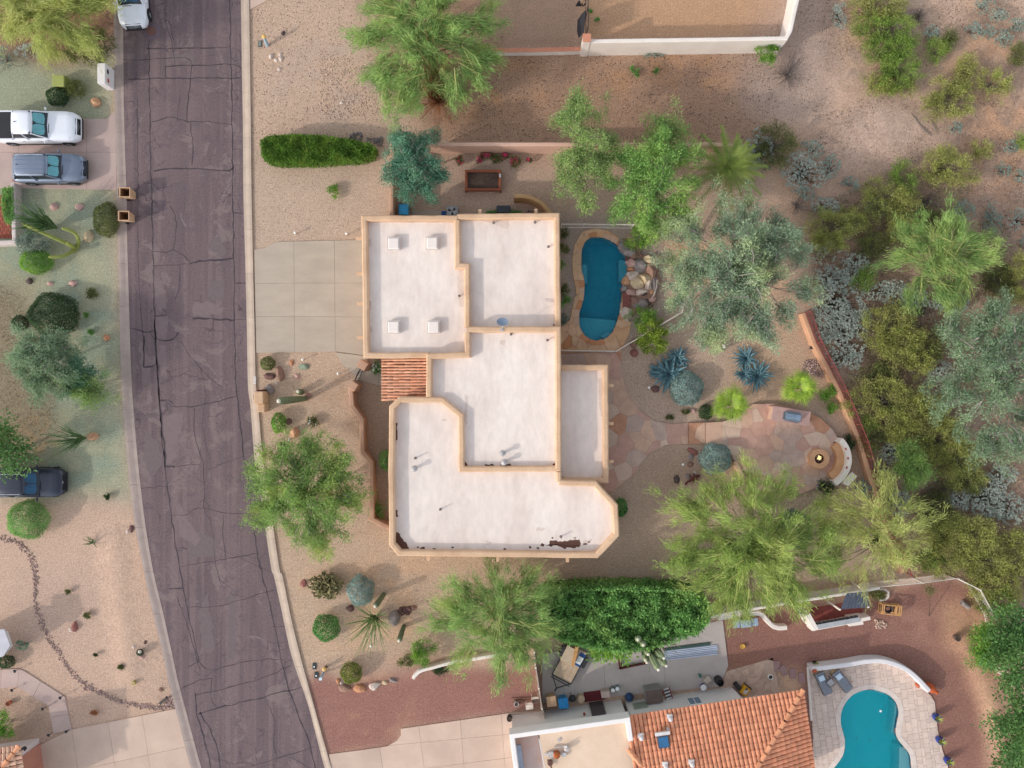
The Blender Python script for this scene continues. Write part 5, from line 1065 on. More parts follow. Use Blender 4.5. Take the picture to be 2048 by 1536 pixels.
# ---------------------------------------------------------------- vehicles
GLASS = mat('car_glass', S(34, 44, 52), S(28, 36, 44), .12, 2, spec=.6); TYRE = mat('tyre', S(40, 38, 40), S(32, 30, 32), .85); RIM = mat('alloy', S(176, 178, 182), S(140, 142, 148), .35, metal=.6); CHROME = mat('chrome', S(190, 194, 200), S(120, 124, 132), .25, metal=.7); BLK = mat('black_plastic', S(40, 40, 44), S(32, 32, 36), .6)
LAMP = mat('headlamp', S(206, 216, 224), S(170, 182, 192), .2); REDL = mat('tail_lamp', S(150, 30, 28), S(110, 20, 20), .3)
SHADE = mat('sun_shade', S(112, 176, 184), S(96, 158, 168), .35, 3); SHADE2 = mat('windscreen_blue', S(44, 92, 124), S(34, 72, 104), .2, 2)
def car(label, cat, name, px, py, rz, M, L=4.6, Wd=1.86, belt=.98, hood=.98, roofz=1.66, ws=(.95, .25), roofx=(.05, -1.75), rear=-2.2, bed=None, shade=None, roofM=None, rails=False):
    x, y = W(px, py); root = thing(name, label, cat, (x, y, 0), None, rz); hw = Wd / 2; f = L / 2; r = -L / 2
    body = B(); ST = [(r, .80, .42, .92), (r + .10, .93, .30, .98), (r + .5, 1.0, .26, 1.0), (0, 1.0, .24, 1.0), (ws[0] + .1, 1.0, .24, 1.0), (f - .75, .985, .26, .975), (f - .35, .93, .28, .93), (f - .12, .82, .33, .80), (f, .62, .40, .62)]
    V = []; F = []; K = 13
    for i, (sx, k_, zl, bz) in enumerate(ST):
        w = hw * k_; bt = belt * bz; hz_ = (hood if sx > 0 else belt) * bz
        pr = [(w * .90, zl), (w * .98, zl + .12), (w, .62 * bt + .05), (w * .995, bt - .10), (w * .95, bt), (w * .55, hz_ + .035), (0, hz_ + .055)]
        V += [(sx, a, b) for a, b in pr] + [(sx, -a, b) for a, b in pr[-2::-1]]
    for i in range(len(ST) - 1):
        for q in range(K - 1): F.append((i * K + q, i * K + q + 1, (i + 1) * K + q + 1, (i + 1) * K + q))
        F.append((i * K + K - 1, i * K, (i + 1) * K, (i + 1) * K + K - 1))
    F.append(tuple(range(K - 1, -1, -1))); F.append(tuple((len(ST) - 1) * K + q for q in range(K)))
    body.raw(V, F); body.build('body', M, root, smooth=True)
    # greenhouse: dark glass core, body coloured roof and pillars
    wb, wr = hw * .93, hw * .74; zr = roofz
    G = [(ws[0], wb * .93, belt + .03), (roofx[0], wr, zr - .05), (roofx[1], wr, zr - .06), (rear, wb * .9, belt + .03)]
    P = []
    for gx, gw, gz in G: P += [(gx, gw, gz), (gx, -gw, gz)]
    g_ = B(); g_.raw(P + [(G[0][0], wb * .93, belt - .1), (G[0][0], -wb * .93, belt - .1), (G[3][0], wb * .9, belt - .1), (G[3][0], -wb * .9, belt - .1)], [(0, 2, 3, 1), (2, 4, 5, 3), (4, 6, 7, 5), (0, 8, 10, 6, 4, 2), (1, 3, 5, 7, 11, 9)]); g_.build('cabin_glass', GLASS, root)
    rf = B(); n_ = 7; RP = []; RF = []
    xs_ = [roofx[0] + .10, roofx[0] - .15, (roofx[0] + roofx[1]) / 2, roofx[1] + .1, roofx[1] - .08]; zs_ = [zr - .05, zr + .0, zr + .025, zr, zr - .06]; ks = [.96, 1.0, 1.02, 1.0, .96]
    for sx, sz, sk in zip(xs_, zs_, ks):
        for q in range(n_): t = -1 + 2 * q / (n_ - 1); RP.append((sx + (.07 * (1 - t * t) if sx > roofx[0] else 0), t * (wr + .03) * sk, sz - .05 * t ** 4))
    for i in range(4):
        for q in range(n_ - 1): RF.append((i * n_ + q, i * n_ + q + 1, (i + 1) * n_ + q + 1, (i + 1) * n_ + q))
    rf.raw(RP, RF); ro = rf.build('roof', roofM or M, root, smooth=True); md = ro.modifiers.new('s', 'SOLIDIFY'); md.thickness = .05
    for s in (1, -1):
        mx_ = (roofx[0] + roofx[1]) / 2
        for pa, pb, pw in (((ws[0], s * wb * .93, belt + .03), (roofx[0] + .05, s * wr, zr - .04), .07), ((roofx[1], s * wr, zr - .05), (rear, s * wb * .9, belt + .03), .12), ((mx_ + .1, s * wb, belt), (mx_, s * (wr + .01), zr - .04), .08)):
            pl = B(); pl.bar(pa, pb, pw, .05); pl.build('pillar', M, root)
        mi = B(); mi.box((ws[0] - .15, s * (hw + .10), belt + .06), (.10, .22, .15), taper=.8); mi.build('wing_mirror', M, root, bevel=.03)
        hl = B(); hl.raw([(f - .62, s * hw * .93, hood * .93), (f - .30, s * hw * .80, hood * .875), (f - .22, s * hw * .62, hood * .84), (f - .50, s * hw * .78, hood * .985), (f - .55, s * hw * .955, .72), (f - .22, s * hw * .84, .68)], [(0, 1, 2, 3), (0, 4, 5, 1)] if s > 0 else [(3, 2, 1, 0), (1, 5, 4, 0)]); hl.build('headlight', LAMP, root)
        tl = B(); tl.box((r + .08, s * hw * .82, .86), (.12, .22, .22)); tl.build('tail_light', REDL, root, bevel=.02)
        rk = B(); rk.box((-.1, s * hw * .97, .30), (L * .5, .08, .14)); rk.build('sill', BLK, root)
        for k_, dx in enumerate((0.35, -.75)): hd = B(); hd.box((dx, s * (hw + .005), belt - .17), (.18, .03, .035)); hd.build('door_handle', CHROME, root)
        for wx in (f - .95, r + .95):
            ar = B(); ar.tube([(wx, s * (hw - .1), .36), (wx, s * (hw + .012), .36)], .40, 20); ar.build('wheel_arch', BLK, root)
            wh = B(); wh.tube([(wx, s * (hw - .22), .34), (wx, s * (hw + .02), .34)], .34, 20); o = wh.build('wheel', TYRE, root)
            rm = B(); rm.tube([(wx, s * (hw + .022), .34), (wx, s * (hw + .028), .34)], .13, 12)
            for k_ in range(5): a = k_ * 1.2566; rm.bar((wx, s * (hw + .026), .34), (wx + .22 * math.cos(a), s * (hw + .026), .34 + .22 * math.sin(a)), .05, .02)
            rm.build('rim', RIM, o)
        if rails: rl_ = B(); rl_.tube([(roofx[0] - .1, s * (wr - .06), zr + .035), ((roofx[0] + roofx[1]) / 2, s * (wr - .05), zr + .07), (roofx[1], s * (wr - .08), zr + .03)], .022); rl_.build('roof_rail', CHROME, root)
    if rails:
        for dy in (-.3, 0, .3): rb_ = B(); rb_.bar((roofx[0] - .2, dy, zr + .015), (roofx[1] + .05, dy, zr + .012), .035, .03); rb_.build('roof_rib', M, root)
    gr = B()
    for k_ in range(4): gr.box((f - .16 + .05 * k_ - .06 * (k_ == 0), 0, .86 * hood - .07 * k_), (.12, hw * 1.05, .035))
    gr.build('grille', BLK, root); bp = B(); bp.box((f - .04, 0, .42), (.14, hw * 1.35, .16)); bp.build('bumper', BLK, root, bevel=.03)
    em = B(); em.box((f - .05, 0, .80 * hood), (.03, .14, .05)); em.build('badge', CHROME, root)
    for s in (1, -1): hc = B(); hc.bar((ws[0] + .15, s * hw * .5, hood + .047), (f - .6, s * hw * .42, hood * .97 + .045), .02, .012); hc.build('hood_crease', M, root)
    wp = B(); wp.bar((ws[0] + .06, -.5, belt + .06), (ws[0] + .08, .1, belt + .06), .025); wp.build('wiper', BLK, root)
    # windscreen inner sun shade, seen through the glass
    if shade:
        zb, zt = belt + .10, zr - .10
        for s in (1, -1):
            P = []; t0, t1 = .16, .86
            def at(t, v): gx = ws[0] + (roofx[0] - ws[0]) * t; gw = wb * .93 + (wr - wb * .93) * t; return (gx + .012, v * gw, belt + .03 + (zr - .05 - belt - .03) * t + .014)
            pts = [at(.20, .03 * s), at(.16, .5 * s), at(.22, .80 * s), at(.40, .88 * s), at(.80, .88 * s), at(.86, .75 * s), at(.86, .22 * s), at(.72, .10 * s), at(.60, .03 * s)]
            sh = B(); sh.raw(pts, [tuple(range(9)) if s > 0 else tuple(range(8, -1, -1))]); sh.build('windscreen_panel', shade, root)
    if bed:
        cv = B(); cv.box(((r + rear) / 2 + .02, 0, belt + .09), (rear - r - .12, hw * 1.72, .05)); cv.build('bed_cover', BLK, root, bevel=.02)
        rail = B()
        for s in (1, -1): rail.box(((r + rear) / 2, s * hw * .92, belt + .05), (rear - r, .10, .09))
        rail.build('bed_rail', M, root, bevel=.02)
    an = B(); an.box((roofx[1] + .2, 0, zr + .04), (.12, .04, .05)); an.build('antenna', BLK, root)
    return root
CW = mat('white_car_paint', S(232, 234, 240), S(226, 228, 236), .3, .5, spec=.5); CG_ = mat('grey_car_paint', S(128, 138, 156), S(116, 126, 144), .3, .5, metal=.35, spec=.5); CD = mat('dark_car_paint', S(58, 62, 76), S(46, 50, 62), .25, .5, metal=.3, spec=.6)
DKP = mat('dark_lower_paint', S(84, 88, 98))
car('white pickup truck with black bed cover parked nose to the street', 'pickup truck', 'pickup_truck', 88, 262, 0, CW, 5.6, 1.98, 1.12, 1.12, 1.86, (.92, .25), (.12, -1.0), -1.35, True, SHADE)
car('metallic grey suv with roof rails parked beside the white pickup', 'suv', 'parked_suv', 112, 343, 0, CG_, 4.65, 1.86, 1.02, 1.0, 1.70, (.95, .25), (.22, -1.75), -2.15, None, SHADE, rails=True)
car('black suv parked alone on the green gravel yard', 'suv', 'parked_suv', 69, 962, 0, CD, 4.8, 1.92, 1.03, 1.0, 1.74, (.95, .25), (.2, -1.85), -2.25, None, SHADE2, rails=True)
car('white car parked against the left kerb at the top edge', 'car', 'parked_car', 273, -6, math.radians(-86), CW, 4.75, 1.88, .98, .98, 1.62, (1.0, .25), (.2, -1.7), -2.15, None, SHADE2)
# ---------------------------------------------------------------- the neighbours' houses
HW = mat('house_white', S(226, 220, 216), S(214, 208, 206), .9, .6, grain=.04, gscale=12); HD = mat('cream_roof', S(226, 200, 176), S(214, 186, 160), .85, .6, grain=.04, gscale=8)
ORT = mat('orange_tile', S(218, 154, 120), S(202, 132, 100), .85, 2.5, rand=.18, grain=.1, gscale=10); ORT2 = mat('orange_tile_many', S(218, 154, 120), S(202, 132, 100), .85, 2.5, island=.18, grain=.1, gscale=10); UND = mat('underlay', S(150, 84, 60), S(128, 70, 52), .95, 3)
house2 = thing('house', 'white neighbour house with flat cream deck and orange clay tile hip roof', 'house', (0, 0, 0))
BLK2 = [(1024,1473),(1256,1440),(1262,1482),(1276,1640),(1046,1640)]
wallblock(BLK2, 3.25, 'wall', HW, house2)
deck([(1078,1462),(1256,1440),(1262,1482),(1276,1640),(1098,1640)], 3.25, HD, house2); deck([(1026,1475),(1084,1466),(1104,1640),(1048,1640)], 2.75, mat('stained_deck', S(204, 184, 178), S(196, 158, 140), .9, .6), house2)
b_ = B(); q = WP([(1078,1478),(1094,1560)], 3.25); b_.bar((q[0][0], q[0][1], 3.0), (q[1][0], q[1][1], 3.0), .06, .52); b_.build('deck_step', HW, house2)
parapet([(1046,1640),(1024,1473),(1256,1440),(1262,1482)], 3.62, .29, parent=house2, M=mat('parapet_white', S(236, 230, 226), S(226, 220, 216), .85, .8), jit=.004, r=.03, down=.9)
b_ = B(); q = WP([(1036,1490),(1046,1560)], 2.8); b_.bar((q[0][0], q[0][1], 2.80), (q[1][0], q[1][1], 2.80), .35, .12); b_.build('ledge', mat('blue_shade_ledge', S(172, 182, 196), S(156, 166, 182)), house2)
EZ = 2.8; E0 = Vector(W(1250, 1433, EZ)); E1 = Vector(W(1604, 1381, EZ)); u_ = (E1 - E0).normalized(); v_ = Vector((u_.y, -u_.x)); PITCH = .30; UL = (E1 - E0).length
N_ = Vector((u_.x, u_.y, 0)); VV = Vector((v_.x, v_.y, 0)); WD = 6.5
def P3(s, t, dz=0.0): p = E0 + u_ * s + v_ * t; return (p.x, p.y, EZ + PITCH * min(t, UL - s if s > UL - t else t) + dz)
ts = B(); ts.raw([P3(0, 0), P3(UL, 0), P3(UL - WD, WD), P3(0, WD)], [(3, 2, 1, 0)]); ts.build('roof_slope', UND, house2); ts = B(); e1 = E1 + v_ * WD; ts.raw([P3(UL, 0), (e1.x, e1.y, EZ), P3(UL - WD, WD)], [(2, 1, 0)]); ts.build('roof_slope', UND, house2)
def tile_shape(L, w0, w1, rise, n=4):
    V = []; F = []
    for x, w, dz in ((0, w0, .04), (L, w1, .0)):
        for k_ in range(n + 1): a = math.pi * k_ / n; V.append((x, -w / 2 * math.cos(a), rise * math.sin(a) + dz))
    for k_ in range(n): F.append((k_, n + 1 + k_, n + 2 + k_, k_ + 1))
    F.append(tuple(range(n + 1))); return V, F
tv, tf = tile_shape(.44, .27, .235, .10); tmesh = bpy.data.meshes.new('roof_tile'); tmesh.from_pydata(tv, [], tf); tmesh.update(); tmesh.materials.append(ORT)
def tmat(origin, up, right):
    """local x climbs the slope, local y runs along the eave"""
    x_ = Vector((up.x, up.y, PITCH)).normalized(); y_ = Vector((right.x, right.y, 0)).normalized(); z_ = x_.cross(y_).normalized()
    return Matrix(((x_.x, y_.x, z_.x, origin[0]), (x_.y, y_.y, z_.y, origin[1]), (x_.z, y_.z, z_.z, origin[2]), (0, 0, 0, 1)))
TL = []
for r_ in range(15):
    for c_ in range(46):
        s, t = .12 + c_ * .272, -.06 + r_ * .365
        if s + t < UL - .12: TL.append((P3(s, t, .012), VV, N_))
for r_ in range(14):
    for c_ in range(24):
        s, t = UL + .06 - r_ * .365, .12 + c_ * .272
        if UL - s < t - .12: p = E0 + u_ * s + v_ * t; TL.append(((p.x, p.y, EZ + PITCH * (UL - s) + .012), -N_, VV))
TL = [q for q in TL if q[0][1] > -26.6]; TL.sort(key=lambda q: -q[0][1]); rest = B()
for i, (o_, up_, rt_) in enumerate(TL):
    M_ = tmat(o_, up_, rt_) @ Matrix.Rotation(random.uniform(-.03, .03), 4, 'Z')
    if i < 300: o = add('roof_tile', tmesh, None, house2); o.matrix_local = M_
    else: rest.raw([M_ @ Vector(p) for p in tv], tf)
if rest.v: rest.build('roof_tiles', ORT2, house2, kind='stuff')
hv, hf = tile_shape(.46, .34, .28, .14); hm = bpy.data.meshes.new('ridge_tile'); hm.from_pydata(hv, [], hf); hm.update(); hm.materials.append(mat('ridge_tile', S(222, 160, 122), S(206, 138, 102), .85, 3, rand=.12))
for k_ in range(13):
    t = -.05 + k_ * .40; a = P3(UL - t, t, .06); d = (Vector(P3(UL - t - 1, t + 1)) - Vector(P3(UL - t, t))).normalized(); o = add('ridge_tile', hm, None, house2); y_ = Vector((0, 0, 1)).cross(d).normalized(); z_ = d.cross(y_); o.matrix_local = Matrix(((d.x, y_.x, z_.x, a[0]), (d.y, y_.y, z_.y, a[1]), (d.z, y_.z, z_.z, a[2]), (0, 0, 0, 1)))
for k_ in range(4): a = Vector(W3(1262 + 8 * k_, 1505 + 10 * k_, 3.5)); d = Vector((-.55, .8, .12)).normalized(); o = add('ridge_tile', hm, None, house2); y_ = Vector((0, 0, 1)).cross(d).normalized(); z_ = d.cross(y_); o.matrix_local = Matrix(((d.x, y_.x, z_.x, a.x), (d.y, y_.y, z_.y, a.y), (d.z, y_.z, z_.z, a.z + .1), (0, 0, 0, 1)))
b_ = B(); Q = WP([(1250,1402),(1463,1373),(1484,1394),(1560,1385),(1585,1540),(1260,1560)]); b_.prism(Q, 0, 2.72); b_.build('wall', HW, house2)
# window and doors on the wall that faces the yard
WGL = mat('window_glass', S(118, 138, 156), S(104, 124, 142), .15, 3, spec=.6)
a = Vector(W3(1366, 1387, 0)); c = Vector(W3(1392, 1383.5, 0)); nrm = Vector((-(c - a).y, (c - a).x, 0)).normalized(); fr = B(); fr.bar(a + nrm * .02 + Vector((0, 0, 1.5)), c + nrm * .02 + Vector((0, 0, 1.5)), .08, 1.15); o = fr.build('window', mat('white_frame', S(236, 234, 232), S(226, 224, 222), .6), house2)
for f0, f1 in ((.07, .47), (.53, .93)): b_ = B(); b_.bar(a.lerp(c, f0) + nrm * .045 + Vector((0, 0, 1.5)), a.lerp(c, f1) + nrm * .045 + Vector((0, 0, 1.5)), .06, .95); b_.build('pane', WGL, o)
a = Vector(W3(1262, 1401, 0)); c = Vector(W3(1288, 1397, 0)); o = None
for k_ in range(6): b_ = B(); b_.bar(a + nrm * .05 + Vector((0, 0, .7 + k_ * .16)), c + nrm * .05 + Vector((0, 0, .7 + k_ * .16)), .05, .11); b_.build('shutter_slat', mat('shutter_green', S(148, 156, 142), S(128, 136, 122)), house2)
bx0 = Vector(W3(1178, 1406.5, 0)); bx1 = Vector(W3(1205, 1402.5, 0)); n2_ = Vector((-(bx1 - bx0).y, (bx1 - bx0).x, 0)).normalized(); b_ = B(); b_.bar(bx0 + n2_ * .03 + Vector((0, 0, 1.02)), bx1 + n2_ * .03 + Vector((0, 0, 1.02)), .06, 2.04); b_.build('door', mat('dark_door', S(84, 76, 78), S(70, 62, 66), .6), house2)
b_ = B(); p = Vector(W3(1164, 1408, 0)) + n2_ * .1; b_.lathe([(.05, 0), (.08, .06), (.08, .22), (.03, .3)], (p.x, p.y, 1.7), 8); b_.build('wall_lantern', mat('red_lantern', S(150, 60, 40), S(110, 44, 32)), house2)
b_ = B(); p = Vector(W3(1036, 1424, 0)); b_.box((p.x, p.y - .05, 2.55), (.16, .2, .16)); b_.build('flood_light', mat('white_plastic', S(238, 240, 238)), house2)
# roof furniture
for px_, py_ in ((1343,1441), (1283,1476), (1329,1526), (1381,1521), (1338,1463)):
    x, y = W(px_, py_, 3.6); z = EZ + PITCH * (Vector((x, y)) - E0).dot(v_); b_ = B(); k_ = .5 if py_ == 1463 else 1; b_.box((x, y, z + .1), (.36 * k_, .30 * k_, .12)); b_.lathe([(.11 * k_, 0), (.11 * k_, .22), (.15 * k_, .24), (.05, .3)], (x + .02, y - .1, z + .12), 8); b_.build('roof_vent', mat('vent_white', S(226, 222, 220), S(196, 188, 186)), house2)
x, y = W(1330, 1491, 4.0); z = EZ + PITCH * (Vector((x, y)) - E0).dot(v_); sk = B(); rz_ = math.atan2(u_.y, u_.x); sk.box((x, y, z + .14), (.74, .80, .2), rz=rz_); o = sk.build('skylight', mat('skylight_frame', S(112, 96, 92), S(90, 78, 76)), house2); sk = B(); sk.box((x, y, z + .25), (.60, .66, .05), rz=rz_); sk.build('pane', mat('skylight_glass', S(52, 108, 150), S(44, 94, 136), .15, 2, spec=.6), o); sk = B(); sk.box((x - .06, y + .52, z + .2), (.92, .20, .14), rz=rz_); sk.build('flashing', mat('vent_white', S(226, 222, 220)), o)
b_ = B(); b_.tube([W3(1109, 1493, 3.35), W3(1128, 1493, 3.35), W3(1135, 1493, 3.7)], .05, 8); b_.lathe([(.16, 0), (.16, .3), (.1, .42)], W3(1133, 1494, 3.25), 10); o = b_.build('flue_pipe', VENT); tag(o, 'silver elbow flue pipe on the cream flat roof', 'roof pipe')
ck = thing('roof_cooler', 'rusty copper topped vent unit on the cream flat roof', 'roof vent', W3(1113, 1507, 3.25)); b_ = B(); b_.lathe([(.22, 0), (.22, .28), (.16, .34), (.05, .36)], n=12); b_.build('drum', mat('copper', S(176, 98, 48), S(140, 72, 36), .5, 5, metal=.3), ck); b_ = B(); b_.bar((-.75, .02, .12), (-.2, 0, .12), .12, .10); b_.box((-.35, 0, .1), (.3, .35, .2)); b_.box((.45, 0, .1), (.3, .25, .18)); b_.build('duct', VENT, ck)
b_ = B(); x, y, z = W3(1100, 1524, 3.25); b_.lathe([(.17, 0), (.17, .2), (.04, .22)], (x, y, z), 12); b_.bar((x - .15, y + .25, z + .2), (x + .1, y - .3, z + .2), .1, .04); o = b_.build('roof_vent', mat('brown_vent', S(126, 90, 74), S(98, 70, 60))); tag(o, 'round brown vent below the copper topped unit', 'roof vent')
x, y, z = W3(1119, 1479, 3.26); b_ = B(); b_.box((0, 0, .02), (.2, .2, .03), rz=.6); o = b_.build('roof_drain', VENT); o.location = (x, y, z); tag(o, 'small square drain grate on the cream flat roof', 'drain')
# house in the lower left corner
house3 = thing('house', 'corner of a white house with cream and pink roof tiles at lower left', 'house', (0, 0, 0)); Q = [(-60,1497),(78,1476),(92,1575),(-60,1600)]
q = WP(Q); b_ = B(); b_.prism(q, 0, 2.7); b_.build('wall', mat('offwhite_stucco', S(206, 192, 186)), house3); a = Vector((*q[1], 0)).lerp(Vector((*q[2], 0)), .10); c = Vector((*q[1], 0)).lerp(Vector((*q[2], 0)), .98); b_ = B(); b_.bar(a + Vector((.03, 0, 1.2)), c + Vector((.03, 0, 1.2)), .08, 2.4); b_.build('garage_door', mat('terracotta_door', S(176, 122, 104), S(162, 108, 92), .8, 1), house3)
F0 = Vector(W(40, 1491, 2.75)); F1 = Vector(W(-60, 1506, 2.75)); fu = (F1 - F0).normalized(); fv = Vector((-fu.y, fu.x)); fv = fv if fv.y < 0 else -fv
def Q3(s, t, dz=0): p = F0 + fu * s + fv * t; return (p.x, p.y, 2.75 + PITCH * min(s, t) + dz)
b_ = B(); b_.raw([Q3(0, 0), Q3(4, 0), Q3(4, 4), Q3(0, 4)], [(0, 1, 2), (0, 2, 3)]); b_.build('roof_slope', mat('underlay_brown', S(92, 54, 42)), house3)
tm3 = bpy.data.meshes.new('roof_tile'); tm3.from_pydata(tv, [], tf); tm3.update(); tm3.materials.append(mat('cream_tile', S(222, 190, 162), S(204, 150, 128), .85, 3, rand=.2))
for r_ in range(5):
    for c_ in range(9):
        s, t = .15 + c_ * .28, -.05 + r_ * .37
        if t < s - .1: o = add('roof_tile', tm3, None, house3); o.matrix_local = tmat(Q3(s, t, .01), Vector((fv.x, fv.y, 0)), Vector((fu.x, fu.y, 0)) * (1 if fv.x * fu.y - fv.y * fu.x > 0 else -1))
        s, t = -.05 + r_ * .37, .15 + c_ * .28
        if s < t - .1: o = add('roof_tile', tm3, None, house3); o.matrix_local = tmat(Q3(s, t, .01), Vector((fu.x, fu.y, 0)), Vector((fv.x, fv.y, 0)) * (1 if fu.x * fv.y - fu.y * fv.x > 0 else -1))
for k_ in range(6): t = k_ * .36; a = Q3(t, t, .05); d = (Vector(Q3(t + 1, t + 1)) - Vector(Q3(t, t))).normalized(); o = add('ridge_tile', hm, None, house3); y_ = Vector((0, 0, 1)).cross(d).normalized(); z_ = d.cross(y_); o.matrix_local = Matrix(((d.x, y_.x, z_.x, a[0]), (d.y, y_.y, z_.y, a[1]), (d.z, y_.z, z_.z, a[2]), (0, 0, 0, 1)))
b_ = B(); p = W3(47, 1503, 1.6); b_.tube([(p[0], p[1] + .15, 1.5), (p[0] + .1, p[1] + .25, 1.9), (p[0], p[1] + .2, 2.0)], .03); b_.lathe([(.03, 0), (.14, .05), (.14, .25), (.02, .32)], (p[0], p[1] + .15, 1.4), 8); b_.build('wall_lantern', IRONB, house3)
b_ = B(); q = WP([(-40,1262),(16,1262),(26,1292),(12,1308),(-40,1316)]); b_.prism(q, 0, 1.9); sd2 = thing('bay', 'pale chamfered building corner cut by the left edge', 'building', (0, 0, 0)); b_.build('wall', HW, sd2); b_ = B(); b_.prism(WP([(-40,1258),(10,1258),(22,1290),(8,1312),(-40,1322)], 1.9), 1.9, 2.0); b_.build('roof', mat('pale_roof', S(196, 194, 200), S(180, 178, 186)), sd2)
# ---------------------------------------------------------------- things standing about
PLW = mat('white_plastic', S(238, 240, 238)); BEIGE = mat('bin_beige', S(206, 170, 136), S(190, 152, 120), .7, 2); BEIGI = mat('bin_inside', S(150, 108, 72), S(124, 88, 58), .8, 2); BLUEP = mat('bin_blue', S(44, 138, 196), S(34, 118, 178), .5, 2); BLUED = mat('blue_plastic', S(30, 84, 150), S(24, 66, 124), .5, 2); WOOD = mat('wood_red', S(150, 86, 56), S(122, 66, 44), .8, 3, stretch=(.6, 6, 1)); WOODP = mat('wood_pale', S(210, 164, 110), S(182, 134, 84), .8, 4); SOIL = mat('dark_soil', S(92, 74, 64), S(66, 52, 46), 1.0, 6, grain=.35, gscale=30); GREYF = mat('grey_fabric', S(134, 138, 146), S(118, 122, 130), .9, 2); PILW = mat('pillow_pale', S(200, 216, 228), S(184, 202, 216), .9, 2); BRONZE = mat('bronze_frame', S(112, 92, 70), S(88, 72, 56), .6, 2); BRNBOX = mat('brown_metal', S(108, 92, 84), S(92, 78, 72), .6, 2); RUST = mat('rust', S(104, 50, 42), S(76, 36, 32), .85, 6); STEEL = mat('steel', S(150, 168, 186), S(126, 144, 164), .3, 2, metal=.5); TCOT = mat('terracotta', S(190, 98, 62), S(166, 80, 50), .8, 3)
def solid(b, name, mt, label, cat, loc=None, rz=0, group=None, bevel=0.0, smooth=False):
    o = b.build(name, mt, None, None, smooth, None, bevel)
    if loc is not None: o.location = loc if len(loc) == 3 else (loc[0], loc[1], 0)
    o.rotation_euler = (0, 0, rz); return tag(o, label, cat, group)
# rubbish bins on the kerb, lids hanging open
def openbin(px, py, label, rz=0.0, M=BEIGE, Mi=BEIGI):
    x, y = W(px, py, 1.06); r = thing('wheeled_bin', label, 'bin', (x, y, 0), 'open bins standing on the kerb', rz); b = B(); P = []
    for z, sx, sy in ((.08, .25, .23), (1.02, .33, .30), (1.06, .35, .32), (1.06, .30, .27), (.14, .21, .19)):
        P += [(-sx, -sy, z), (sx, -sy, z), (sx, sy, z), (-sx, sy, z)]
    F = [(3, 2, 1, 0)]
    for i in range(3):
        for k in range(4): F.append((i * 4 + k, i * 4 + (k + 1) % 4, (i + 1) * 4 + (k + 1) % 4, (i + 1) * 4 + k))
    b.raw(P[:16], F); b.build('bin_body', M, r); c = B(); Q = P[12:20]; c.raw(Q, [(0, 1, 5, 4), (1, 2, 6, 5), (2, 3, 7, 6), (3, 0, 4, 7), (4, 5, 6, 7)]); c.build('bin_inside', Mi, r)
    l = B(); l.box((-.42, 0, .72), (.05, .62, .66), m=Matrix.Rotation(.12, 3, 'Y')); l.build('lid', M, r, bevel=.015); h = B(); h.tube([(-.40, -.26, 1.04), (-.42, .26, 1.04)], .02); h.build('handle', IRONB, r)
    for s in (1, -1): w = B(); w.tube([(-.22, s * .27, .12), (-.22, s * .33, .12)], .12, 12); w.build('wheel', TYRE, r)
    return r
openbin(249.5, 384.5, 'upper of two beige wheeled bins open on the kerb'); openbin(247.5, 431.5, 'lower of two beige wheeled bins open on the kerb')
def closedbin(px, py, label, M, rz, name='wheeled_bin', h=1.06):
    x, y = W(px, py, h); r = thing(name, label, 'bin', (x, y, 0), None, rz); b = B(); b.box((0, 0, .55), (.46, .44, .96)); 
    P = []; 
    for z, s in ((.08, .23), (1.0, .31)): P += [(-s, -s * .95, z), (s, -s * .95, z), (s, s * .95, z), (-s, s * .95, z)]
    c = B(); c.raw(P, [(3, 2, 1, 0), (4, 5, 6, 7), (0, 1, 5, 4), (1, 2, 6, 5), (2, 3, 7, 6), (3, 0, 4, 7)]); c.build('bin_body', M, r, bevel=.02); l = B(); l.box((.02, 0, 1.04), (.70, .66, .07), taper=.93); l.box((.02, 0, 1.085), (.44, .40, .025), taper=.8); l.build('lid', M, r, bevel=.025); hd = B(); hd.tube([(-.36, -.22, 1.0), (-.38, .22, 1.0)], .02); hd.build('handle', IRONB, r)
    for s in (1, -1): w = B(); w.tube([(-.24, s * .24, .12), (-.24, s * .30, .12)], .12, 12); w.build('wheel', TYRE, r)
closedbin(807, 418, 'bright blue wheeled bin against the garage wall', mat('bin_sky', S(60, 170, 224), S(48, 152, 210), .45, 2), math.radians(-90)); closedbin(1103, 1404, 'beige wheeled bin beside the blue one on the work yard', BEIGE, math.radians(98)); closedbin(1127, 1408, 'blue lidded wheeled bin beside the beige one', mat('bin_blue', S(44, 138, 196)), math.radians(98))
# white mailbox pillar, peach mailbox
x, y = W(202, 146, 1.3); mb = thing('mailbox_pillar', 'white mailbox pillar with red flag across the street', 'mailbox', (x, y, 0)); b = B(); b.box((0, 0, .64), (.52, 1.32, 1.28)); b.build('pillar_body', HW, mb, bevel=.03); b = B(); b.box((.265, .22, .95), (.03, .26, .22)); b.build('mailbox_door', IRONB, mb); b = B(); b.box((.27, -.35, .9), (.03, .24, .16)); b.build('flag', mat('flag_red', S(176, 52, 40), S(150, 42, 34)), mb)
x, y = W(517, 797, 1.2); mb = thing('mailbox', 'stepped peach stucco mailbox pillar beside the right kerb', 'mailbox', (x, y, 0)); b = B(); b.box((0, .06, .6), (.62, .80, 1.2)); b.build('tall_block', STUC, mb, bevel=.06); b = B(); b.box((.06, -.62, .45), (.50, .56, .9)); b.build('low_block', STUC, mb, bevel=.06); b = B(); b.box((-.33, .1, .92), (.06, .34, .34)); b.build('mailbox_door', BRNBOX, mb); b = B(); b.box((0, .52, .5), (.4, .1, .9)); b.build('lamp_niche', RUST, mb)
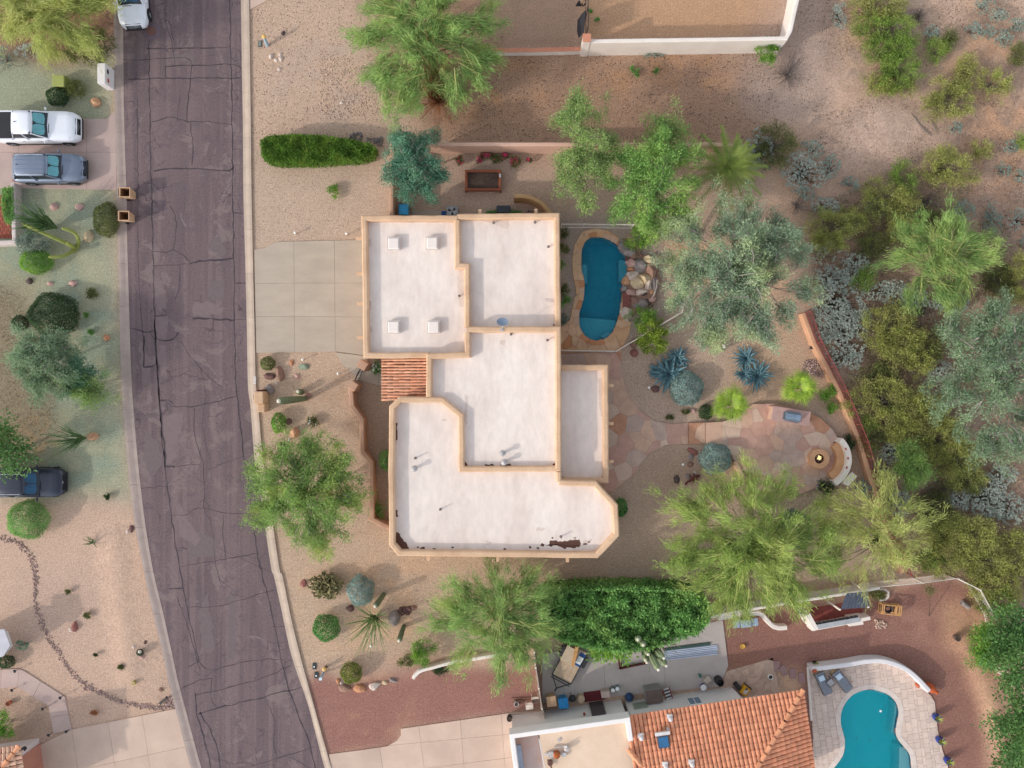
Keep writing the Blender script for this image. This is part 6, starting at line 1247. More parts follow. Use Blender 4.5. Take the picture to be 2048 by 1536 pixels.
# utility box, hydrants, meter lids
x, y = W(116, 161, .75); ub = thing('utility_box', 'lime green electric utility box on the green gravel', 'utility box', (x, y, 0)); b = B(); b.box((0, 0, .34), (.78, .74, .68)); b.build('cabinet', mat('utility_green', S(158, 164, 92), S(142, 148, 80), .6, 1), ub, bevel=.04); b = B(); b.box((0, 0, .71), (.82, .78, .07), taper=.94); b.build('lid', mat('utility_green', S(158, 164, 92)), ub, bevel=.03)
for (bx, by), (tx, ty), lb in (((535, 91), (527, 72), 'pale blue riser pipe with yellow cap near the top sidewalk'), ((652, 1334), (648, 1339), 'short brown post with yellow cap near the lower meter lids')):
    x, y = W(bx, by); h = 1.0 if by < 200 else .55; ex, ey = W(tx, ty, h); r = thing('riser_post', lb, 'post', (x, y, 0)); b = B(); b.tube([(0, 0, 0), ((ex - x) * .9, (ey - y) * .9, h - .12)], .1, 10); b.build('pipe', mat('pale_blue_pipe', S(158, 184, 198), S(140, 166, 182), .6) if by < 200 else BRONZE, r); b = B(); b.lathe([(.12, 0), (.15, .06), (.13, .14), (.05, .18)], (ex - x, ey - y, h - .14), 12); b.build('cap', mat('cap_yellow', S(226, 186, 116), S(206, 164, 96), .6), r)
x, y = W(645, 1346); ex, ey = W(641, 1358, .7); r = thing('riser_post', 'grey blue leaning pipe with pale square cap by the lower meter lids', 'post', (x, y, 0)); b = B(); b.tube([(.1, .1, 0), (ex - x, ey - y, .65)], .07, 8); b.build('pipe', mat('pale_blue_pipe', S(158, 184, 198)), r); b = B(); b.box((ex - x, ey - y, .68), (.18, .18, .08)); b.build('cap', mat('cap_pale', S(206, 228, 236), S(190, 214, 224)), r)
for px_, py_, lb, cp in ((520, 88, 'grey rectangular meter lid beside the yellow capped pipe', 0), (629, 1332, 'upper dark meter box with white dot lid', 1), (633, 1350, 'lower dark meter box with white dot lid', 1)):
    x, y = W(px_, py_); r = thing('meter_box', lb, 'meter box', (x, y, 0)); b = B(); b.box((0, 0, .03), (.26, .42, .07)); b.build('frame', mat('meter_dark', S(74, 84, 84), S(60, 68, 70), .7), r, bevel=.02); b = B(); b.box((0, 0, .07), (.19, .34, .02)); b.build('lid', mat('meter_lid', S(132, 138, 128), S(112, 118, 110)) if not cp else mat('meter_green', S(62, 74, 72), S(52, 62, 62)), r)
    if cp: b = B(); b.lathe([(.05, 0), (.05, .03)], (0, -.02, .08), 10); b.build('cap', PLW, r)
for px_, py_, lb in ((524, 114, 'white'), ):
    pass
for px_, py_, rx_, ry_, lb in ((541,112,5,6,'grey white stone left in the small stone ring by the top sidewalk'), (560,108,4,4,'small pale stone at right of the ring by the top sidewalk'), (552,120,5,4,'white stone at the bottom of the ring by the top sidewalk'), (561,118,5,5,'cream stone in the ring by the top sidewalk'), (558,138,4,4,'lone white stone below the ring by the top sidewalk'), (565,66,5,5,'dark clod right of the yellow capped pipe'), (684,205,5,4,'white stone alone on the pinkish north lot')):
    rock(px_, py_, rx_, ry_, 'dark' if 'dark' in lb else 'white', lb)
# globe lights
GL = mat('globe_white', S(240, 238, 232), S(232, 230, 224), .4)
for px_, py_, lb in ((590,465,'left white globe path light above the driveway'), (693,467,'right white globe path light above the driveway'), (605,719,'white globe light beside the green stone'), (676,747,'white globe light near the garden gate'), (578,880,'white globe light above the street side mesquite'), (1298,775,'white globe light below the large blue agave'), (1366,929,'white globe light among backyard stones'), (742,1292,'white globe light under the ocotillo stems')):
    x, y = W(px_, py_, .4); r = thing('globe_light', lb, 'path light', (x, y, 0)); b = B(); b.lathe([(.025, 0), (.025, .3)], n=8); b.build('stake', IRONB, r); b = B(); b.lathe([(.03, .28), (.075, .32), (.095, .39), (.075, .46), (.02, .49)], n=12); b.build('globe', GL, r, smooth=True)
for i, (px_, py_, lb) in enumerate(((37,1338,'top left path light of the pale walk'), (31,1376,'path light left below the first bend of the walk'), (127,1391,'path light at the outer bend of the pale walk'), (92,1413,'path light at the inner bend of the pale walk'), (139,1458,'path light where the walk meets the driveway, outer side'), (104,1465,'path light where the walk meets the driveway, house side'))):
    x, y = W(px_, py_); r = thing('path_light', 'dark ' + lb, 'path light', (x, y, 0)); b = B(); b.lathe([(.02, 0), (.02, .4)], n=6); b.build('stake', IRONB, r); b = B(); b.lathe([(.05, .36), (.11, .42), (.03, .5)], n=10); b.build('lamp_head', IRONB, r)
x, y = W(332, 1398); b = B(); b.tube([(-.35, -.25, .05), (.15, .2, .5), (.25, .3, .55)], [.10, .05, .04], 8); b.lathe([(.09, 0), (.05, .1)], (.25, .3, .5), 8); solid(b, 'spot_light', IRONB, 'dark leaning spot lamp in the stones at the creek end', 'lamp', (x, y))
# backyard: planter, AC, chest
x, y = W(966, 361, .5); pl = thing('raised_planter', 'raised wooden planter filled with dark soil', 'planter', (x, y, 0)); L_, D_ = 2.18, 1.18
for s in (1, -1):
    for k_ in range(2): B().box((0, s * D_ / 2, .16 + .26 * k_), (L_, .06, .24)).build('board', WOOD, pl); B().box((s * L_ / 2, 0, .16 + .26 * k_), (.06, D_ - .07, .24)).build('board', WOOD, pl)
    B().box((0, s * (D_ / 2 + .01), .56), (L_ + .18, .15, .04)).build('top_rail', WOOD, pl); B().box((s * (L_ / 2 + .01), 0, .561), (.15, D_ - .14, .04)).build('top_rail', WOOD, pl)
    for t in (1, -1): B().box((s * (L_ / 2 + .06), t * (D_ / 2 + .06), .28), (.10, .10, .56)).build('post', WOOD, pl)
B().box((0, 0, .22), (L_ - .08, D_ - .08, .42)).build('soil', SOIL, pl); B().box((1.13, .30, .6), (.09, .22, .05)).build('clip', mat('cap_pale', S(206, 228, 236)), pl)
x, y = W(904, 422, .8); ac = thing('air_conditioner', 'grey air conditioner with black fan blades beside the house', 'air conditioner', (x, y, 0)); b = B(); b.box((0, 0, .38), (.76, .76, .74)); b.build('cabinet', mat('ac_grey', S(160, 160, 158), S(142, 142, 142), .6), ac, bevel=.12); b = B(); b.lathe([(.34, .75), (.34, .80), (.30, .80), (.30, .76)], n=20); b.build('shroud', mat('ac_grey', S(160, 160, 158)), ac); b = B(); b.lathe([(.30, .765), (.30, .768)], n=20); b.build('fan_well', mat('fan_well', S(178, 180, 180), S(160, 160, 162)), ac)
for k_ in range(3):
    a = k_ * 2.094 + .5; b = B(); b.raw([(.05 * math.cos(a - .6), .05 * math.sin(a - .6), .785), (.28 * math.cos(a - .15), .28 * math.sin(a - .15), .775), (.28 * math.cos(a + .55), .28 * math.sin(a + .55), .795), (.05 * math.cos(a + .6), .05 * math.sin(a + .6), .79)], [(0, 1, 2, 3)]); b.build('fan_blade', IRONB, ac)
b = B(); b.box((0, 0, .3), (.92, .46, .56)); o = solid(b, 'storage_chest', mat('chest_dark', S(60, 66, 74), S(50, 56, 64), .6), 'dark grey storage chest behind the low plants', 'chest', W(1007, 418, .55), bevel=.03)
b = B(); b.box((0, 0, .18), (.3, .34, .36), taper=1.15); solid(b, 'blue_crate', BLUED, 'small royal blue crate left of the air conditioner', 'crate', W(888, 428, .35), bevel=.02)
b = B(); b.prism(WP([(824,420),(892,421),(892,440),(824,440)]), -.02, .05); o = b.build('bin_pad', CONC); o['kind'] = 'structure'
b = B(); [b.tube([(dx, dy, 0), (dx + .03, dy, h_)], .03, 6) for dx, dy, h_ in ((0, 0, .35), (.12, .05, .45), (.2, .12, .5), (.3, .0, .3), (-.2, -.05, .3), (.42, .05, .6), (.36, .1, .4))]; solid(b, 'garden_tools', mat('tool_mix', S(210, 206, 200), S(60, 60, 80), .6, 9), 'little cluster of black and white garden gear by the house wall', 'garden gear', W(1050, 424, .3))
b = B()
for s in (0, .34): b.bar((0, s, 2.1), (2.0, s - .5, .3), .06)
for k_ in range(7): f = k_ / 6.5; b.bar((2 * f, -.5 * f, 2.1 - 1.8 * f), (2 * f, .34 - .5 * f, 2.1 - 1.8 * f), .045)
solid(b, 'ladder', WOODP, 'pale wooden ladder poking out between the lime mesquite and ironwood', 'ladder', W(1330, 462, 2.0))
b = B(); b.box((0, 0, .2), (.3, .2, .3)); solid(b, 'wall_light', IRONB, 'small black lamp against the rear garden wall', 'lamp', W(1627, 695, .3))
# grill island, fire pit, bench on the terrace
gi = thing('grill_island', 'stucco barbecue island with stainless lid on the terrace', 'barbecue', (*W(1582, 832, 1.2), .28), None, math.radians(-9)); b = B(); b.box((0, 0, .44), (2.4, .86, .88)); b.build('counter_base', mat('flagstone_tan', S(203, 168, 146)), gi); b = B(); b.box((0, 0, .91), (2.5, .96, .06)); b.build('counter_top', mat('counter_stone', S(186, 152, 142), S(170, 136, 128), .8, 2), gi, bevel=.02); b = B(); b.box((.05, -.02, .99), (.92, .58, .10)); b.tube([(-.42, -.02, 1.04), (.52, -.02, 1.04)], .26, 14); b.build('grill_lid', STEEL, gi, smooth=False); b = B(); b.box((-.50, -.05, .97), (.06, .5, .08)); b.box((.6, -.05, .97), (.06, .5, .08)); b.build('grill_frame', CHROME, gi); b = B(); b.tube([(-.4, -.36, 1.0), (.5, -.36, 1.0)], .02); b.build('handle', CHROME, gi)
FP = W(1640, 918, .8); fp = thing('fire_pit', 'round stucco fire pit with burning logs', 'fire pit', (*FP, .29)); rb = B(); 
prof = [(.44, 0), (.66, 0), (.66, .42), (.64, .46), (.34, .46), (.32, .44), (.32, .2)]; P = []; F = []
for r_, z_ in prof:
    for k_ in range(28): a = k_ * 2 * math.pi / 28; P.append((r_ * math.cos(a), r_ * math.sin(a), z_))
for i in range(len(prof) - 1):
    for k_ in range(28): F.append((i * 28 + k_, i * 28 + (k_ + 1) % 28, (i + 1) * 28 + (k_ + 1) % 28, (i + 1) * 28 + k_))
rb.raw(P, F); rb.build('ring', mat('firepit_stucco', S(210, 164, 128), S(196, 148, 112), .9, 2), fp); b = B(); b.lathe([(.32, .24), (.32, .26)], n=20); b.build('lava_bed', mat('lava', S(60, 52, 60), S(44, 38, 46), .9, 8, grain=.4, gscale=40), fp)
for k_ in range(6): a = k_ * 1.05 + .3; b = B(); b.tube([(.24 * math.cos(a), .24 * math.sin(a), .29), (.04 * math.cos(a + .5), .04 * math.sin(a + .5), .40)], .035, 7); b.build('log', mat('fire_log', S(150, 128, 108), S(110, 90, 76), .9, 6), fp)
FLM = mat('flame', (1.0, .62, .18), (1.0, .85, .5), .9, 8, emit=.55)
for k_, (fx, fy, fh) in enumerate(((-.06, .08, .34), (.02, .14, .42), (-.10, .02, .26), (.05, .02, .30), (0, -.04, .22), (-.05, .18, .36))): b = B(); b.lathe([(.015, 0), (.05, .25 * fh), (.04, .5 * fh), (.02, .8 * fh), (.003, fh)], (fx, fy, .32), 7); b.build('flame', FLM, fp, smooth=True)
be = thing('curved_bench', 'curved stucco bench with pale back wall and red tile accents', 'bench', (0, 0, .28)); cx, cy = FP; A0, A1 = -58, 42
def arc(r0, r1, z0, z1, a0=A0, a1=A1, n=14):
    P = []; F = []
    for i in range(n + 1):
        a = math.radians(a0 + (a1 - a0) * i / n); c_, s_ = math.cos(a), math.sin(a); P += [(cx + r * c_, cy + r * s_, z) for r, z in ((r0, z0), (r0, z1), (r1, z1), (r1, z0))]
    for i in range(n):
        for k in range(4): F.append((i * 4 + k, i * 4 + (k + 1) % 4, i * 4 + 4 + (k + 1) % 4, i * 4 + 4 + k))
    F += [(0, 1, 2, 3), (n * 4 + 3, n * 4 + 2, n * 4 + 1, n * 4)]; return P, F[:]
b = B(); b.raw(*arc(1.15, 1.62, 0, .46)); b.build('seat', mat('bench_tan', S(206, 158, 118), S(190, 142, 104), .9, 2), be); b = B(); b.raw(*arc(1.625, 1.95, 0, .85, A0 - 3, A1 + 3)); b.build('back_wall', WHITE, be)
for a_ in (24, 3, -18): a = math.radians(a_); b = B(); b.box((cx + 1.70 * math.cos(a), cy + 1.70 * math.sin(a), .855), (.09, .16, .03), rz=a); b.build('accent_tile', mat('red_tile', S(180, 44, 34), S(150, 36, 30), .6), be)
b = B(); b.prism(WP([(1686,958),(1702,944),(1712,952),(1694,972),(1684,966)], .8), 0, .8); solid(b, 'seat_pillar', WHITE, 'pale square pier at the lower end of the curved bench', 'pier', (0, 0, .2))
# rusty lizard-like metal sculpture lying on the gravel
x, y = W(1388, 956, .25); ms = thing('metal_sculpture', 'dark rusty metal animal sculpture on the gravel', 'sculpture', (x, y, 0), None, math.radians(20)); b = B(); b.tube([(-.55, -.12, .18), (-.25, -.05, .3), (0, 0, .34), (.25, .03, .32), (.42, .05, .22)], [.03, .09, .14, .12, .04], 8); b.build('body', RUST, ms)
for dx, dy in ((-.18, .22), (.1, .24), (-.12, -.26), (.16, -.24)): b = B(); b.tube([(dx * .7, dy * .3, .3), (dx, dy, .16), (dx + .05, dy * 1.15, 0)], [.05, .04, .03], 6); b.build('leg', RUST, ms)
b = B(); b.tube([(-.5, -.1, .2), (-.62, -.18, .22), (-.72, -.2, .2)], [.06, .07, .03], 8); b.build('head', RUST, ms)
# neighbour's pool side: loungers, table, pots
def lounger(px, py, rz, label):
    x, y = W(px, py); r = thing('sun_lounger', label, 'sun lounger', (x, y, .06), 'loungers by the turquoise pool', math.radians(rz))
    for s in (1, -1): B().bar((-.55, s * .31, .28), (.95, s * .31, .28), .05).build('side_rail', BRONZE, r); B().bar((-.55, s * .29, .3), (-.98, s * .29, .72), .045).build('back_rail', BRONZE, r)
    for dx in (-.5, .9):
        for s in (1, -1): B().box((dx, s * .29, .14), (.05, .05, .28)).build('leg', BRONZE, r)
    for k_ in range(3): f = .35 + .28 * k_; B().bar((-.55 - .43 * f, -.28, .31 + .42 * f), (-.55 - .43 * f, .28, .31 + .42 * f), .09, .02).build('slat', WOODP if k_ == 9 else mat('teak', S(156, 130, 92), S(130, 106, 74), .8, 4), r)
    B().box((.28, 0, .34), (1.42, .60, .09)).build('cushion', GREYF, r, bevel=.03); c = B(); c.box((-.5, 0, .42), (.34, .58, .09), m=Matrix.Rotation(.75, 3, 'Y')); c.build('back_cushion', GREYF, r, bevel=.03); pw = B(); pw.box((-.22, 0, .46), (.40, .42, .11), taper=.86); pw.build('pillow', PILW, r, bevel=.04)
lounger(1640, 1357, -65, 'left grey lounger with pale pillow at the pool wall'); lounger(1676, 1353, -52, 'right grey lounger with pale pillow at the pool wall')
x, y = W(1661, 1365, .45); tb = thing('side_table', 'small square slatted table between the two loungers', 'table', (x, y, .06), None, math.radians(38)); b = B(); b.box((0, 0, .42), (.42, .42, .03)); b.build('table_top', mat('slat_grey', S(176, 174, 174), S(150, 148, 150), .7, 20, stretch=(8, .2, 1)), tb)
for s in (1, -1):
    B().box((s * .22, 0, .42), (.03, .46, .05)).build('frame', IRONB, tb); B().box((0, s * .22, .421), (.41, .03, .05)).build('frame', IRONB, tb)
    for t in (1, -1): B().box((s * .19, t * .19, .2), (.03, .03, .4)).build('leg', IRONB, tb)
def pot(px, py, r_, h, M, label, plant=None, name='plant_pot', cat='pot', z0=0.06, group=None, soil=True):
    x, y = W(px, py, h); r = thing(name, label, cat, (x, y, z0), group); b = B(); b.lathe([(r_ * .62, 0), (r_ * .92, h * .45), (r_, h * .75), (r_ * .86, h * .95), (r_ * .95, h), (r_ * .78, h), (r_ * .74, h * .9)], n=16); b.build('pot', M, r, smooth=True)
    if soil: b = B(); b.lathe([(r_ * .76, h * .9), (r_ * .74, h * .915)], n=12); b.build('soil', SOIL, r)
    if plant:
        for k_ in range(14): a = k_ * 2.4; t = .25 + .06 * k_; b = B(); s = Vector((-math.sin(a), math.cos(a), 0)) * .035; d = Vector((math.cos(a) * math.sin(t), math.sin(a) * math.sin(t), math.cos(t))) * r_ * 2.0; c = Vector((0, 0, h * .9)); b.raw([c - s, c + d * .5 + s * .4, c + d + Vector((0, 0, -.1)), c + d * .5 - s], [(0, 1, 2, 3)]); b.build('leaf', plant, r)
    return r
COB = mat('cobalt_glaze', S(24, 60, 150), S(18, 44, 116), .25, 3, spec=.6); STRIPE = mat('variegated_leaf', S(190, 192, 92), S(126, 146, 66), .7, 6)
for i, (px_, py_) in enumerate(((1876,1437), (1883,1483), (1899,1524))): pot(px_, py_, .25, .55, COB, ('topmost', 'middle', 'lowest')[i] + ' of three cobalt blue pots edging the pool terrace', STRIPE, group='cobalt pots along the terrace', z0=0)
x, y = W(1858, 1374, .3); ol = thing('clay_urn', 'big orange clay urn lying on its side beside the curved seat wall', 'urn', (x, y, .3), None, math.radians(-35)); b = B(); prof = [(.02, 0), (.16, .02), (.27, .2), (.30, .42), (.24, .66), (.13, .86), (.10, .95), (.14, 1.0), (.08, 1.0)]; P = []; F = []
for r_, z_ in prof:
    for k_ in range(16): a = k_ * 2 * math.pi / 16; P.append((z_ - .35, r_ * math.cos(a), r_ * math.sin(a)))
for i in range(len(prof) - 1):
    for k_ in range(16): F.append((i * 16 + k_, i * 16 + (k_ + 1) % 16, (i + 1) * 16 + (k_ + 1) % 16, (i + 1) * 16 + k_))
b.raw(P, F); b.build('urn_body', mat('clay_orange', S(196, 92, 44), S(170, 74, 34), .7, 3), ol, smooth=True)
b = B(); b.box((0, 0, .1), (.3, .18, .2)); solid(b, 'red_bag', TCOT, 'small red cloth left on the seat wall corner above the left lounger', 'cloth', (*W(1629, 1342, .9), .8), .2, bevel=.05); b = B(); b.box((0, 0, .12), (.18, .3, .24)); solid(b, 'red_cushion', TCOT, 'small red cushion at the lower end of the curved seat wall', 'cushion', (*W(1835, 1371, .2), .06), .6, bevel=.06)
pot(1632, 1328, .16, .4, IRONB, 'black pot on the far side of the seat wall', STRIPE, z0=0); pot(1541, 1354, .18, .3, PLW, 'round white planter with dark soil on the paver patio'); pot(1486, 1293, .17, .16, mat('straw', S(224, 178, 86), S(200, 154, 66), .9, 6), 'yellow straw bowl on the red gravel', name='straw_bowl', cat='bowl', z0=0, soil=False); pot(1917, 1277, .22, .5, BRNBOX, 'brown half barrel pot on the red gravel by the green trees', z0=0); pot(1033, 1409, .17, .3, mat('tin', S(190, 192, 194), S(160, 162, 166), .5, 3, metal=.3), 'grey metal bucket left of the side fence', z0=0)
pot(1019, 1438, .19, .6, IRONB, 'tall black pot on the driveway left of the white house', None, z0=.06); pot(15, 1408, .17, .3, TCOT, 'terracotta pot at lower left by the pale walk', None, z0=0)
b = B(); b.tube([(-.25, .18, .12), (.25, -.18, .12)], .17, 10); solid(b, 'concrete_pipe', ROCKM['grey'], 'grey concrete pipe lying on red gravel near the fence', 'pipe', W(1932, 1210, .2))
# timber hose cart
x, y = W(1783, 1220, .6); cr = thing('hose_crate', 'open wooden frame crate holding a coiled black hose', 'crate', (x, y, 0), None, math.radians(-6))
for z in (.05, .6):
    for s in (1, -1): B().bar((-.62, s * .3, z), (.62, s * .3, z), .07).build('frame_bar', WOODP, cr)
    for dx in (-.62, -.5, .30, .50, .62): B().bar((dx, -.33, z + .035), (dx, .33, z + .035), .06).build('frame_bar', WOODP, cr)
for s in (1, -1):
    for dx in (-.6, .6): B().box((dx, s * .3, .33), (.06, .06, .6)).build('upright', WOODP, cr)
b = B()
for k_ in range(3): b.tube([(-.12 + .24 * math.cos(a * .524), .24 * math.sin(a * .524), .25 + .09 * k_) for a in range(13)], .045, 6)
b.build('hose', IRONB, cr)
b = B(); b.raw(*sweep(WP([(1757,1178),(1768,1178),(1774,1183),(1774,1192),(1768,1198),(1757,1199)]), wall_prof(.14, .25)[::-1])); solid(b, 'bed_edging', WHITE, 'white curved edging of a small bed under the picket fence', 'edging')
# blue-grey folding grill on its stand
x, y = W(1491, 1246, .8); gl = thing('gas_grill', 'blue grey gas grill with side shelves on the red gravel', 'barbecue', (x, y, 0), None, math.radians(6)); b = B(); b.box((0, 0, .45), (.7, .5, .8)); b.build('cabinet', mat('grill_grey', S(126, 138, 156), S(110, 122, 140), .5), gl); b = B(); b.box((0, 0, .93), (.72, .52, .16), taper=.9); b.build('lid', mat('grill_lid_blue', S(160, 176, 198), S(146, 162, 186), .35), gl, bevel=.06)
for s in (1, -1): b = B(); b.box((s * .6, 0, .82), (.44, .5, .05)); b.build('side_shelf', mat('grill_lid_blue', S(160, 176, 198)), gl, bevel=.02)
b = B(); b.box((0, .3, .84), (.66, .08, .12)); b.build('back_panel', IRONB, gl)
# open-air kitchen with sheet roof
ok_ = thing('outdoor_kitchen', 'white outdoor kitchen with dark sheet roof and red floor', 'outdoor kitchen', (0, 0, 0)); b = B(); b.prism(WP([(1612,1218),(1722,1200),(1726,1235),(1616,1256)]), -.02, .06); b.build('floor', mat('red_floor', S(150, 78, 70), S(128, 64, 58), .8, 2), ok_)
def lowwall(pts, w, h, M, nm): V, F = sweep(WP(pts), wall_prof(w, h, .02)[::-1]); B().raw(V, F).build(nm, M, ok_)
lowwall([(1613,1250),(1668,1240),(1728,1228)], .24, .95, WHITE, 'counter_wall'); b = B(); b.prism(WP([(1688,1229),(1716,1225),(1720,1244),(1692,1248)], 0), 0, .55); b.build('storage_block', WHITE, ok_); b = B(); b.bar(W3(1616, 1246, 0)[:2] + (1.0,), W3(1706, 1230, 0)[:2] + (1.0,), .3, .05); b.build('counter_top', mat('counter_grey', S(176, 178, 180), S(156, 158, 162), .5), ok_)
for k_ in range(11): f = (k_ + .5) / 11; p = Vector(W3(1618, 1240, 0)).lerp(Vector(W3(1704, 1225, 0)), f); B().box((p.x, p.y, .92), (.22, .2, .08)).build('shelf_bin', IRONB, ok_)
q = [W3(1594, 1212, 0), W3(1607, 1234, 0)]; b = B(); b.bar(Vector(q[0]) + Vector((0, 0, 1.0)), Vector(q[1]) + Vector((.1, -.25, 1.0)), .3, 2.0); b.build('wing_wall', WHITE, ok_)
r0, r1, r2, r3 = [Vector(W3(*p)) for p in ((1693,1187,2.3), (1736,1183,2.3), (1738,1214,1.95), (1681,1219,1.95))]
for k_ in range(8):
    f0, f1 = k_ / 8 + .006, (k_ + 1) / 8 - .006; P = [r0.lerp(r1, f0), r0.lerp(r1, f1), r3.lerp(r2, f1), r3.lerp(r2, f0)]; b = B(); b.raw(P + [p - Vector((0, 0, .04)) for p in P], [(3, 2, 1, 0), (4, 5, 6, 7), (0, 1, 5, 4), (1, 2, 6, 5), (2, 3, 7, 6), (3, 0, 4, 7)]); b.build('roof_sheet', mat('sheet_dark', S(74, 80, 94), S(60, 66, 80), .45, 2), ok_)
for p in (r1, r2, r3): B().box((p.x - .05, p.y, 1.0), (.1, .1, 2.0)).build('post', WHITE, ok_)
# work yard: trailer and the rest
x, y = W(1138, 1331, .6); tr = thing('utility_trailer', 'small plywood utility trailer loaded with boards', 'trailer', (x, y, 0), None, math.radians(-118)); DK = mat('plywood', S(196, 174, 150), S(176, 152, 128), .9, 2)
for k_ in range(4): B().box((-.1, -.51 + .34 * k_, .52), (2.3, .33, .05)).build('deck_board', DK, tr)
for s in (1, -1): B().bar((-1.25, s * .70, .55), (1.05, s * .70, .55), .06).build('frame_rail', IRONB, tr); B().bar((1.05, s * .68, .5), (1.75, 0, .45), .06).build('tongue', IRONB, tr); b = B(); b.tube([(-.65, s * .74, .32), (-.65, s * .92, .32)], .31, 16); b.build('wheel', TYRE, tr); b = B(); b.tube([(-.65, s * .925, .32), (-.65, s * .935, .32)], .13, 10); b.build('hub', RIM, tr); fd = B(); fd.box((-.65, s * .84, .66), (.72, .24, .04)); fd.build('mudguard', IRONB, tr)
B().bar((1.05, -.7, .56), (1.05, .7, .56), .07).build('frame_rail', IRONB, tr); B().bar((1.22, -.7, .54), (1.22, .7, .54), .05).build('frame_rail', IRONB, tr); B().tube([(1.75, 0, .45), (1.98, 0, .45)], .05, 8).build('coupler', IRONB, tr)
x, y = W(1139, 1311, .8); b = B(); b.box((0, 0, .08), (1.05, .8, .22)); solid(b, 'wooden_tray', mat('tray_pale', S(204, 184, 160), S(184, 164, 140), .9, 3), 'shallow pale wooden tray on the front of the trailer', 'tray', (x, y, .6), math.radians(-118)); b = B(); b.bar((-.75, .1, .2), (.55, .05, .12), .22, .06); solid(b, 'timber_plank', WOODP, 'long yellow plank lying across the trailer', 'plank', (*W(1147, 1316, .9), .68), math.radians(-100))
x, y = W(1160, 1319, .5); wb_ = thing('blue_cart', 'blue plastic cart with white liner beside the trailer', 'cart', (x, y, 0), None, math.radians(60)); b = B(); b.box((0, 0, .35), (.85, .42, .4), taper=1.15); b.build('tub', BLUED, wb_, bevel=.04); b = B(); b.box((-.05, .02, .565), (.5, .36, .04)); b.build('liner', PLW, wb_); b = B(); b.tube([(.3, -.25, .15), (.3, .25, .15)], .15, 12); b.build('wheel', TYRE, wb_)
PIP = mat('pipe_white', S(206, 214, 232), S(180, 190, 212), .4, 1)
for k_ in range(6): b = B(); a = Vector(W3(1328, 1303 + 3.4 * k_, .1)); c = Vector(W3(1434 + (k_ % 3), 1290.5 + 3.4 * k_, .1)); b.tube([a, c], .045, 8); o = b.build('pvc_pipe', PIP); tag(o, ('topmost', 'second', 'third', 'fourth', 'fifth', 'lowest')[k_] + ' white pipe in the row of pipes on the slab', 'pipe', 'white pipes on the work yard slab')
b = B(); b.bar(W3(1330, 1299, .1), W3(1420, 1287, .1), .16, .1); solid(b, 'green_beam', mat('green_beam', S(66, 92, 84), S(54, 76, 70), .7), 'dark green beam lying above the white pipes', 'beam')
b = B(); b.bar(W3(1239, 1337, .2), W3(1292, 1326, .2), .12, .12); b.bar(W3(1237, 1315, .2), W3(1240, 1338, .2), .09, .12); b.bar(W3(1241, 1314, .2), W3(1244, 1337, .2), .05, .12); solid(b, 'steel_frame', RUST, 'dark rusty steel frame half under the hedge', 'frame')
x, y = W(1307, 1391, .9); cb = thing('brown_cabinet', 'brown metal cabinet standing against the white house', 'cabinet', (x, y, 0), None, math.radians(9)); b = B(); b.box((0, .05, .6), (1.02, .80, 1.2)); b.build('cabinet_body', mat('cabinet_grey', S(150, 146, 144), S(132, 128, 128), .6), cb); b = B(); b.box((0, .05, 1.22), (1.08, .86, .05)); b.build('cabinet_top', BRNBOX, cb, bevel=.02); b = B(); b.box((0, -.55, .5), (1.0, .35, 1.0)); b.build('cabinet_front', mat('cabinet_black', S(58, 52, 60), S(46, 42, 50), .5), cb)
x, y = W(1338, 1396, .6); st_ = thing('striped_lounge', 'red, white and black striped folding lounge leaning by the cabinet', 'lounge chair', (x, y, .25), None, math.radians(-72)); SR = mat('stripe_red', S(150, 56, 56), S(130, 46, 48)); SWm = mat('stripe_white', S(214, 208, 204), S(198, 192, 190)); SK = mat('stripe_dark', S(72, 78, 88), S(60, 66, 76))
for k_ in range(7): B().box((-.6 + .2 * k_, 0, .3 + .03 * k_), (.10, .40, .03)).build('stripe', SWm, st_); B().box((-.5 + .2 * k_, 0, .298 + .03 * k_), (.10, .40, .03)).build('stripe', SK, st_)
for s in (1, -1): B().bar((-.68, s * .22, .3), (.75, s * .22, .5), .05).build('side_tube', SR, st_)
for px_, py_, r_, h, M, nm, lb in ((1260,1398,.26,.5,mat('tarp_blue', S(52, 82, 122), S(40, 66, 104), .7, 3),'tarp_bundle','lumpy dark blue tarp bundle at the house wall'),): b = B(); b.lathe([(r_, 0), (r_ * 1.1, h * .4), (r_ * .7, h * .85), (r_ * .2, h)], n=11); solid(b, nm, M, lb, 'bundle', W(px_, py_, h), smooth=False)
x, y = W(1407, 1375, .4); bk = thing('bucket', 'purple and white bucket in the planting strip', 'bucket', (x, y, 0)); b = B(); b.lathe([(.15, 0), (.19, .4)], n=14); b.build('pail', mat('pail_purple', S(104, 92, 168), S(86, 76, 146), .5), bk); b = B(); b.lathe([(.2, .38), (.2, .43), (.16, .43)], n=14); b.build('rim', PLW, bk)
b = B(); b.box((0, 0, .16), (.46, .40, .32)); solid(b, 'cardboard_box', mat('carton', S(204, 190, 176), S(186, 172, 158), .9), 'pale square cardboard box on the slab edge', 'box', W(1415, 1360, .3), math.radians(38)); b = B(); b.lathe([(.09, 0), (.11, .2), (.06, .34), (.03, .4)], n=10, sx=.8, sy=1.5); solid(b, 'green_bottle', mat('bottle_green', S(34, 122, 104), S(26, 98, 84), .3), 'green jug beside the cardboard box', 'jug', W(1401, 1353, .3), .5)
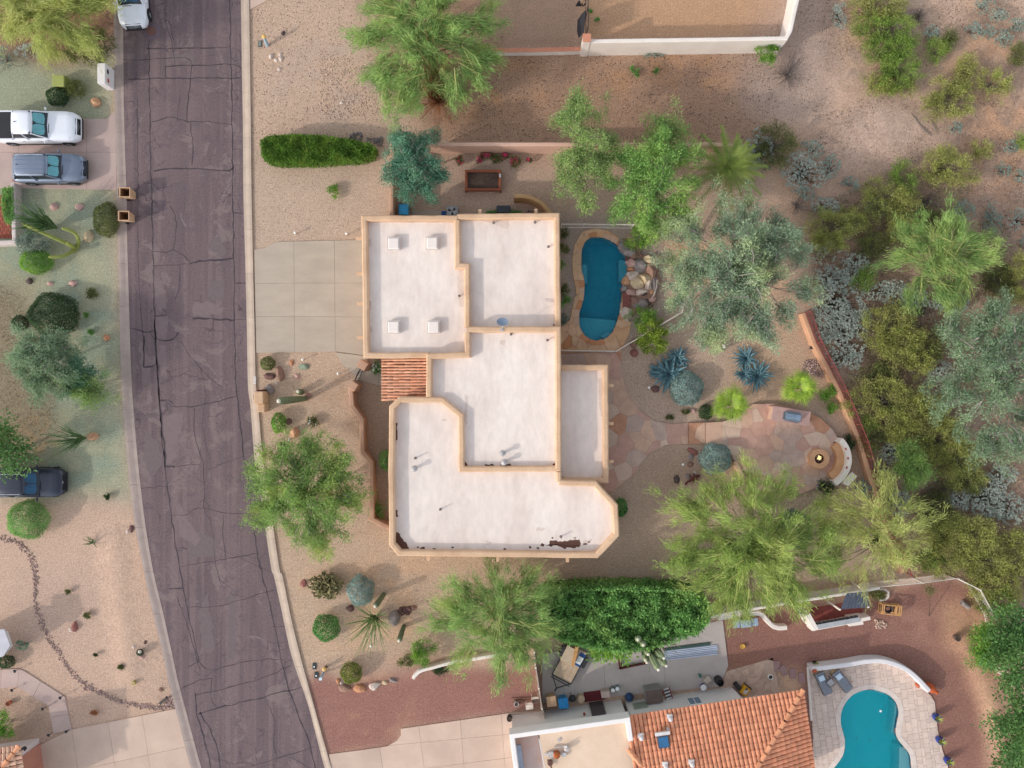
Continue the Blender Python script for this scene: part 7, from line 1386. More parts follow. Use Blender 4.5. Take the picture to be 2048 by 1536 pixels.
x, y = W(1441, 1366, .8); dr = thing('black_barrel', 'black rain barrel at the corner of the white house', 'barrel', (x, y, 0)); b = B(); b.lathe([(.25, 0), (.29, .4), (.25, .8), (.22, .8), (.22, .55)], n=16); b.build('barrel_body', IRONB, dr); b = B(); b.lathe([(.21, .56), (.2, .57)], n=12); b.build('water', mat('dark_water', S(24, 26, 32), S(20, 22, 28), .1), dr)
x, y = W(1492, 1383, .5); yc = thing('yellow_case', 'yellow and black tool case beside the tiled eave', 'tool case', (x, y, 0), None, math.radians(-38)); b = B(); b.box((0, 0, .2), (.52, .62, .4)); b.build('case_body', mat('case_yellow', S(222, 166, 36), S(204, 146, 26), .5), yc, bevel=.05); b = B(); b.box((0, .32, .2), (.54, .06, .42)); b.build('case_edge', IRONB, yc); b = B(); b.box((.04, -.02, .405), (.24, .34, .02)); b.build('sticker', SWm, yc); b = B(); b.box((-.02, .14, .41), (.14, .16, .03)); b.build('handle', BRNBOX, yc)
b = B(); b.box((0, 0, .2), (.3, .5, .4)); solid(b, 'black_box', IRONB, 'black box at the corner left of the yellow case', 'box', W(1476, 1374, .4), .7, bevel=.06); b = B(); b.box((0, 0, .03), (1.35, .66, .05)); solid(b, 'door_mat', mat('mat_red', S(120, 46, 52), S(92, 40, 46), .9, 3), 'dark red mat in front of the dark door', 'mat', (*W(1188, 1391), .03), math.radians(7))
for i, (px_, py_) in enumerate(((1226,1381), (1235,1378))):
    x, y = W(px_, py_, .5); r = thing('gas_bottle', ('left', 'right')[i] + ' white topped gas bottle at the corner of the slab', 'gas bottle', (x, y, 0), 'gas bottles by the house'); b = B(); b.lathe([(.14, 0), (.155, .1), (.155, .36), (.1, .44)], n=14); b.build('bottle', mat('bottle_grey', S(120, 132, 138), S(104, 116, 122), .5), r); b = B(); b.lathe([(.12, .42), (.13, .5), (.04, .52)], n=12); b.build('cap', PLW, r)
x, y = W(1145, 1398, .7); kt = thing('kettle_grill', 'small dark kettle grill beside the blue bin', 'barbecue', (x, y, 0)); b = B(); b.lathe([(.05, .45), (.2, .5), (.25, .62), (.2, .75), (.04, .82)], n=14); b.build('bowl', IRONB, kt)
for k_ in range(3): a = k_ * 2.1; B().tube([(.1 * math.cos(a), .1 * math.sin(a), .5), (.22 * math.cos(a), .22 * math.sin(a), 0)], .02, 5).build('leg', IRONB, kt)
b = B(); b.lathe([(.24, 0), (.26, .3), (.25, .5), (.1, .56)], n=14, sx=1, sy=1.05); solid(b, 'hamper', mat('hamper_beige', S(202, 178, 150), S(184, 160, 132), .9, 6), 'rounded beige hamper between the kettle grill and the mat', 'hamper', W(1162, 1399, .5)); b = B(); b.box((0, 0, .3), (.55, .42, .6)); solid(b, 'pale_box', mat('carton_pink', S(206, 184, 172), S(190, 168, 156), .9), 'pale pinkish box right of the dark red mat', 'box', W(1211, 1388, .5), .1)
for i, (px_, py_, lb) in enumerate(((1071,1404,'white wood frame chair beside the side fence'), (1059,1417,'low white frame stool left of the frame chair'))):
    x, y = W(px_, py_, .8); r = thing('frame_chair', lb, 'chair', (x, y, 0), None, .1)
    for s in (1, -1):
        B().box((s * .22, -.2, .2), (.05, .05, .4)).build('leg', WHITE, r); B().box((s * .22, .2, .4), (.05, .05, .8)).build('leg', WHITE, r)
    B().box((0, 0, .41), (.5, .46, .04)).build('seat', WHITE if i else BRNBOX, r)
    for z in (.55, .68, .8): B().box((0, .22, z), (.46, .03, .05)).build('back_slat', WHITE, r)
b = B(); b.tube([(-.9, .1, .05), (.4, .15, .08)], .03); b.lathe([(.12, 0), (.12, .1)], (-.7, -.1, 0), 8); b.box((-.3, -.1, .08), (.4, .2, .12)); solid(b, 'scrap_heap', mat('scrap', S(150, 110, 92), S(96, 74, 66), .8, 8), 'small heap of scrap pipe left of the frame chair', 'scrap', W(1050, 1399))
# ---------------------------------------------------------------- plants: what grows where
L_PV = leafmat('palo_verde_leaf', S(178, 200, 96), S(132, 162, 74), S(200, 208, 108), .42, .8)
L_PVY = leafmat('palo_verde_yellow', S(202, 210, 112), S(162, 180, 88), S(214, 212, 122), .42, .8)
L_PVG = leafmat('palo_verde_fresh', S(164, 196, 104), S(118, 158, 84), S(190, 206, 110), .42, .8)
L_MQ = leafmat('mesquite_leaf', S(150, 192, 92), S(106, 156, 76), S(184, 208, 96), .4, .7)
L_MQD = leafmat('mesquite_deep', S(158, 190, 92), S(110, 150, 84), S(192, 202, 92), .4, .7)
L_MQW = leafmat('mesquite_wispy', S(164, 190, 104), S(120, 152, 84), S(140, 176, 100), .4, .7)
L_BLUE = leafmat('blue_green_leaf', S(112, 164, 132), S(76, 130, 104), S(140, 180, 140), .38, .9)
L_IRON = leafmat('ironwood_leaf', S(164, 186, 148), S(122, 150, 124), S(200, 212, 136), .38, .6)
L_GRN = leafmat('grey_green_leaf', S(150, 176, 136), S(112, 144, 106), S(170, 194, 140), .38, .8)
L_LEAFY = leafmat('broad_green_leaf', S(136, 188, 96), S(98, 150, 74), S(166, 200, 104), .35, .8)
L_BROAD = leafmat('mid_green_leaf', S(104, 150, 76), S(72, 116, 58), S(132, 168, 82), .35, .8)
L_BALL = leafmat('ball_green', S(98, 164, 74), S(62, 124, 54), None, .3, 1.5); L_BALLO = leafmat('ball_olive', S(142, 154, 46), S(104, 118, 34), None, .3, 1.5)
L_BRIGHT = leafmat('bright_green', S(132, 182, 58), S(84, 142, 40), S(160, 196, 66), .35, 1.2); L_DARK = leafmat('dark_green_leaf', S(76, 104, 62), S(48, 76, 44), None, .3, 1.2)
L_OLIVE = leafmat('olive_leaf', S(126, 134, 70), S(88, 98, 52), S(146, 148, 76), .3, 1.0); L_HEDGE = leafmat('hedge_green', S(118, 158, 46), S(78, 120, 34), S(146, 168, 54), .35, 1.4)
L_CREO = leafmat('creosote_leaf', S(190, 194, 96), S(146, 152, 78), S(172, 160, 104), .38, 1.2); L_CREOG = leafmat('creosote_green', S(152, 182, 72), S(106, 140, 52), S(170, 184, 84), .38, 1.2)
L_SILV = leafmat('silver_leaf', S(184, 192, 178), S(148, 160, 148), None, .2, 1.2); L_SAGE = leafmat('sage_leaf', S(164, 178, 162), S(124, 142, 128), None, .25, 1.2); L_BGREY = leafmat('blue_grey_leaf', S(158, 184, 174), S(118, 148, 144), None, .2, 1.4)
L_DRY = leafmat('dry_twig_leaf', S(198, 136, 86), S(150, 98, 62), None, .3, 1.2)
F_RED = mat('magenta_petal', S(206, 70, 110), S(176, 48, 84), .6, 6); F_WHT = mat('white_petal', S(236, 236, 230), S(220, 222, 214), .6, 6)
sd_ = [100]
def nxt(): sd_[0] += 1; return sd_[0]
T = lambda nm, lb, x, y, rx, ry, top, L, bk, st, **k: tree(nm, lb, 'tree', x, y, rx, ry, top, L, bk, st, nxt(), **k)
# big trees
T('palo_verde', 'broad palo verde with fanned yellow green sprays over the neighbour\'s boundary wall', 1512, 1086, 182, 142, 5.2, L_PV, BARK_G, 'weep', trunk=(1505,1075), gaps=.38)
T('palo_verde', 'thin yellow palo verde leaning across the rear garden wall', 1755, 1062, 108, 118, 4.6, L_PVY, BARK_G, 'weep', trunk=(1730,1075), dens=.42, gaps=.45)
T('palo_verde', 'huge palo verde at the top edge with a dead brown bough', 852, 78, 142, 144, 5.6, L_PVG, BARK_G, 'weep', dens=1.15, gaps=.38)
T('palo_verde', 'wispy palo verde left of the dense hedge above the white curved wall stub', 995, 1246, 118, 112, 5.0, L_PVG, BARK_G, 'weep', dens=.95, gaps=.34)
T('palo_verde', 'bright green spreading palo verde alone in the desert scrub', 1886, 520, 110, 82, 3.6, L_PVG, BARK_G, 'weep', dens=.95, gaps=.34)
T('palo_verde', 'yellow green palo verde in the top left corner', 92, 12, 112, 92, 5.0, L_PVY, BARK_G, 'weep', dens=1.15)
T('mesquite_tree', 'mesquite hanging over the right kerb in front of the house', 612, 986, 124, 112, 5.2, L_MQD, BARK_B, 'feather', gaps=.36, trunk=(625,985))
T('mesquite_tree', 'lime green mesquite beside the pool above the waterfall', 1314, 362, 88, 106, 5.4, L_MQ, BARK_B, 'feather', dens=1.15, gaps=.3)
T('mesquite_tree', 'tall wispy mesquite leaning over the pink boundary wall', 1168, 300, 64, 116, 5.0, L_MQW, BARK_B, 'feather', dens=.8, amt=.24, gaps=.36)
T('mesquite_tree', 'small yellow green tree top poking over the pink wall behind the lime mesquite', 1330, 262, 32, 30, 3.4, L_MQW, BARK_B, 'feather', dens=.8)
T('ironwood_tree', 'large grey green ironwood with pale bare limbs beside the pool rocks', 1475, 540, 160, 158, 6.2, L_IRON, BARK_P, 'feather', gaps=.36, trunk=(1480,560))
T('ironwood_tree', 'grey green ironwood with pale limbs at the right edge', 1990, 760, 108, 178, 5.2, L_GRN, BARK_P, 'feather', gaps=.6, trunk=(2000,760), dens=.75)
T('acacia_tree', 'fluffy blue green tree against the end of the pink wall', 826, 326, 60, 66, 4.2, L_BLUE, BARK_P, 'feather', amt=.06, dens=1.3)
T('mesquite_tree', 'small deep green mesquite just outside the rear garden wall', 1823, 935, 36, 40, 2.6, L_MQD, BARK_B, 'feather', dens=1.2)
T('olive_tree', 'soft grey green tree on the green gravel across the street', 82, 722, 64, 66, 3.6, L_GRN, BARK_P, 'feather', dens=1.2, amt=.08)
T('small_tree', 'dark green young tree touching the soft grey green tree', 150, 752, 32, 26, 2.2, L_BLUE, BARK_B, 'feather')
T('small_tree', 'pale yellow green young tree below the soft grey green tree', 166, 778, 32, 26, 2.2, L_MQW, BARK_B, 'feather', dens=.8)
T('citrus_tree', 'dark leafy tree cut by the left edge above the black suv', 4, 900, 46, 44, 3.4, L_BROAD, BARK_B, 'leafy')
T('leafy_tree', 'broad leaved tree at the right edge beside the sloping picket fence', 2030, 1300, 50, 90, 4.0, L_BROAD, BARK_B, 'leafy')
T('leafy_tree', 'broad leaved tree in the bottom right corner', 2040, 1470, 52, 84, 4.0, L_BROAD, BARK_B, 'leafy')
T('leafy_tree', 'narrow fresh green tree leaning over the sloping picket fence', 1972, 1290, 24, 44, 2.6, L_BRIGHT, BARK_B, 'feather')
# dense hedge behind the house (built below with the clipped ones)
T('hedge_shrub', 'yellow green end of the hedge hanging over the utility trailer', 1215, 1290, 40, 18, 2.4, L_BRIGHT, BARK_B, 'leafy')
# clipped front hedge
def hedge(name, label, pts, h, leaf, seed, big=0):
    rng = np.random.default_rng(seed); P_ = WP(pts, h * .8); cx = sum(p[0] for p in P_) / len(P_); cy = sum(p[1] for p in P_) / len(P_)
    root = thing(name, label, 'hedge', (cx, cy, 0)); a = np.array(P_); lo, hi = a.min(0), a.max(0); A = abs(area(P_)); N = int(A * (1500 if not big else 620))
    c = rng.uniform(lo, hi, (N * 3, 2)); c = c[np_inside(c[:, 0], c[:, 1], P_)][:N]; z = h * (.88 + .16 * vnoise(c[:, 0], c[:, 1], 2.2, seed)) - rng.uniform(0, .3, len(c)) ** 2 * 3
    if big: z = h * (.62 + .40 * np.maximum(vnoise(c[:, 0], c[:, 1], 1.5, seed), .8 * vnoise(c[:, 0], c[:, 1], 3.1, seed + 4))) - rng.uniform(0, .5, len(c)) ** 2 * 2
    lp = np.array(resample(P_, .05, True)); k_ = rng.integers(0, len(lp), N // 2); side = np.concatenate([lp[k_] + rng.normal(size=(len(k_), 2)) * .05, rng.uniform(.1, h * .95, (len(k_), 1))], 1)
    P = np.concatenate([np.concatenate([c, z[:, None]], 1), side]) - np.array([cx, cy, 0]); D = rng.normal(size=P.shape) * .6 + np.array([0, 0, .5]); D[len(c):] += unit(P[len(c):] * np.array([1, 1, 0])) * .6
    kb = 1.9 if big else 1.0; V, F = leaves(P, D, rng.uniform(.07, .15, len(P)) * kb, rng.uniform(.045, .08, len(P)) * kb, rng, .3); add('foliage', mesh_np('foliage', V, F), leaf, root)
    q = [(x - cx, y - cy) for x, y in P_]; inn = offset_loop(resample(q, .3, True), -.12); b_ = B(); b_.prism(inn, 0, h * .7); b_.build('stems', mat('hedge_wood', S(70, 66, 40), S(52, 52, 34)), root); return root
hedge('hedge', 'long clipped bright green hedge tapering towards the blue green tree', [(524,282),(540,274),(590,271),(640,273),(700,281),(740,290),(751,300),(745,312),(722,320),(680,322),(620,326),(560,327),(535,322),(526,310)], 1.3, L_HEDGE, 71)
hedge('hedge', 'long dense dark green hedge of broad leaves behind the house', [(1082,1192),(1110,1182),(1180,1178),(1290,1177),(1370,1182),(1404,1192),(1416,1215),(1412,1240),(1390,1262),(1350,1276),(1290,1294),(1235,1297),(1180,1290),(1130,1278),(1096,1262),(1080,1215)], 3.2, L_LEAFY, 75, big=1)
hedge('hedge', 'dark clipped hedge inside the white courtyard wall', [(6,378),(27,376),(29,440),(14,446),(6,420)], .9, L_LEAFY, 72)
hedge('hedge', 'strip of low green plants along the house under the ochre wall', [(974,424),(1010,421),(1040,424),(1040,436),(974,436)], .5, L_LEAFY, 73)
# dead bough of the tall palo verde
shrub('dead_branch', 'drooping dead orange brown bough under the huge palo verde', 868, 165, 34, 62, 4.8, L_DRY, 'dry', 74, cat='dead branch', bark=TW_DRY, dens=2.6)
# round clipped and other garden shrubs: (name, label, px, py, rx, ry, h, leaf, style, extra)
for a in (('round_shrub', 'round deep green clipped shrub left of the ocotillo', 651, 1258, 28, 28, 1.3, L_BALL, 'ball'), ('round_shrub', 'olive green clipped ball above the boulder row', 701, 1348, 22, 22, 1.1, L_BALLO, 'ball'), ('round_shrub', 'bright oval clipped shrub beside the reddish round stone', 556, 846, 15, 21, .9, L_BRIGHT, 'ball'), ('round_shrub', 'small loose round shrub at the driveway corner near the kerb', 534, 727, 15, 14, .7, L_OLIVE, 'ball'),
          ('round_shrub', 'large dark green clipped ball below the black suv', 50, 1041, 42, 40, 1.7, L_LEAFY, 'ball'), ('round_shrub', 'dark green ball half hidden by the left wall of the house', 771, 921, 14, 21, 1.1, L_LEAFY, 'ball'), ('round_shrub', 'deep green ball against the right wall of the house', 1243, 1016, 13, 19, 1.0, L_BALL, 'ball'), ('round_shrub', 'large blue grey dome shrub at the terrace steps', 1433, 918, 34, 32, 1.4, L_BGREY, 'ball'), ('round_shrub', 'blue grey dome shrub between cholla and small columnar cactus', 720, 1183, 28, 32, 1.3, L_BGREY, 'ball'),
          ('round_shrub', 'broad grey dome shrub with dark hollows below the blue agave', 1375, 777, 35, 36, 1.2, L_BGREY, 'ball'), ('small_shrub', 'small dark green shrub left of the fan palm at the path', 1413, 824, 15, 16, .7, L_DARK, 'ball'),
          ('bushy_shrub', 'bright green bush at the left end of the wispy palo verde', 845, 1305, 30, 26, 1.3, L_BRIGHT, 'tuft'), ('bushy_shrub', 'small olive green bush beside the bright bush by the curved wall stub', 813, 1322, 13, 13, .7, L_OLIVE, 'tuft'), ('bushy_shrub', 'small yellow green plant alone on gravel below the clipped hedge', 665, 383, 11, 14, .5, L_BRIGHT, 'tuft'),
          ('bushy_shrub', 'leafy green plant inside the bend of the zigzag wall', 757, 1020, 14, 18, .9, L_LEAFY, 'tuft'), ('bushy_shrub', 'yellow green bush above the pool waterfall', 1278, 477, 26, 24, 1.3, L_BRIGHT, 'tuft'), ('bushy_shrub', 'deep green bush between the waterfall and the ball palm', 1283, 638, 29, 26, 1.3, L_BRIGHT, 'tuft'), ('bushy_shrub', 'upper bright green bush by the rear garden wall', 1655, 787, 16, 17, .8, L_BRIGHT, 'tuft'), ('bushy_shrub', 'lower small bright green bush by the rear garden wall', 1663, 815, 11, 11, .6, L_BRIGHT, 'tuft'),
          ('bushy_shrub', 'dark round bush at the upper end of the curved bench', 1695, 887, 13, 15, .8, L_DARK, 'tuft'), ('bushy_shrub', 'dark bush at the lower end of the curved bench', 1654, 976, 15, 15, .8, L_DARK, 'tuft'), ('bushy_shrub', 'bright green bush at the corner of the tall white retaining wall', 1534, 104, 26, 29, 1.6, L_BRIGHT, 'tuft'), ('bushy_shrub', 'bright green shrub by the terracotta pot at lower left', 9, 1452, 20, 28, 1.4, L_BRIGHT, 'tuft'),
          ('spreading_shrub', 'olive green spreading shrub beside the kerb and the bins', 209, 438, 27, 36, 1.1, L_OLIVE, 'ball'), ('round_shrub', 'bright green mound shrub across the street', 68, 522, 34, 26, 1.2, L_BRIGHT, 'ball'), ('spreading_shrub', 'dusky green bush behind the bright mound shrub', 64, 486, 34, 28, 1.2, L_SAGE, 'tuft'), ('spreading_shrub', 'big dark green shrub above the soft grey green tree', 102, 628, 52, 46, 1.6, L_DARK, 'ball'), ('small_shrub', 'very dark small shrub left of the big dark shrub', 37, 645, 16, 15, .9, L_DARK, 'ball'),
          ('small_shrub', 'dark green bush in front of the utility box', 112, 191, 23, 20, .9, L_DARK, 'ball'), ('small_shrub', 'small grey green bush right of the utility box', 151, 178, 17, 15, .7, L_OLIVE, 'tuft'), ('spreading_shrub', 'dark olive bush under the corner palo verde near the white mailbox', 170, 88, 58, 46, 2.0, L_OLIVE, 'tuft'), ('brittlebush', 'grey brittlebush below the corner palo verde', 64, 100, 34, 18, .7, L_SILV, 'silver'), ('small_shrub', 'blue grey bush at left edge below the corner palo verde', 6, 116, 16, 24, .8, L_SAGE, 'silver'),
          ('small_shrub', 'dark round shrub at the left edge by the pale walk', 10, 1325, 17, 13, .8, L_DARK, 'ball'), ('blue_agave', 'small blue rosette plant on pink sand', 44, 1290, 13, 12, .6, L_BLUE, 'silver'),
          ('small_shrub', 'topmost dark green shrub in the row along the house by the pool', 1127, 468, 9, 12, .6, L_OLIVE, 'tuft'), ('small_shrub', 'second green shrub in the row along the house by the pool', 1127, 500, 9, 12, .6, L_OLIVE, 'tuft'), ('small_shrub', 'bright white flowered shrub midway in the row along the house by the pool', 1124, 530, 8, 16, .6, L_BRIGHT, 'tuft'), ('small_shrub', 'dark green shrub below the white flowered one in the pool row', 1129, 580, 10, 10, .6, L_OLIVE, 'tuft'), ('small_shrub', 'green shrub touching its darker neighbour in the pool row', 1131, 602, 10, 10, .6, L_LEAFY, 'tuft'), ('small_shrub', 'lowest grey green shrub in the row along the house by the pool', 1127, 638, 9, 11, .5, L_SAGE, 'tuft'),
          ('small_plant', 'small dry green plant on gravel by the path bend', 1339, 836, 6, 6, .25, L_OLIVE, 'tuft'), ('small_plant', 'tiny green plant left of the pale pink stone by the path', 1371, 823, 6, 4, .2, L_OLIVE, 'tuft'), ('small_plant', 'small brown green plant on green gravel right of the pale pink stone', 182, 588, 11, 8, .3, L_OLIVE, 'tuft'), ('small_plant', 'faint green weed between the big dark shrub and the kerb', 173, 630, 5, 5, .2, L_LEAFY, 'tuft'), ('small_plant', 'small weed above the reddish tan stone', 181, 663, 7, 4, .2, L_LEAFY, 'tuft'), ('small_plant', 'dark weed at edge of the green gravel below the black suv', 216, 993, 6, 5, .3, L_DARK, 'tuft'),
          ('small_plant', 'small green plant inside the dry creek curve, upper', 133, 1182, 6, 5, .3, L_OLIVE, 'tuft'), ('small_plant', 'small cactus clump above the red stone on pink sand', 175, 1231, 6, 6, .3, L_OLIVE, 'tuft'), ('small_plant', 'tiny dark plant mid way across the pink sand', 192, 1310, 4, 3, .25, L_DARK, 'tuft'), ('small_plant', 'thin brown plant on pink sand above the yellow barrel cactus', 242, 1335, 5, 4, .3, L_OLIVE, 'tuft'), ('small_plant', 'reddish dry plant below the dry creek', 187, 1424, 6, 6, .3, L_DRY, 'tuft'),
          ('small_plant', 'low green plants at foot of the white retaining wall', 1308, 106, 18, 5, .3, L_SAGE, 'tuft'), ('prickly_pear', 'left green prickly pear seedling on the brown slope', 1263, 138, 6, 5, .3, L_LEAFY, 'tuft'), ('prickly_pear', 'middle green prickly pear seedling on the brown slope', 1273, 146, 6, 9, .3, L_LEAFY, 'tuft'), ('prickly_pear', 'right green prickly pear seedling on the brown slope', 1312, 140, 5, 5, .3, L_LEAFY, 'tuft'), ('small_plant', 'upper of two tiny green weeds inside the orange gravel yard', 1180, 22, 4, 3, .2, L_LEAFY, 'tuft'), ('small_plant', 'lower of two tiny green weeds inside the orange gravel yard', 1195, 39, 4, 3, .2, L_LEAFY, 'tuft'),
          ('round_shrub', 'dark teal shrub half hidden under the right side of the broad palo verde', 1592, 1060, 36, 40, 1.2, L_BLUE, 'ball'), ('small_plant', 'green plants at the foot of the white curved wall stub', 880, 1340, 13, 6, .3, L_DARK, 'tuft'), ('small_plant', 'plants in the white ringed bed under the picket fence', 1752, 1186, 16, 9, .5, L_OLIVE, 'tuft')):
    shrub(*a, nxt())
shrub('flowering_shrub', 'small green shrub with white flowers in the front gravel', 625, 844, 11, 9, .4, L_OLIVE, 'tuft', 301, flower=(F_WHT, 9))
shrub('flowering_shrub', 'white flowered shrub beside the tile roofed entry', 753, 734, 11, 12, .6, L_LEAFY, 'tuft', 302, flower=(F_WHT, 22))
for i, (lb, x, y, rx, ry, n_) in enumerate((('red tipped shrub at left of the flower row under the pink wall', 921, 322, 8, 10, 6), ('magenta flowered plant above the left end of the planter', 959, 320, 6, 8, 9), ('magenta flower cluster nearest the pink wall', 972, 311, 12, 6, 24), ('green plant with few blooms between two magenta clusters', 996, 318, 9, 7, 1), ('compact magenta flower clump right of the green plant', 1010, 311, 6, 5, 16), ('red flowered plant above the right end of the planter', 1028, 323, 10, 8, 12), ('smallest red flowered plant ending the flower row', 1058, 320, 5, 4, 7))):
    shrub('flowering_plant', lb, x, y, rx, ry, .45, L_OLIVE, 'tuft', 310 + i, 'flowers along the pink wall', 'flower', flower=(F_RED, n_ * 3))
# desert scrub: (kind, label, px, py, rx, ry)
KIND = {'s': ('brittlebush', L_SILV, 'silver', .8), 'g': ('sage_bush', L_SAGE, 'silver', .7), 'c': ('creosote_bush', L_CREO, 'creosote', 1.4), 'b': ('creosote_bush', L_CREOG, 'creosote', 1.4), 'd': ('dry_bush', None, 'dry', .6), 'o': ('bursage', L_OLIVE, 'creosote', .9)}
for a in (('s','pale brittlebush left of the topmost creosote',1681,32,19,25), ('c','creosote cut by the top edge',1752,14,62,36), ('b','fresh creosote second from the top edge',1775,64,62,40), ('b','creosote between the two fresh ones in the upper row',1776,104,52,30), ('b','dense green creosote at the lower end of the upper row',1796,142,46,38), ('c','low creosote left of the dense green one',1752,170,32,22), ('c','low creosote right edge of the dense green one',1800,172,30,20),
          ('d','grey leafless bush right of the creosote row',1841,28,20,16), ('g','sage bush at top edge right of the bare gravel',1968,10,19,17), ('g','sage bush below the top edge one on the right',1998,30,17,14), ('g','round sage bush on the pale slope',1973,63,17,16), ('g','wide sage bush below the round one',2004,76,24,16), ('g','sage bush touching the right edge near the top',2036,50,18,14), ('g','grey sage left of the small green bush',1863,66,16,14), ('o','dark twiggy bush above the small green bush',1896,80,18,15), ('b','small fresh green bush among grey sage',1871,101,24,20),
          ('c','thin creosote standing right of the creosote row',1931,136,20,27), ('c','loose creosote near the orange soil at right',1988,170,34,32), ('c','wide thin creosote above the dead root',1893,202,56,40), ('c','upper arm of the wide thin creosote',1913,172,30,22), ('d','leafless blue grey bush beside the white wall corner bush',1580,146,24,32), ('g','small blue grey plant alone on bare gravel',1911,256,15,13), ('c','big yellow creosote right of centre in the clearing',1891,336,56,42), ('b','green creosote left of the big yellow one',1801,352,32,27), ('g','grey sage at right edge beside small green bush',2023,292,17,14), ('b','small green bush at the right edge',2045,284,18,18), ('g','lone grey sage right of the big yellow creosote',2008,338,16,14), ('g','grey sage at right edge below the lone one',2044,350,16,16),
          ('g','sage bush at the left rim of the clearing',1626,297,24,18), ('g','pale sage below the left rim one',1663,336,22,25), ('g','dark round sage in the clearing',1701,367,17,16), ('o','olive bush behind the date palm',1548,290,46,40), ('s','big silver bush right of the date palm',1606,345,42,40), ('s','silver bush touching date palm fronds',1517,302,34,38), ('g','grey sage above the ironwood crown',1611,388,18,15), ('d','dark leafless tuft standing in for a shadow hole at the ironwood edge',1596,411,18,15), ('s','silver bush right of the dark tuft',1650,414,30,20),  # the dark leafless tuft is added where a shadow hole lies
          ('c','olive creosote between ironwood and clearing',1662,460,52,48), ('c','creosote arm above the olive one',1704,440,28,26), ('c','tall creosote at top of the middle thicket',1768,398,52,36), ('g','grey bush inside the middle thicket',1752,418,24,18), ('c','creosote right of the grey thicket bush',1800,418,36,32), ('d','pale bleached dead bush',1858,401,24,20), ('c','yellow creosote left of the lone palo verde',1812,460,36,32), ('g','grey sage column right of the pale dead bush',1986,438,20,30), ('s','silver bush at right edge beside the grey sage column',2038,442,20,30), ('g','small grey bush at right edge above the big ironwood',2046,491,13,15),
          ('s','silver bush below the olive creosote',1648,506,32,20), ('s','silver bush against the ironwood crown edge',1658,558,38,26), ('s','silver bush between two creosotes near the wall top',1696,552,22,18), ('s','small silver bush left of the lone palo verde',1712,524,24,20), ('b','yellow green bush left of the white flowered brush',1726,559,24,20), ('s','white flowered brush below the lone palo verde',1776,584,48,24), ('s','white brush under the right side of the lone palo verde',1828,598,28,22), ('s','silver mound at the top end of the red fence',1678,604,56,40), ('s','silver mound below the top end one',1676,640,50,36), ('s','small silver tuft right of the silver mounds',1731,634,16,14), ('s','silver mound outside the upper red fence',1692,678,46,38), ('s','grey green mound lowest of the silver row by the fence',1688,716,38,22),
          ('c','brownish creosote right of the silver mounds',1773,656,52,46), ('c','creosote below the brownish one',1798,692,46,36), ('c','sparse creosote left of the big ironwood',1836,722,32,28), ('o','olive bush at the fence bend',1756,750,36,26), ('d','dark dead tuft under the lone palo verde',1848,622,16,15), ('s','thin silver spray right of the dark dead tuft',1880,608,30,10), ('c','large creosote filling the fence side thicket',1770,806,72,58), ('c','creosote in the middle of the fence side thicket',1836,826,60,46), ('c','creosote below the thicket middle',1812,866,44,30), ('c','creosote against the big ironwood',1874,880,58,48), ('c','creosote in the hollow below the ironwood',1914,924,58,48), ('b','small green plant outside the red fence',1736,845,17,14),
          ('s','silver bush left of the small deep mesquite',1784,904,26,22), ('d','brown dry bush outside the red fence',1768,948,24,26), ('s','silver bush below the small deep mesquite',1798,1006,24,30), ('g','grey bush behind the leaning palo verde',1731,976,20,18), ('d','purplish grey dead bush in the lower scrub',1882,985,28,20), ('s','silver bush at right edge of lower scrub',2004,950,30,22), ('s','largest white silver bush in the lower scrub',1974,994,44,40), ('s','silver bush right of the largest white one',2012,1010,36,26), ('s','small silver bush left of the largest white one',1916,1003,26,18), ('s','low silver bush at the right edge of lower scrub',2028,1036,26,13), ('o','dark olive bush below the small deep mesquite',1871,1018,34,32), ('c','creosote below the dark olive bush',1888,1064,42,38), ('c','broad creosote in the lower scrub',1914,1082,60,46), ('c','creosote arm at right of lower scrub',1950,1070,46,36), ('c','creosote above the sloping picket fence',1886,1114,52,36), ('c','creosote spilling over the picket fence',1973,1130,52,38), ('b','green bush behind the corner of the picket fence',1856,1118,28,24), ('c','creosote hanging over the fence top corner',1974,1170,42,34), ('b','yellow green bush draped on the sloping fence',1994,1206,36,34), ('c','creosote at the right edge above the broad tree',2036,1150,40,44),
          ('o','low olive bush between olive creosote and lone palo verde',1742,486,34,26), ('o','olive bush above the lone palo verde crown',1858,440,34,26), ('g','grey bush left of the big ironwood top',1905,606,36,22), ('o','olive bush right of the lone palo verde',1992,560,32,40), ('c','creosote at right edge beside the lone palo verde',2040,560,30,50), ('g','faint sage between pale dead bush and grey column',1930,420,22,18), ('o','olive bush right of the brownish creosote',1856,690,34,30), ('s','silver tuft under the olive bush by the ironwood',1880,740,26,22), ('o','olive bush low against the red fence',1742,880,24,30), ('o','olive bush right of the purplish dead bush',1930,965,40,22), ('c','creosote below the low silver bush at right edge',2030,1085,34,30), ('g','sage on the slope above the orange soil',1946,60,18,14), ('o','thin bush right of the wide sage',2036,110,20,26), ('c','small creosote below the dead root',1960,300,22,16)):
    nm, L, st, h = KIND[a[0]]; k_ = (a[4] * a[5]) ** .5 / 30; gx = 1.1
    shrub(nm, a[1], a[2], a[3], a[4] * gx, a[5] * gx, min(h, .35 + k_ * .75), L, st, nxt(), 'desert scrub beyond the rear wall', 'bush', bark=TW_GREY if a[0] != 's' else BARK_B, dens=1.12 if a[0] in 'cb' else 1.1)
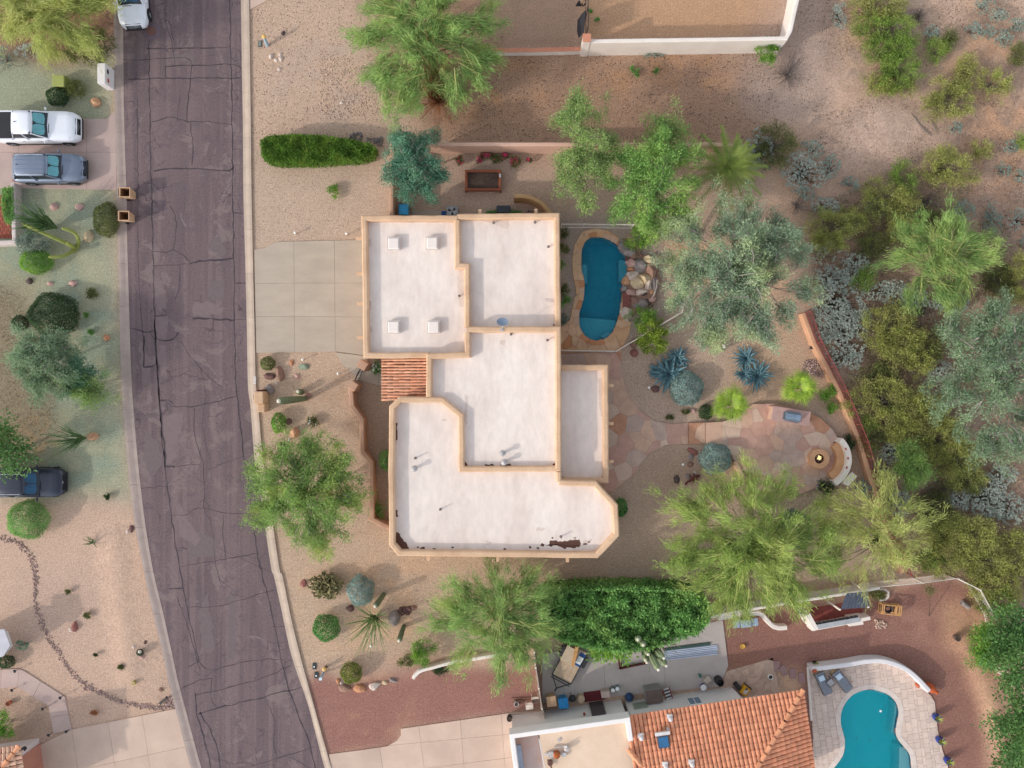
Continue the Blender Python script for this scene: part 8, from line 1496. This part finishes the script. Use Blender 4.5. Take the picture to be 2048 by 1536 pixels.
# spiky plants -------------------------------------------------------
def blades(name, label, px, py, n, r, h, wd, leaf, seed, lean=(0, 0), cat='agave', z0=0.0, up=(.15, 1.2), base_r=.06, part='leaf', curve=.15, h0=None):
    """rosette of stiff blades, each a leaf of its own"""
    rng = random.Random(seed); x, y = W(px, py, h0 if h0 is not None else h * .3); root = thing(name, label, cat, (x, y, z0))
    for k_ in range(n):
        t = (k_ + .5) / n; a = k_ * 2.39996 + rng.uniform(-.2, .2); el = up[1] - (up[1] - up[0]) * t ** .8; L = r * rng.uniform(.85, 1.12) * (.55 + .45 * min(1, t * 1.8)); d = Vector((math.cos(a) * math.cos(el) + lean[0], math.sin(a) * math.cos(el) + lean[1], math.sin(el))).normalized(); s = d.cross(Vector((0, 0, 1))).normalized(); nn = s.cross(d)
        p0 = Vector((math.cos(a), math.sin(a), 0)) * base_r * t + Vector((0, 0, .04 + .1 * (1 - t))); P = []
        for f, w in ((0, .55), (.35, 1.0), (.7, .62), (1, .0)):
            c = p0 + d * L * f - Vector((0, 0, curve * L * f * f)); P += [c + s * wd * w * .5 + nn * wd * .18 * w, c - nn * wd * .05, c - s * wd * w * .5 + nn * wd * .18 * w]
        F = []
        for i in range(3): F += [(i * 3, i * 3 + 1, i * 3 + 4, i * 3 + 3), (i * 3 + 1, i * 3 + 2, i * 3 + 5, i * 3 + 4)]
        B().raw(P, F).build(part, leaf, root)
    return root
AGM = mat('agave_blue', S(120, 154, 160), S(84, 122, 134), .7, 3, rand=.16)
for a in (('large open blue agave above the grey dome shrub', 1338, 748, 54, 1.35, 1.0, .22), ('smaller blue agave at the ironwood\'s lower edge', 1355, 716, 40, .95, .8, .17), ('little blue agave offset left of the large one', 1313, 743, 28, .7, .6, .13), ('upper dense blue agave of the right hand pair', 1492, 717, 50, 1.0, .9, .15), ('lower dense blue agave of the right hand pair', 1515, 752, 60, 1.2, .9, .16), ('small blue agave filling the left side of the right hand pair', 1488, 748, 34, .75, .6, .13)):
    blades('blue_agave', a[0], a[1], a[2], a[3], a[4], a[5], a[6], AGM, nxt(), up=(.1, 1.3))
def fan_palm(name, label, px, py, r, h, leaf, seed, n=14, cat='palm'):
    rng = random.Random(seed); x, y = W(px, py, h); root = thing(name, label, cat, (x, y, 0)); b_ = B(); b_.lathe([(.2, 0), (.16, h * .5), (.14, h - .1)], n=9); b_.build('trunk', BARK_B, root)
    for k_ in range(n):
        a = k_ * 2.39996; el = .85 - 1.0 * (k_ / n); st = r * (.10 + .32 * k_ / n); tip = Vector((math.cos(a) * math.cos(el), math.sin(a) * math.cos(el), math.sin(el) * .8)); c = tip * st + Vector((0, 0, h)); s = tip.cross(Vector((0, 0, 1))).normalized(); fr = B(); fr.tube([(0, 0, h - .05), c], .018, 4); m_ = 15
        for q in range(m_):
            f = -1.0 + 2.0 * q / (m_ - 1); d = (tip * math.cos(f) + s * math.sin(f)).normalized(); L = r * .74 * (.75 + .25 * math.cos(f)) * rng.uniform(.8, 1.12); e = c + d * L - Vector((0, 0, .18 * L)); w = s * .03 if abs(f) < .8 else tip * .03; m2 = c + d * L * .55; fr.raw([c, m2 + w * 1.1, e, m2 - w * 1.1], [(0, 1, 2, 3)])
        fr.build('frond', leaf, root)
    return root
PALM = mat('palm_green', S(160, 186, 56), S(104, 140, 38), .6, 2.5, rand=.18, island=.12); PALMB = mat('ball_palm_lime', S(160, 184, 48), S(112, 146, 34), .6, 2.5, rand=.2); PALMD = mat('palm_deep', S(134, 162, 46), S(96, 130, 36), .6, 2.5, rand=.18, island=.12)
fan_palm('fan_palm', 'bright yellow green fan palm left of the terrace steps', 1461, 808, 1.35, 1.5, PALM, 1)
fan_palm('fan_palm', 'bright fan palm above the barbecue island', 1598, 774, 1.3, 1.6, PALM, 2)
shrub('ball_palm', 'fuzzy yellow green ball shaped plant by the pool fence', 1305, 672, 37, 37, 2.0, leafmat('lime_leaf', S(164, 186, 54), S(116, 148, 38), None, .35, 1.5), 'tuft', 401, cat='shrub', dens=1.7)
# date palm: feather fronds
x, y = W(1455, 336, 2.2); dp = thing('date_palm', 'date palm with arching feather fronds behind the ironwood', 'palm', (x, y, 0)); b_ = B(); b_.lathe([(.28, 0), (.22, 1.2), (.24, 2.2)], n=10); b_.build('trunk', BARK_B, dp); DPM = mat('date_palm_green', S(156, 172, 82), S(106, 128, 58), .6, 2, rand=.15); rng_ = random.Random(9)
for k_ in range(28):
    a = k_ * 2.39996; el = 1.1 - 1.25 * k_ / 28; L = 2.9 * rng_.uniform(.85, 1.1); d = Vector((math.cos(a) * math.cos(el), math.sin(a) * math.cos(el), math.sin(el))); s = Vector((-math.sin(a), math.cos(a), 0)); fr = B(); pts = [Vector((0, 0, 2.2)) + d * L * f - Vector((0, 0, .55 * L * f * f)) for f in (0, .25, .5, .75, 1)]; fr.tube(pts, [.03, .025, .02, .015, .008], 4)
    for q in range(20):
        f = .12 + .86 * q / 19; p = pts[0].lerp(pts[0], 0) + d * L * f - Vector((0, 0, .55 * L * f * f)); ll = .42 * math.sin(min(1, f * 1.1 + .12) * math.pi * .9) + .1
        for sg in (1, -1): e = p + (s * sg * .8 + d * .65).normalized() * ll - Vector((0, 0, .08)); fr.raw([p - d * .045, e, p + d * .055], [(0, 1, 2)])
    fr.build('frond', DPM, dp)
b_ = B()
for k_ in range(5): a = k_ * 1.3; b_.tube([(0, 0, 2.1), (.4 * math.cos(a), .4 * math.sin(a), 1.9), (.6 * math.cos(a), .6 * math.sin(a), 1.5)], .05, 5)
b_.build('dead_frond', mat('dead_frond', S(214, 150, 80), S(186, 122, 62), .9, 3), dp)
# sotol and ocotillo: bundles of long stems, and columnar cacti
CAC = mat('cactus_green', S(112, 124, 92), S(92, 104, 78), .8, 3, grain=.12, gscale=20); CACP = mat('cactus_pale', S(158, 162, 118), S(130, 138, 98), .8, 3); CACTIP = mat('cactus_wool', S(222, 214, 198), S(200, 190, 172), .9, 3); OCO = mat('ocotillo_green', S(150, 166, 108), S(112, 134, 82), .85, 3, rand=.12); OCOD = mat('ocotillo_dark', S(106, 134, 84), S(78, 108, 66), .85, 3, rand=.15); CHO = mat('cholla_brown', S(138, 134, 92), S(108, 100, 70), .9, 4, rand=.2)
def wand(name, label, px, py, n, L, spread, mt, seed, cat='ocotillo', lean=(0, 0), r=.028):
    rng = random.Random(seed); x, y = W(px, py); root = thing(name, label, cat, (x, y, 0))
    for k_ in range(n):
        a = rng.uniform(0, 6.283); t = math.sqrt(rng.uniform(.02, 1)) * spread; l = L * rng.uniform(.7, 1.1); ex = l * math.sin(t) * math.cos(a) + lean[0] * l; ey = l * math.sin(t) * math.sin(a) + lean[1] * l; ez = l * math.cos(t); bx = rng.uniform(-.12, .12); by = rng.uniform(-.12, .12)
        B().tube([(bx * .4, by * .4, 0), (ex * .3 + bx, ey * .3 + by, ez * .42), (ex * .66, ey * .66, ez * .78), (ex, ey, ez)], [r * 1.2, r, r * .8, r * .35], 5).build('stem', mt, root)
    return root
wand('ocotillo', 'sprawling pale green ocotillo beside the large grey boulder', 752, 1232, 62, 2.3, .95, OCO, 1, lean=(-.12, -.25))
wand('ocotillo', 'dense dark ocotillo leaning towards the courtyard wall', 112, 455, 90, 2.9, .5, OCOD, 2, lean=(-.18, .06), r=.03)
wand('sotol', 'dark green sotol fan growing behind a smooth boulder', 170, 876, 60, 2.3, .62, OCOD, 3, cat='sotol', lean=(-.35, -.02), r=.022)
wand('small_agave', 'small spiky plant on the pink sand', 186, 1085, 10, .7, 1.0, OCOD, 4, cat='agave')
wand('ocotillo', 'thin stemmed green cactus behind the saguaro cluster', 1305, 1262, 40, 2.2, .8, OCO, 5, lean=(.05, -.25))
def column(b_, path, r0, r1=None, ribs=12, seg=10):
    """ribbed cactus column with a domed end"""
    path = smooth_path(path, 4) if len(path) > 2 else [tuple(Vector(path[0]).lerp(Vector(path[1]), i / 8)) for i in range(9)]; m_ = len(path); P = []; F = []; n = ribs * 2; r1 = r1 or r0
    for i, p in enumerate(path):
        p = Vector(p); d = (Vector(path[min(i + 1, m_ - 1)]) - Vector(path[max(i - 1, 0)])).normalized(); a = d.cross(Vector((.3, 1, .1))).normalized(); c = d.cross(a); t = i / (m_ - 1); r = (r0 + (r1 - r0) * math.sin(min(1, t * 1.25) * math.pi / 2)) * (1 if t < .86 else math.sqrt(max(.02, 1 - ((t - .86) / .14) ** 2)))
        for k_ in range(n): th = 2 * math.pi * k_ / n; rr = r * (1.0 if k_ % 2 else .86); P.append(p + a * rr * math.cos(th) + c * rr * math.sin(th))
    for i in range(m_ - 1):
        for k_ in range(n): F.append((i * n + k_, i * n + (k_ + 1) % n, (i + 1) * n + (k_ + 1) % n, (i + 1) * n + k_))
    F.append(tuple((m_ - 1) * n + k_ for k_ in range(n))); b_.raw(P, F); return Vector(path[-1])
def cactus(name, label, px, py, tip, h, r0, r1, mt=CAC, cat='cactus'):
    """base pixel, tip pixel seen at height h"""
    x, y = W(px, py); tx, ty = W(*tip, h); root = thing(name, label, cat, (x, y, 0)); b_ = B(); e = column(b_, [(0, 0, 0), ((tx - x) * .3, (ty - y) * .3, h * .35), ((tx - x) * .65, (ty - y) * .65, h * .7), (tx - x, ty - y, h)], r0, r1); b_.build('column', mt, root)
    w = B(); w.lathe([(r1 * .55, 0), (r1 * .42, .05), (r1 * .15, .09)], (e.x, e.y, e.z - .03), 10); w.build('woolly_tip', CACTIP, root); return root
cactus('saguaro', 'tall saguaro with a white tip in the front yard gravel', 612, 797, (557, 802), 3.6, .16, .24)
cactus('barrel_cactus', 'short dark cactus behind the tall saguaro', 604, 784, (596, 783), .8, .18, .2)
cactus('columnar_cactus', 'upper ribbed column cactus with pale top beside the blue grey dome', 768, 1188, (750, 1213), 1.7, .14, .19)
cactus('columnar_cactus', 'lower ribbed column cactus right of the ocotillo', 808, 1252, (798, 1282), 1.9, .14, .18)
cactus('golden_cactus', 'stout golden ribbed cactus with woolly top under the ironwood', 1424, 702, (1448, 693), 1.1, .22, .30, CACP)
cactus('barrel_cactus', 'dark green barrel cactus above a pink stone on the sand', 282, 1306, (279, 1304), .5, .2, .24, mat('cactus_dark', S(84, 88, 66), S(64, 68, 52)))
cactus('barrel_cactus', 'yellow golden barrel cactus alone on the sand', 269, 1365, (267, 1366), .3, .12, .14, mat('cactus_yellow', S(186, 168, 40), S(158, 140, 30)))
x, y = W(152, 497); ac = thing('arching_cactus', 'arching green cactus with long curved arms on green gravel', 'cactus', (x, y, 0))
for pts in ([(152,497,0),(130,485,.8),(100,472,1.4),(70,458,1.9),(42,446,2.2)], [(152,497,0),(157,485,.6),(153,470,1.1),(140,461,1.5),(122,456,1.8)], [(152,497,0),(140,506,.6),(122,513,1.0),(96,514,1.3)], [(152,497,0),(143,490,.8),(132,485,1.2)]):
    b_ = B(); column(b_, [(W(p[0], p[1], p[2])[0] - x, W(p[0], p[1], p[2])[1] - y, p[2]) for p in pts], .15, .11, 6); b_.build('arm', mat('arching_cactus_green', S(150, 156, 80), S(120, 130, 66), .8, 3), ac)
x, y = W(1288, 1272); sg = thing('saguaro', 'many armed pale saguaro cluster at the edge of the hedge', 'cactus', (x, y, 0))
for bp, tp, h in (((1286,1275),(1317,1340),4.2), ((1280,1272),(1276,1279),3.4), ((1282,1272),(1287,1290),3.3), ((1284,1274),(1297,1309),3.0), ((1288,1276),(1328,1317),3.6), ((1290,1276),(1333,1332),3.2), ((1285,1275),(1291,1320),2.6), ((1283,1275),(1294,1325),2.4), ((1288,1276),(1322,1316),3.2)):
    a = W(*bp); c = W(*tp, h); b_ = B(); e = column(b_, [(a[0] - x, a[1] - y, .4), (a[0] * .55 + c[0] * .45 - x, a[1] * .55 + c[1] * .45 - y, h * .45), (c[0] - x, c[1] - y, h)], .18, .22, 9); o = b_.build('arm', mat('saguaro_pale', S(138, 148, 112), S(114, 126, 94), .8, 3), sg); w = B(); w.lathe([(.10, 0), (.08, .05), (.03, .08)], (e.x, e.y, e.z - .02), 9); w.build('woolly_tip', CACTIP, o)
# cholla: short jointed stems
x, y = W(652, 1172, .5); ch = thing('cholla', 'bristly brown green cholla beside the blue grey dome shrub', 'cactus', (x, y, 0)); rng_ = random.Random(4)
for k_ in range(46):
    a = k_ * 2.39996; t = math.sqrt((k_ + .5) / 46); ex, ey = 1.25 * t * math.cos(a), .95 * t * math.sin(a); ez = .95 * math.sqrt(1 - t * t * .8) * rng_.uniform(.75, 1.05); b_ = B(); b_.tube([(0, 0, 0), (ex * .4, ey * .4, ez * .6), (ex, ey, ez)], [.05, .055, .05], 6)
    for q in range(6): d = Vector((rng_.gauss(0, 1), rng_.gauss(0, 1), rng_.uniform(.2, 1))).normalized(); p = Vector((ex, ey, ez)) * rng_.uniform(.75, 1.0); b_.tube([p, p + d * .13, p + d * .22 + Vector((0, 0, .03))], [.045, .05, .03], 6)
    b_.build('joint', CHO, ch)
x, y = W(1893, 270); rt = B(); rt.tube([W3(1822,226,.03), W3(1834,243,.08), W3(1850,262,.06), W3(1864,272,.02)], [.02, .05, .05, .02]); rt.tube([W3(1862,240,.03), W3(1868,255,.06), W3(1873,268,.03)], [.02, .03, .02]); tag(rt.build('dead_root', TW_GREY), 'bare dead branch lying at the foot of wide thin creosote', 'dead branch')
x, y = W(1856, 1180, 1.5); sp = thing('sapling', 'thin dry sapling on the red gravel near the picket fence', 'sapling', W(1858, 1232)); d = Vector((x, y)) - Vector(W(1858, 1232)); b_ = B(); b_.tube([(0, 0, 0), (d.x * .5, d.y * .5, .9), (d.x, d.y, 1.7)], [.03, .025, .015]); b_.build('stem', BARK_B, sp); rg = np.random.default_rng(3); P = rg.normal(size=(350, 3)) * np.array([.2, .2, .15]) + np.array([d.x, d.y, 1.7]); V, F = leaves(P, rg.normal(size=(350, 3)), .16, .03, rg); add('foliage', mesh_np('foliage', V, F), L_OLIVE, sp)

# low dry undergrowth between the desert bushes: nobody could count it
rg = np.random.default_rng(77)
def ground_cover(name, label, poly, n, leaf, hh, ln, wd, thr, seed, colr=None):
    q = WP(poly); lo = np.min(q, 0); hi = np.max(q, 0); c = rg.uniform(lo, hi, (n * 3, 2)); c = c[np_inside(c[:, 0], c[:, 1], q)]; c = c[vnoise(c[:, 0], c[:, 1], .55, seed) * .6 + vnoise(c[:, 0], c[:, 1], 1.7, seed + 3) * .4 > thr][:n]
    P = np.concatenate([c, rg.uniform(.0, hh, (len(c), 1))], 1); D = rg.normal(size=(len(c), 3)) + np.array([0, 0, .3]); V, F = leaves(P, D, rg.uniform(.6, 1.3, len(c)) * ln, rg.uniform(.7, 1.2, len(c)) * wd, rg, .3)
    o = add(name, mesh_np(name, V, F), leaf, kind='stuff'); o['label'] = label
SCRUB = [(1615,420),(1700,380),(1790,330),(1960,380),(2060,540),(2060,1200),(1990,1200),(1900,1150),(1800,1130),(1750,950),(1690,800),(1630,640)]
L_LIT = leafmat('dry_litter', S(150, 128, 106), S(104, 86, 72), S(132, 122, 90), .1, 1.0); L_LITG = leafmat('olive_litter', S(130, 132, 74), S(92, 96, 56), S(150, 150, 92), .2, 1.0); L_LITS = leafmat('grey_litter', S(166, 168, 154), S(122, 126, 118), None, .1, 1.0)
ground_cover('undergrowth', 'dry brown undergrowth between desert bushes', SCRUB, 30000, L_LIT, .22, .16, .025, .42, 5)
ground_cover('undergrowth', 'olive undergrowth between desert bushes', SCRUB, 17000, L_LITG, .4, .12, .045, .52, 9)
ground_cover('undergrowth', 'grey undergrowth between desert bushes', SCRUB, 16000, L_LITS, .35, .10, .045, .56, 14)
ground_cover('undergrowth', 'sparse dry grass at the upper right', [(1640,-20),(2060,-20),(2060,420),(1780,330),(1620,280)], 9000, L_LIT, .15, .13, .02, .5, 21)
ground_cover('leaf_litter', 'leaf litter under trees across the street', [(-20,560),(60,600),(110,760),(120,880),(40,940),(-20,930)], 5000, L_LIT, .05, .10, .035, .35, 31)
ground_cover('leaf_litter', 'brown litter under the corner palo verde', [(-20,-20),(232,-20),(232,80),(200,140),(100,120),(-20,150)], 4500, L_LIT, .05, .09, .03, .35, 41)
ground_cover('leaf_litter', 'brown litter around the huge palo verde', [(720,60),(1010,60),(1000,230),(860,250),(760,210)], 4500, L_LIT, .05, .09, .03, .4, 51)
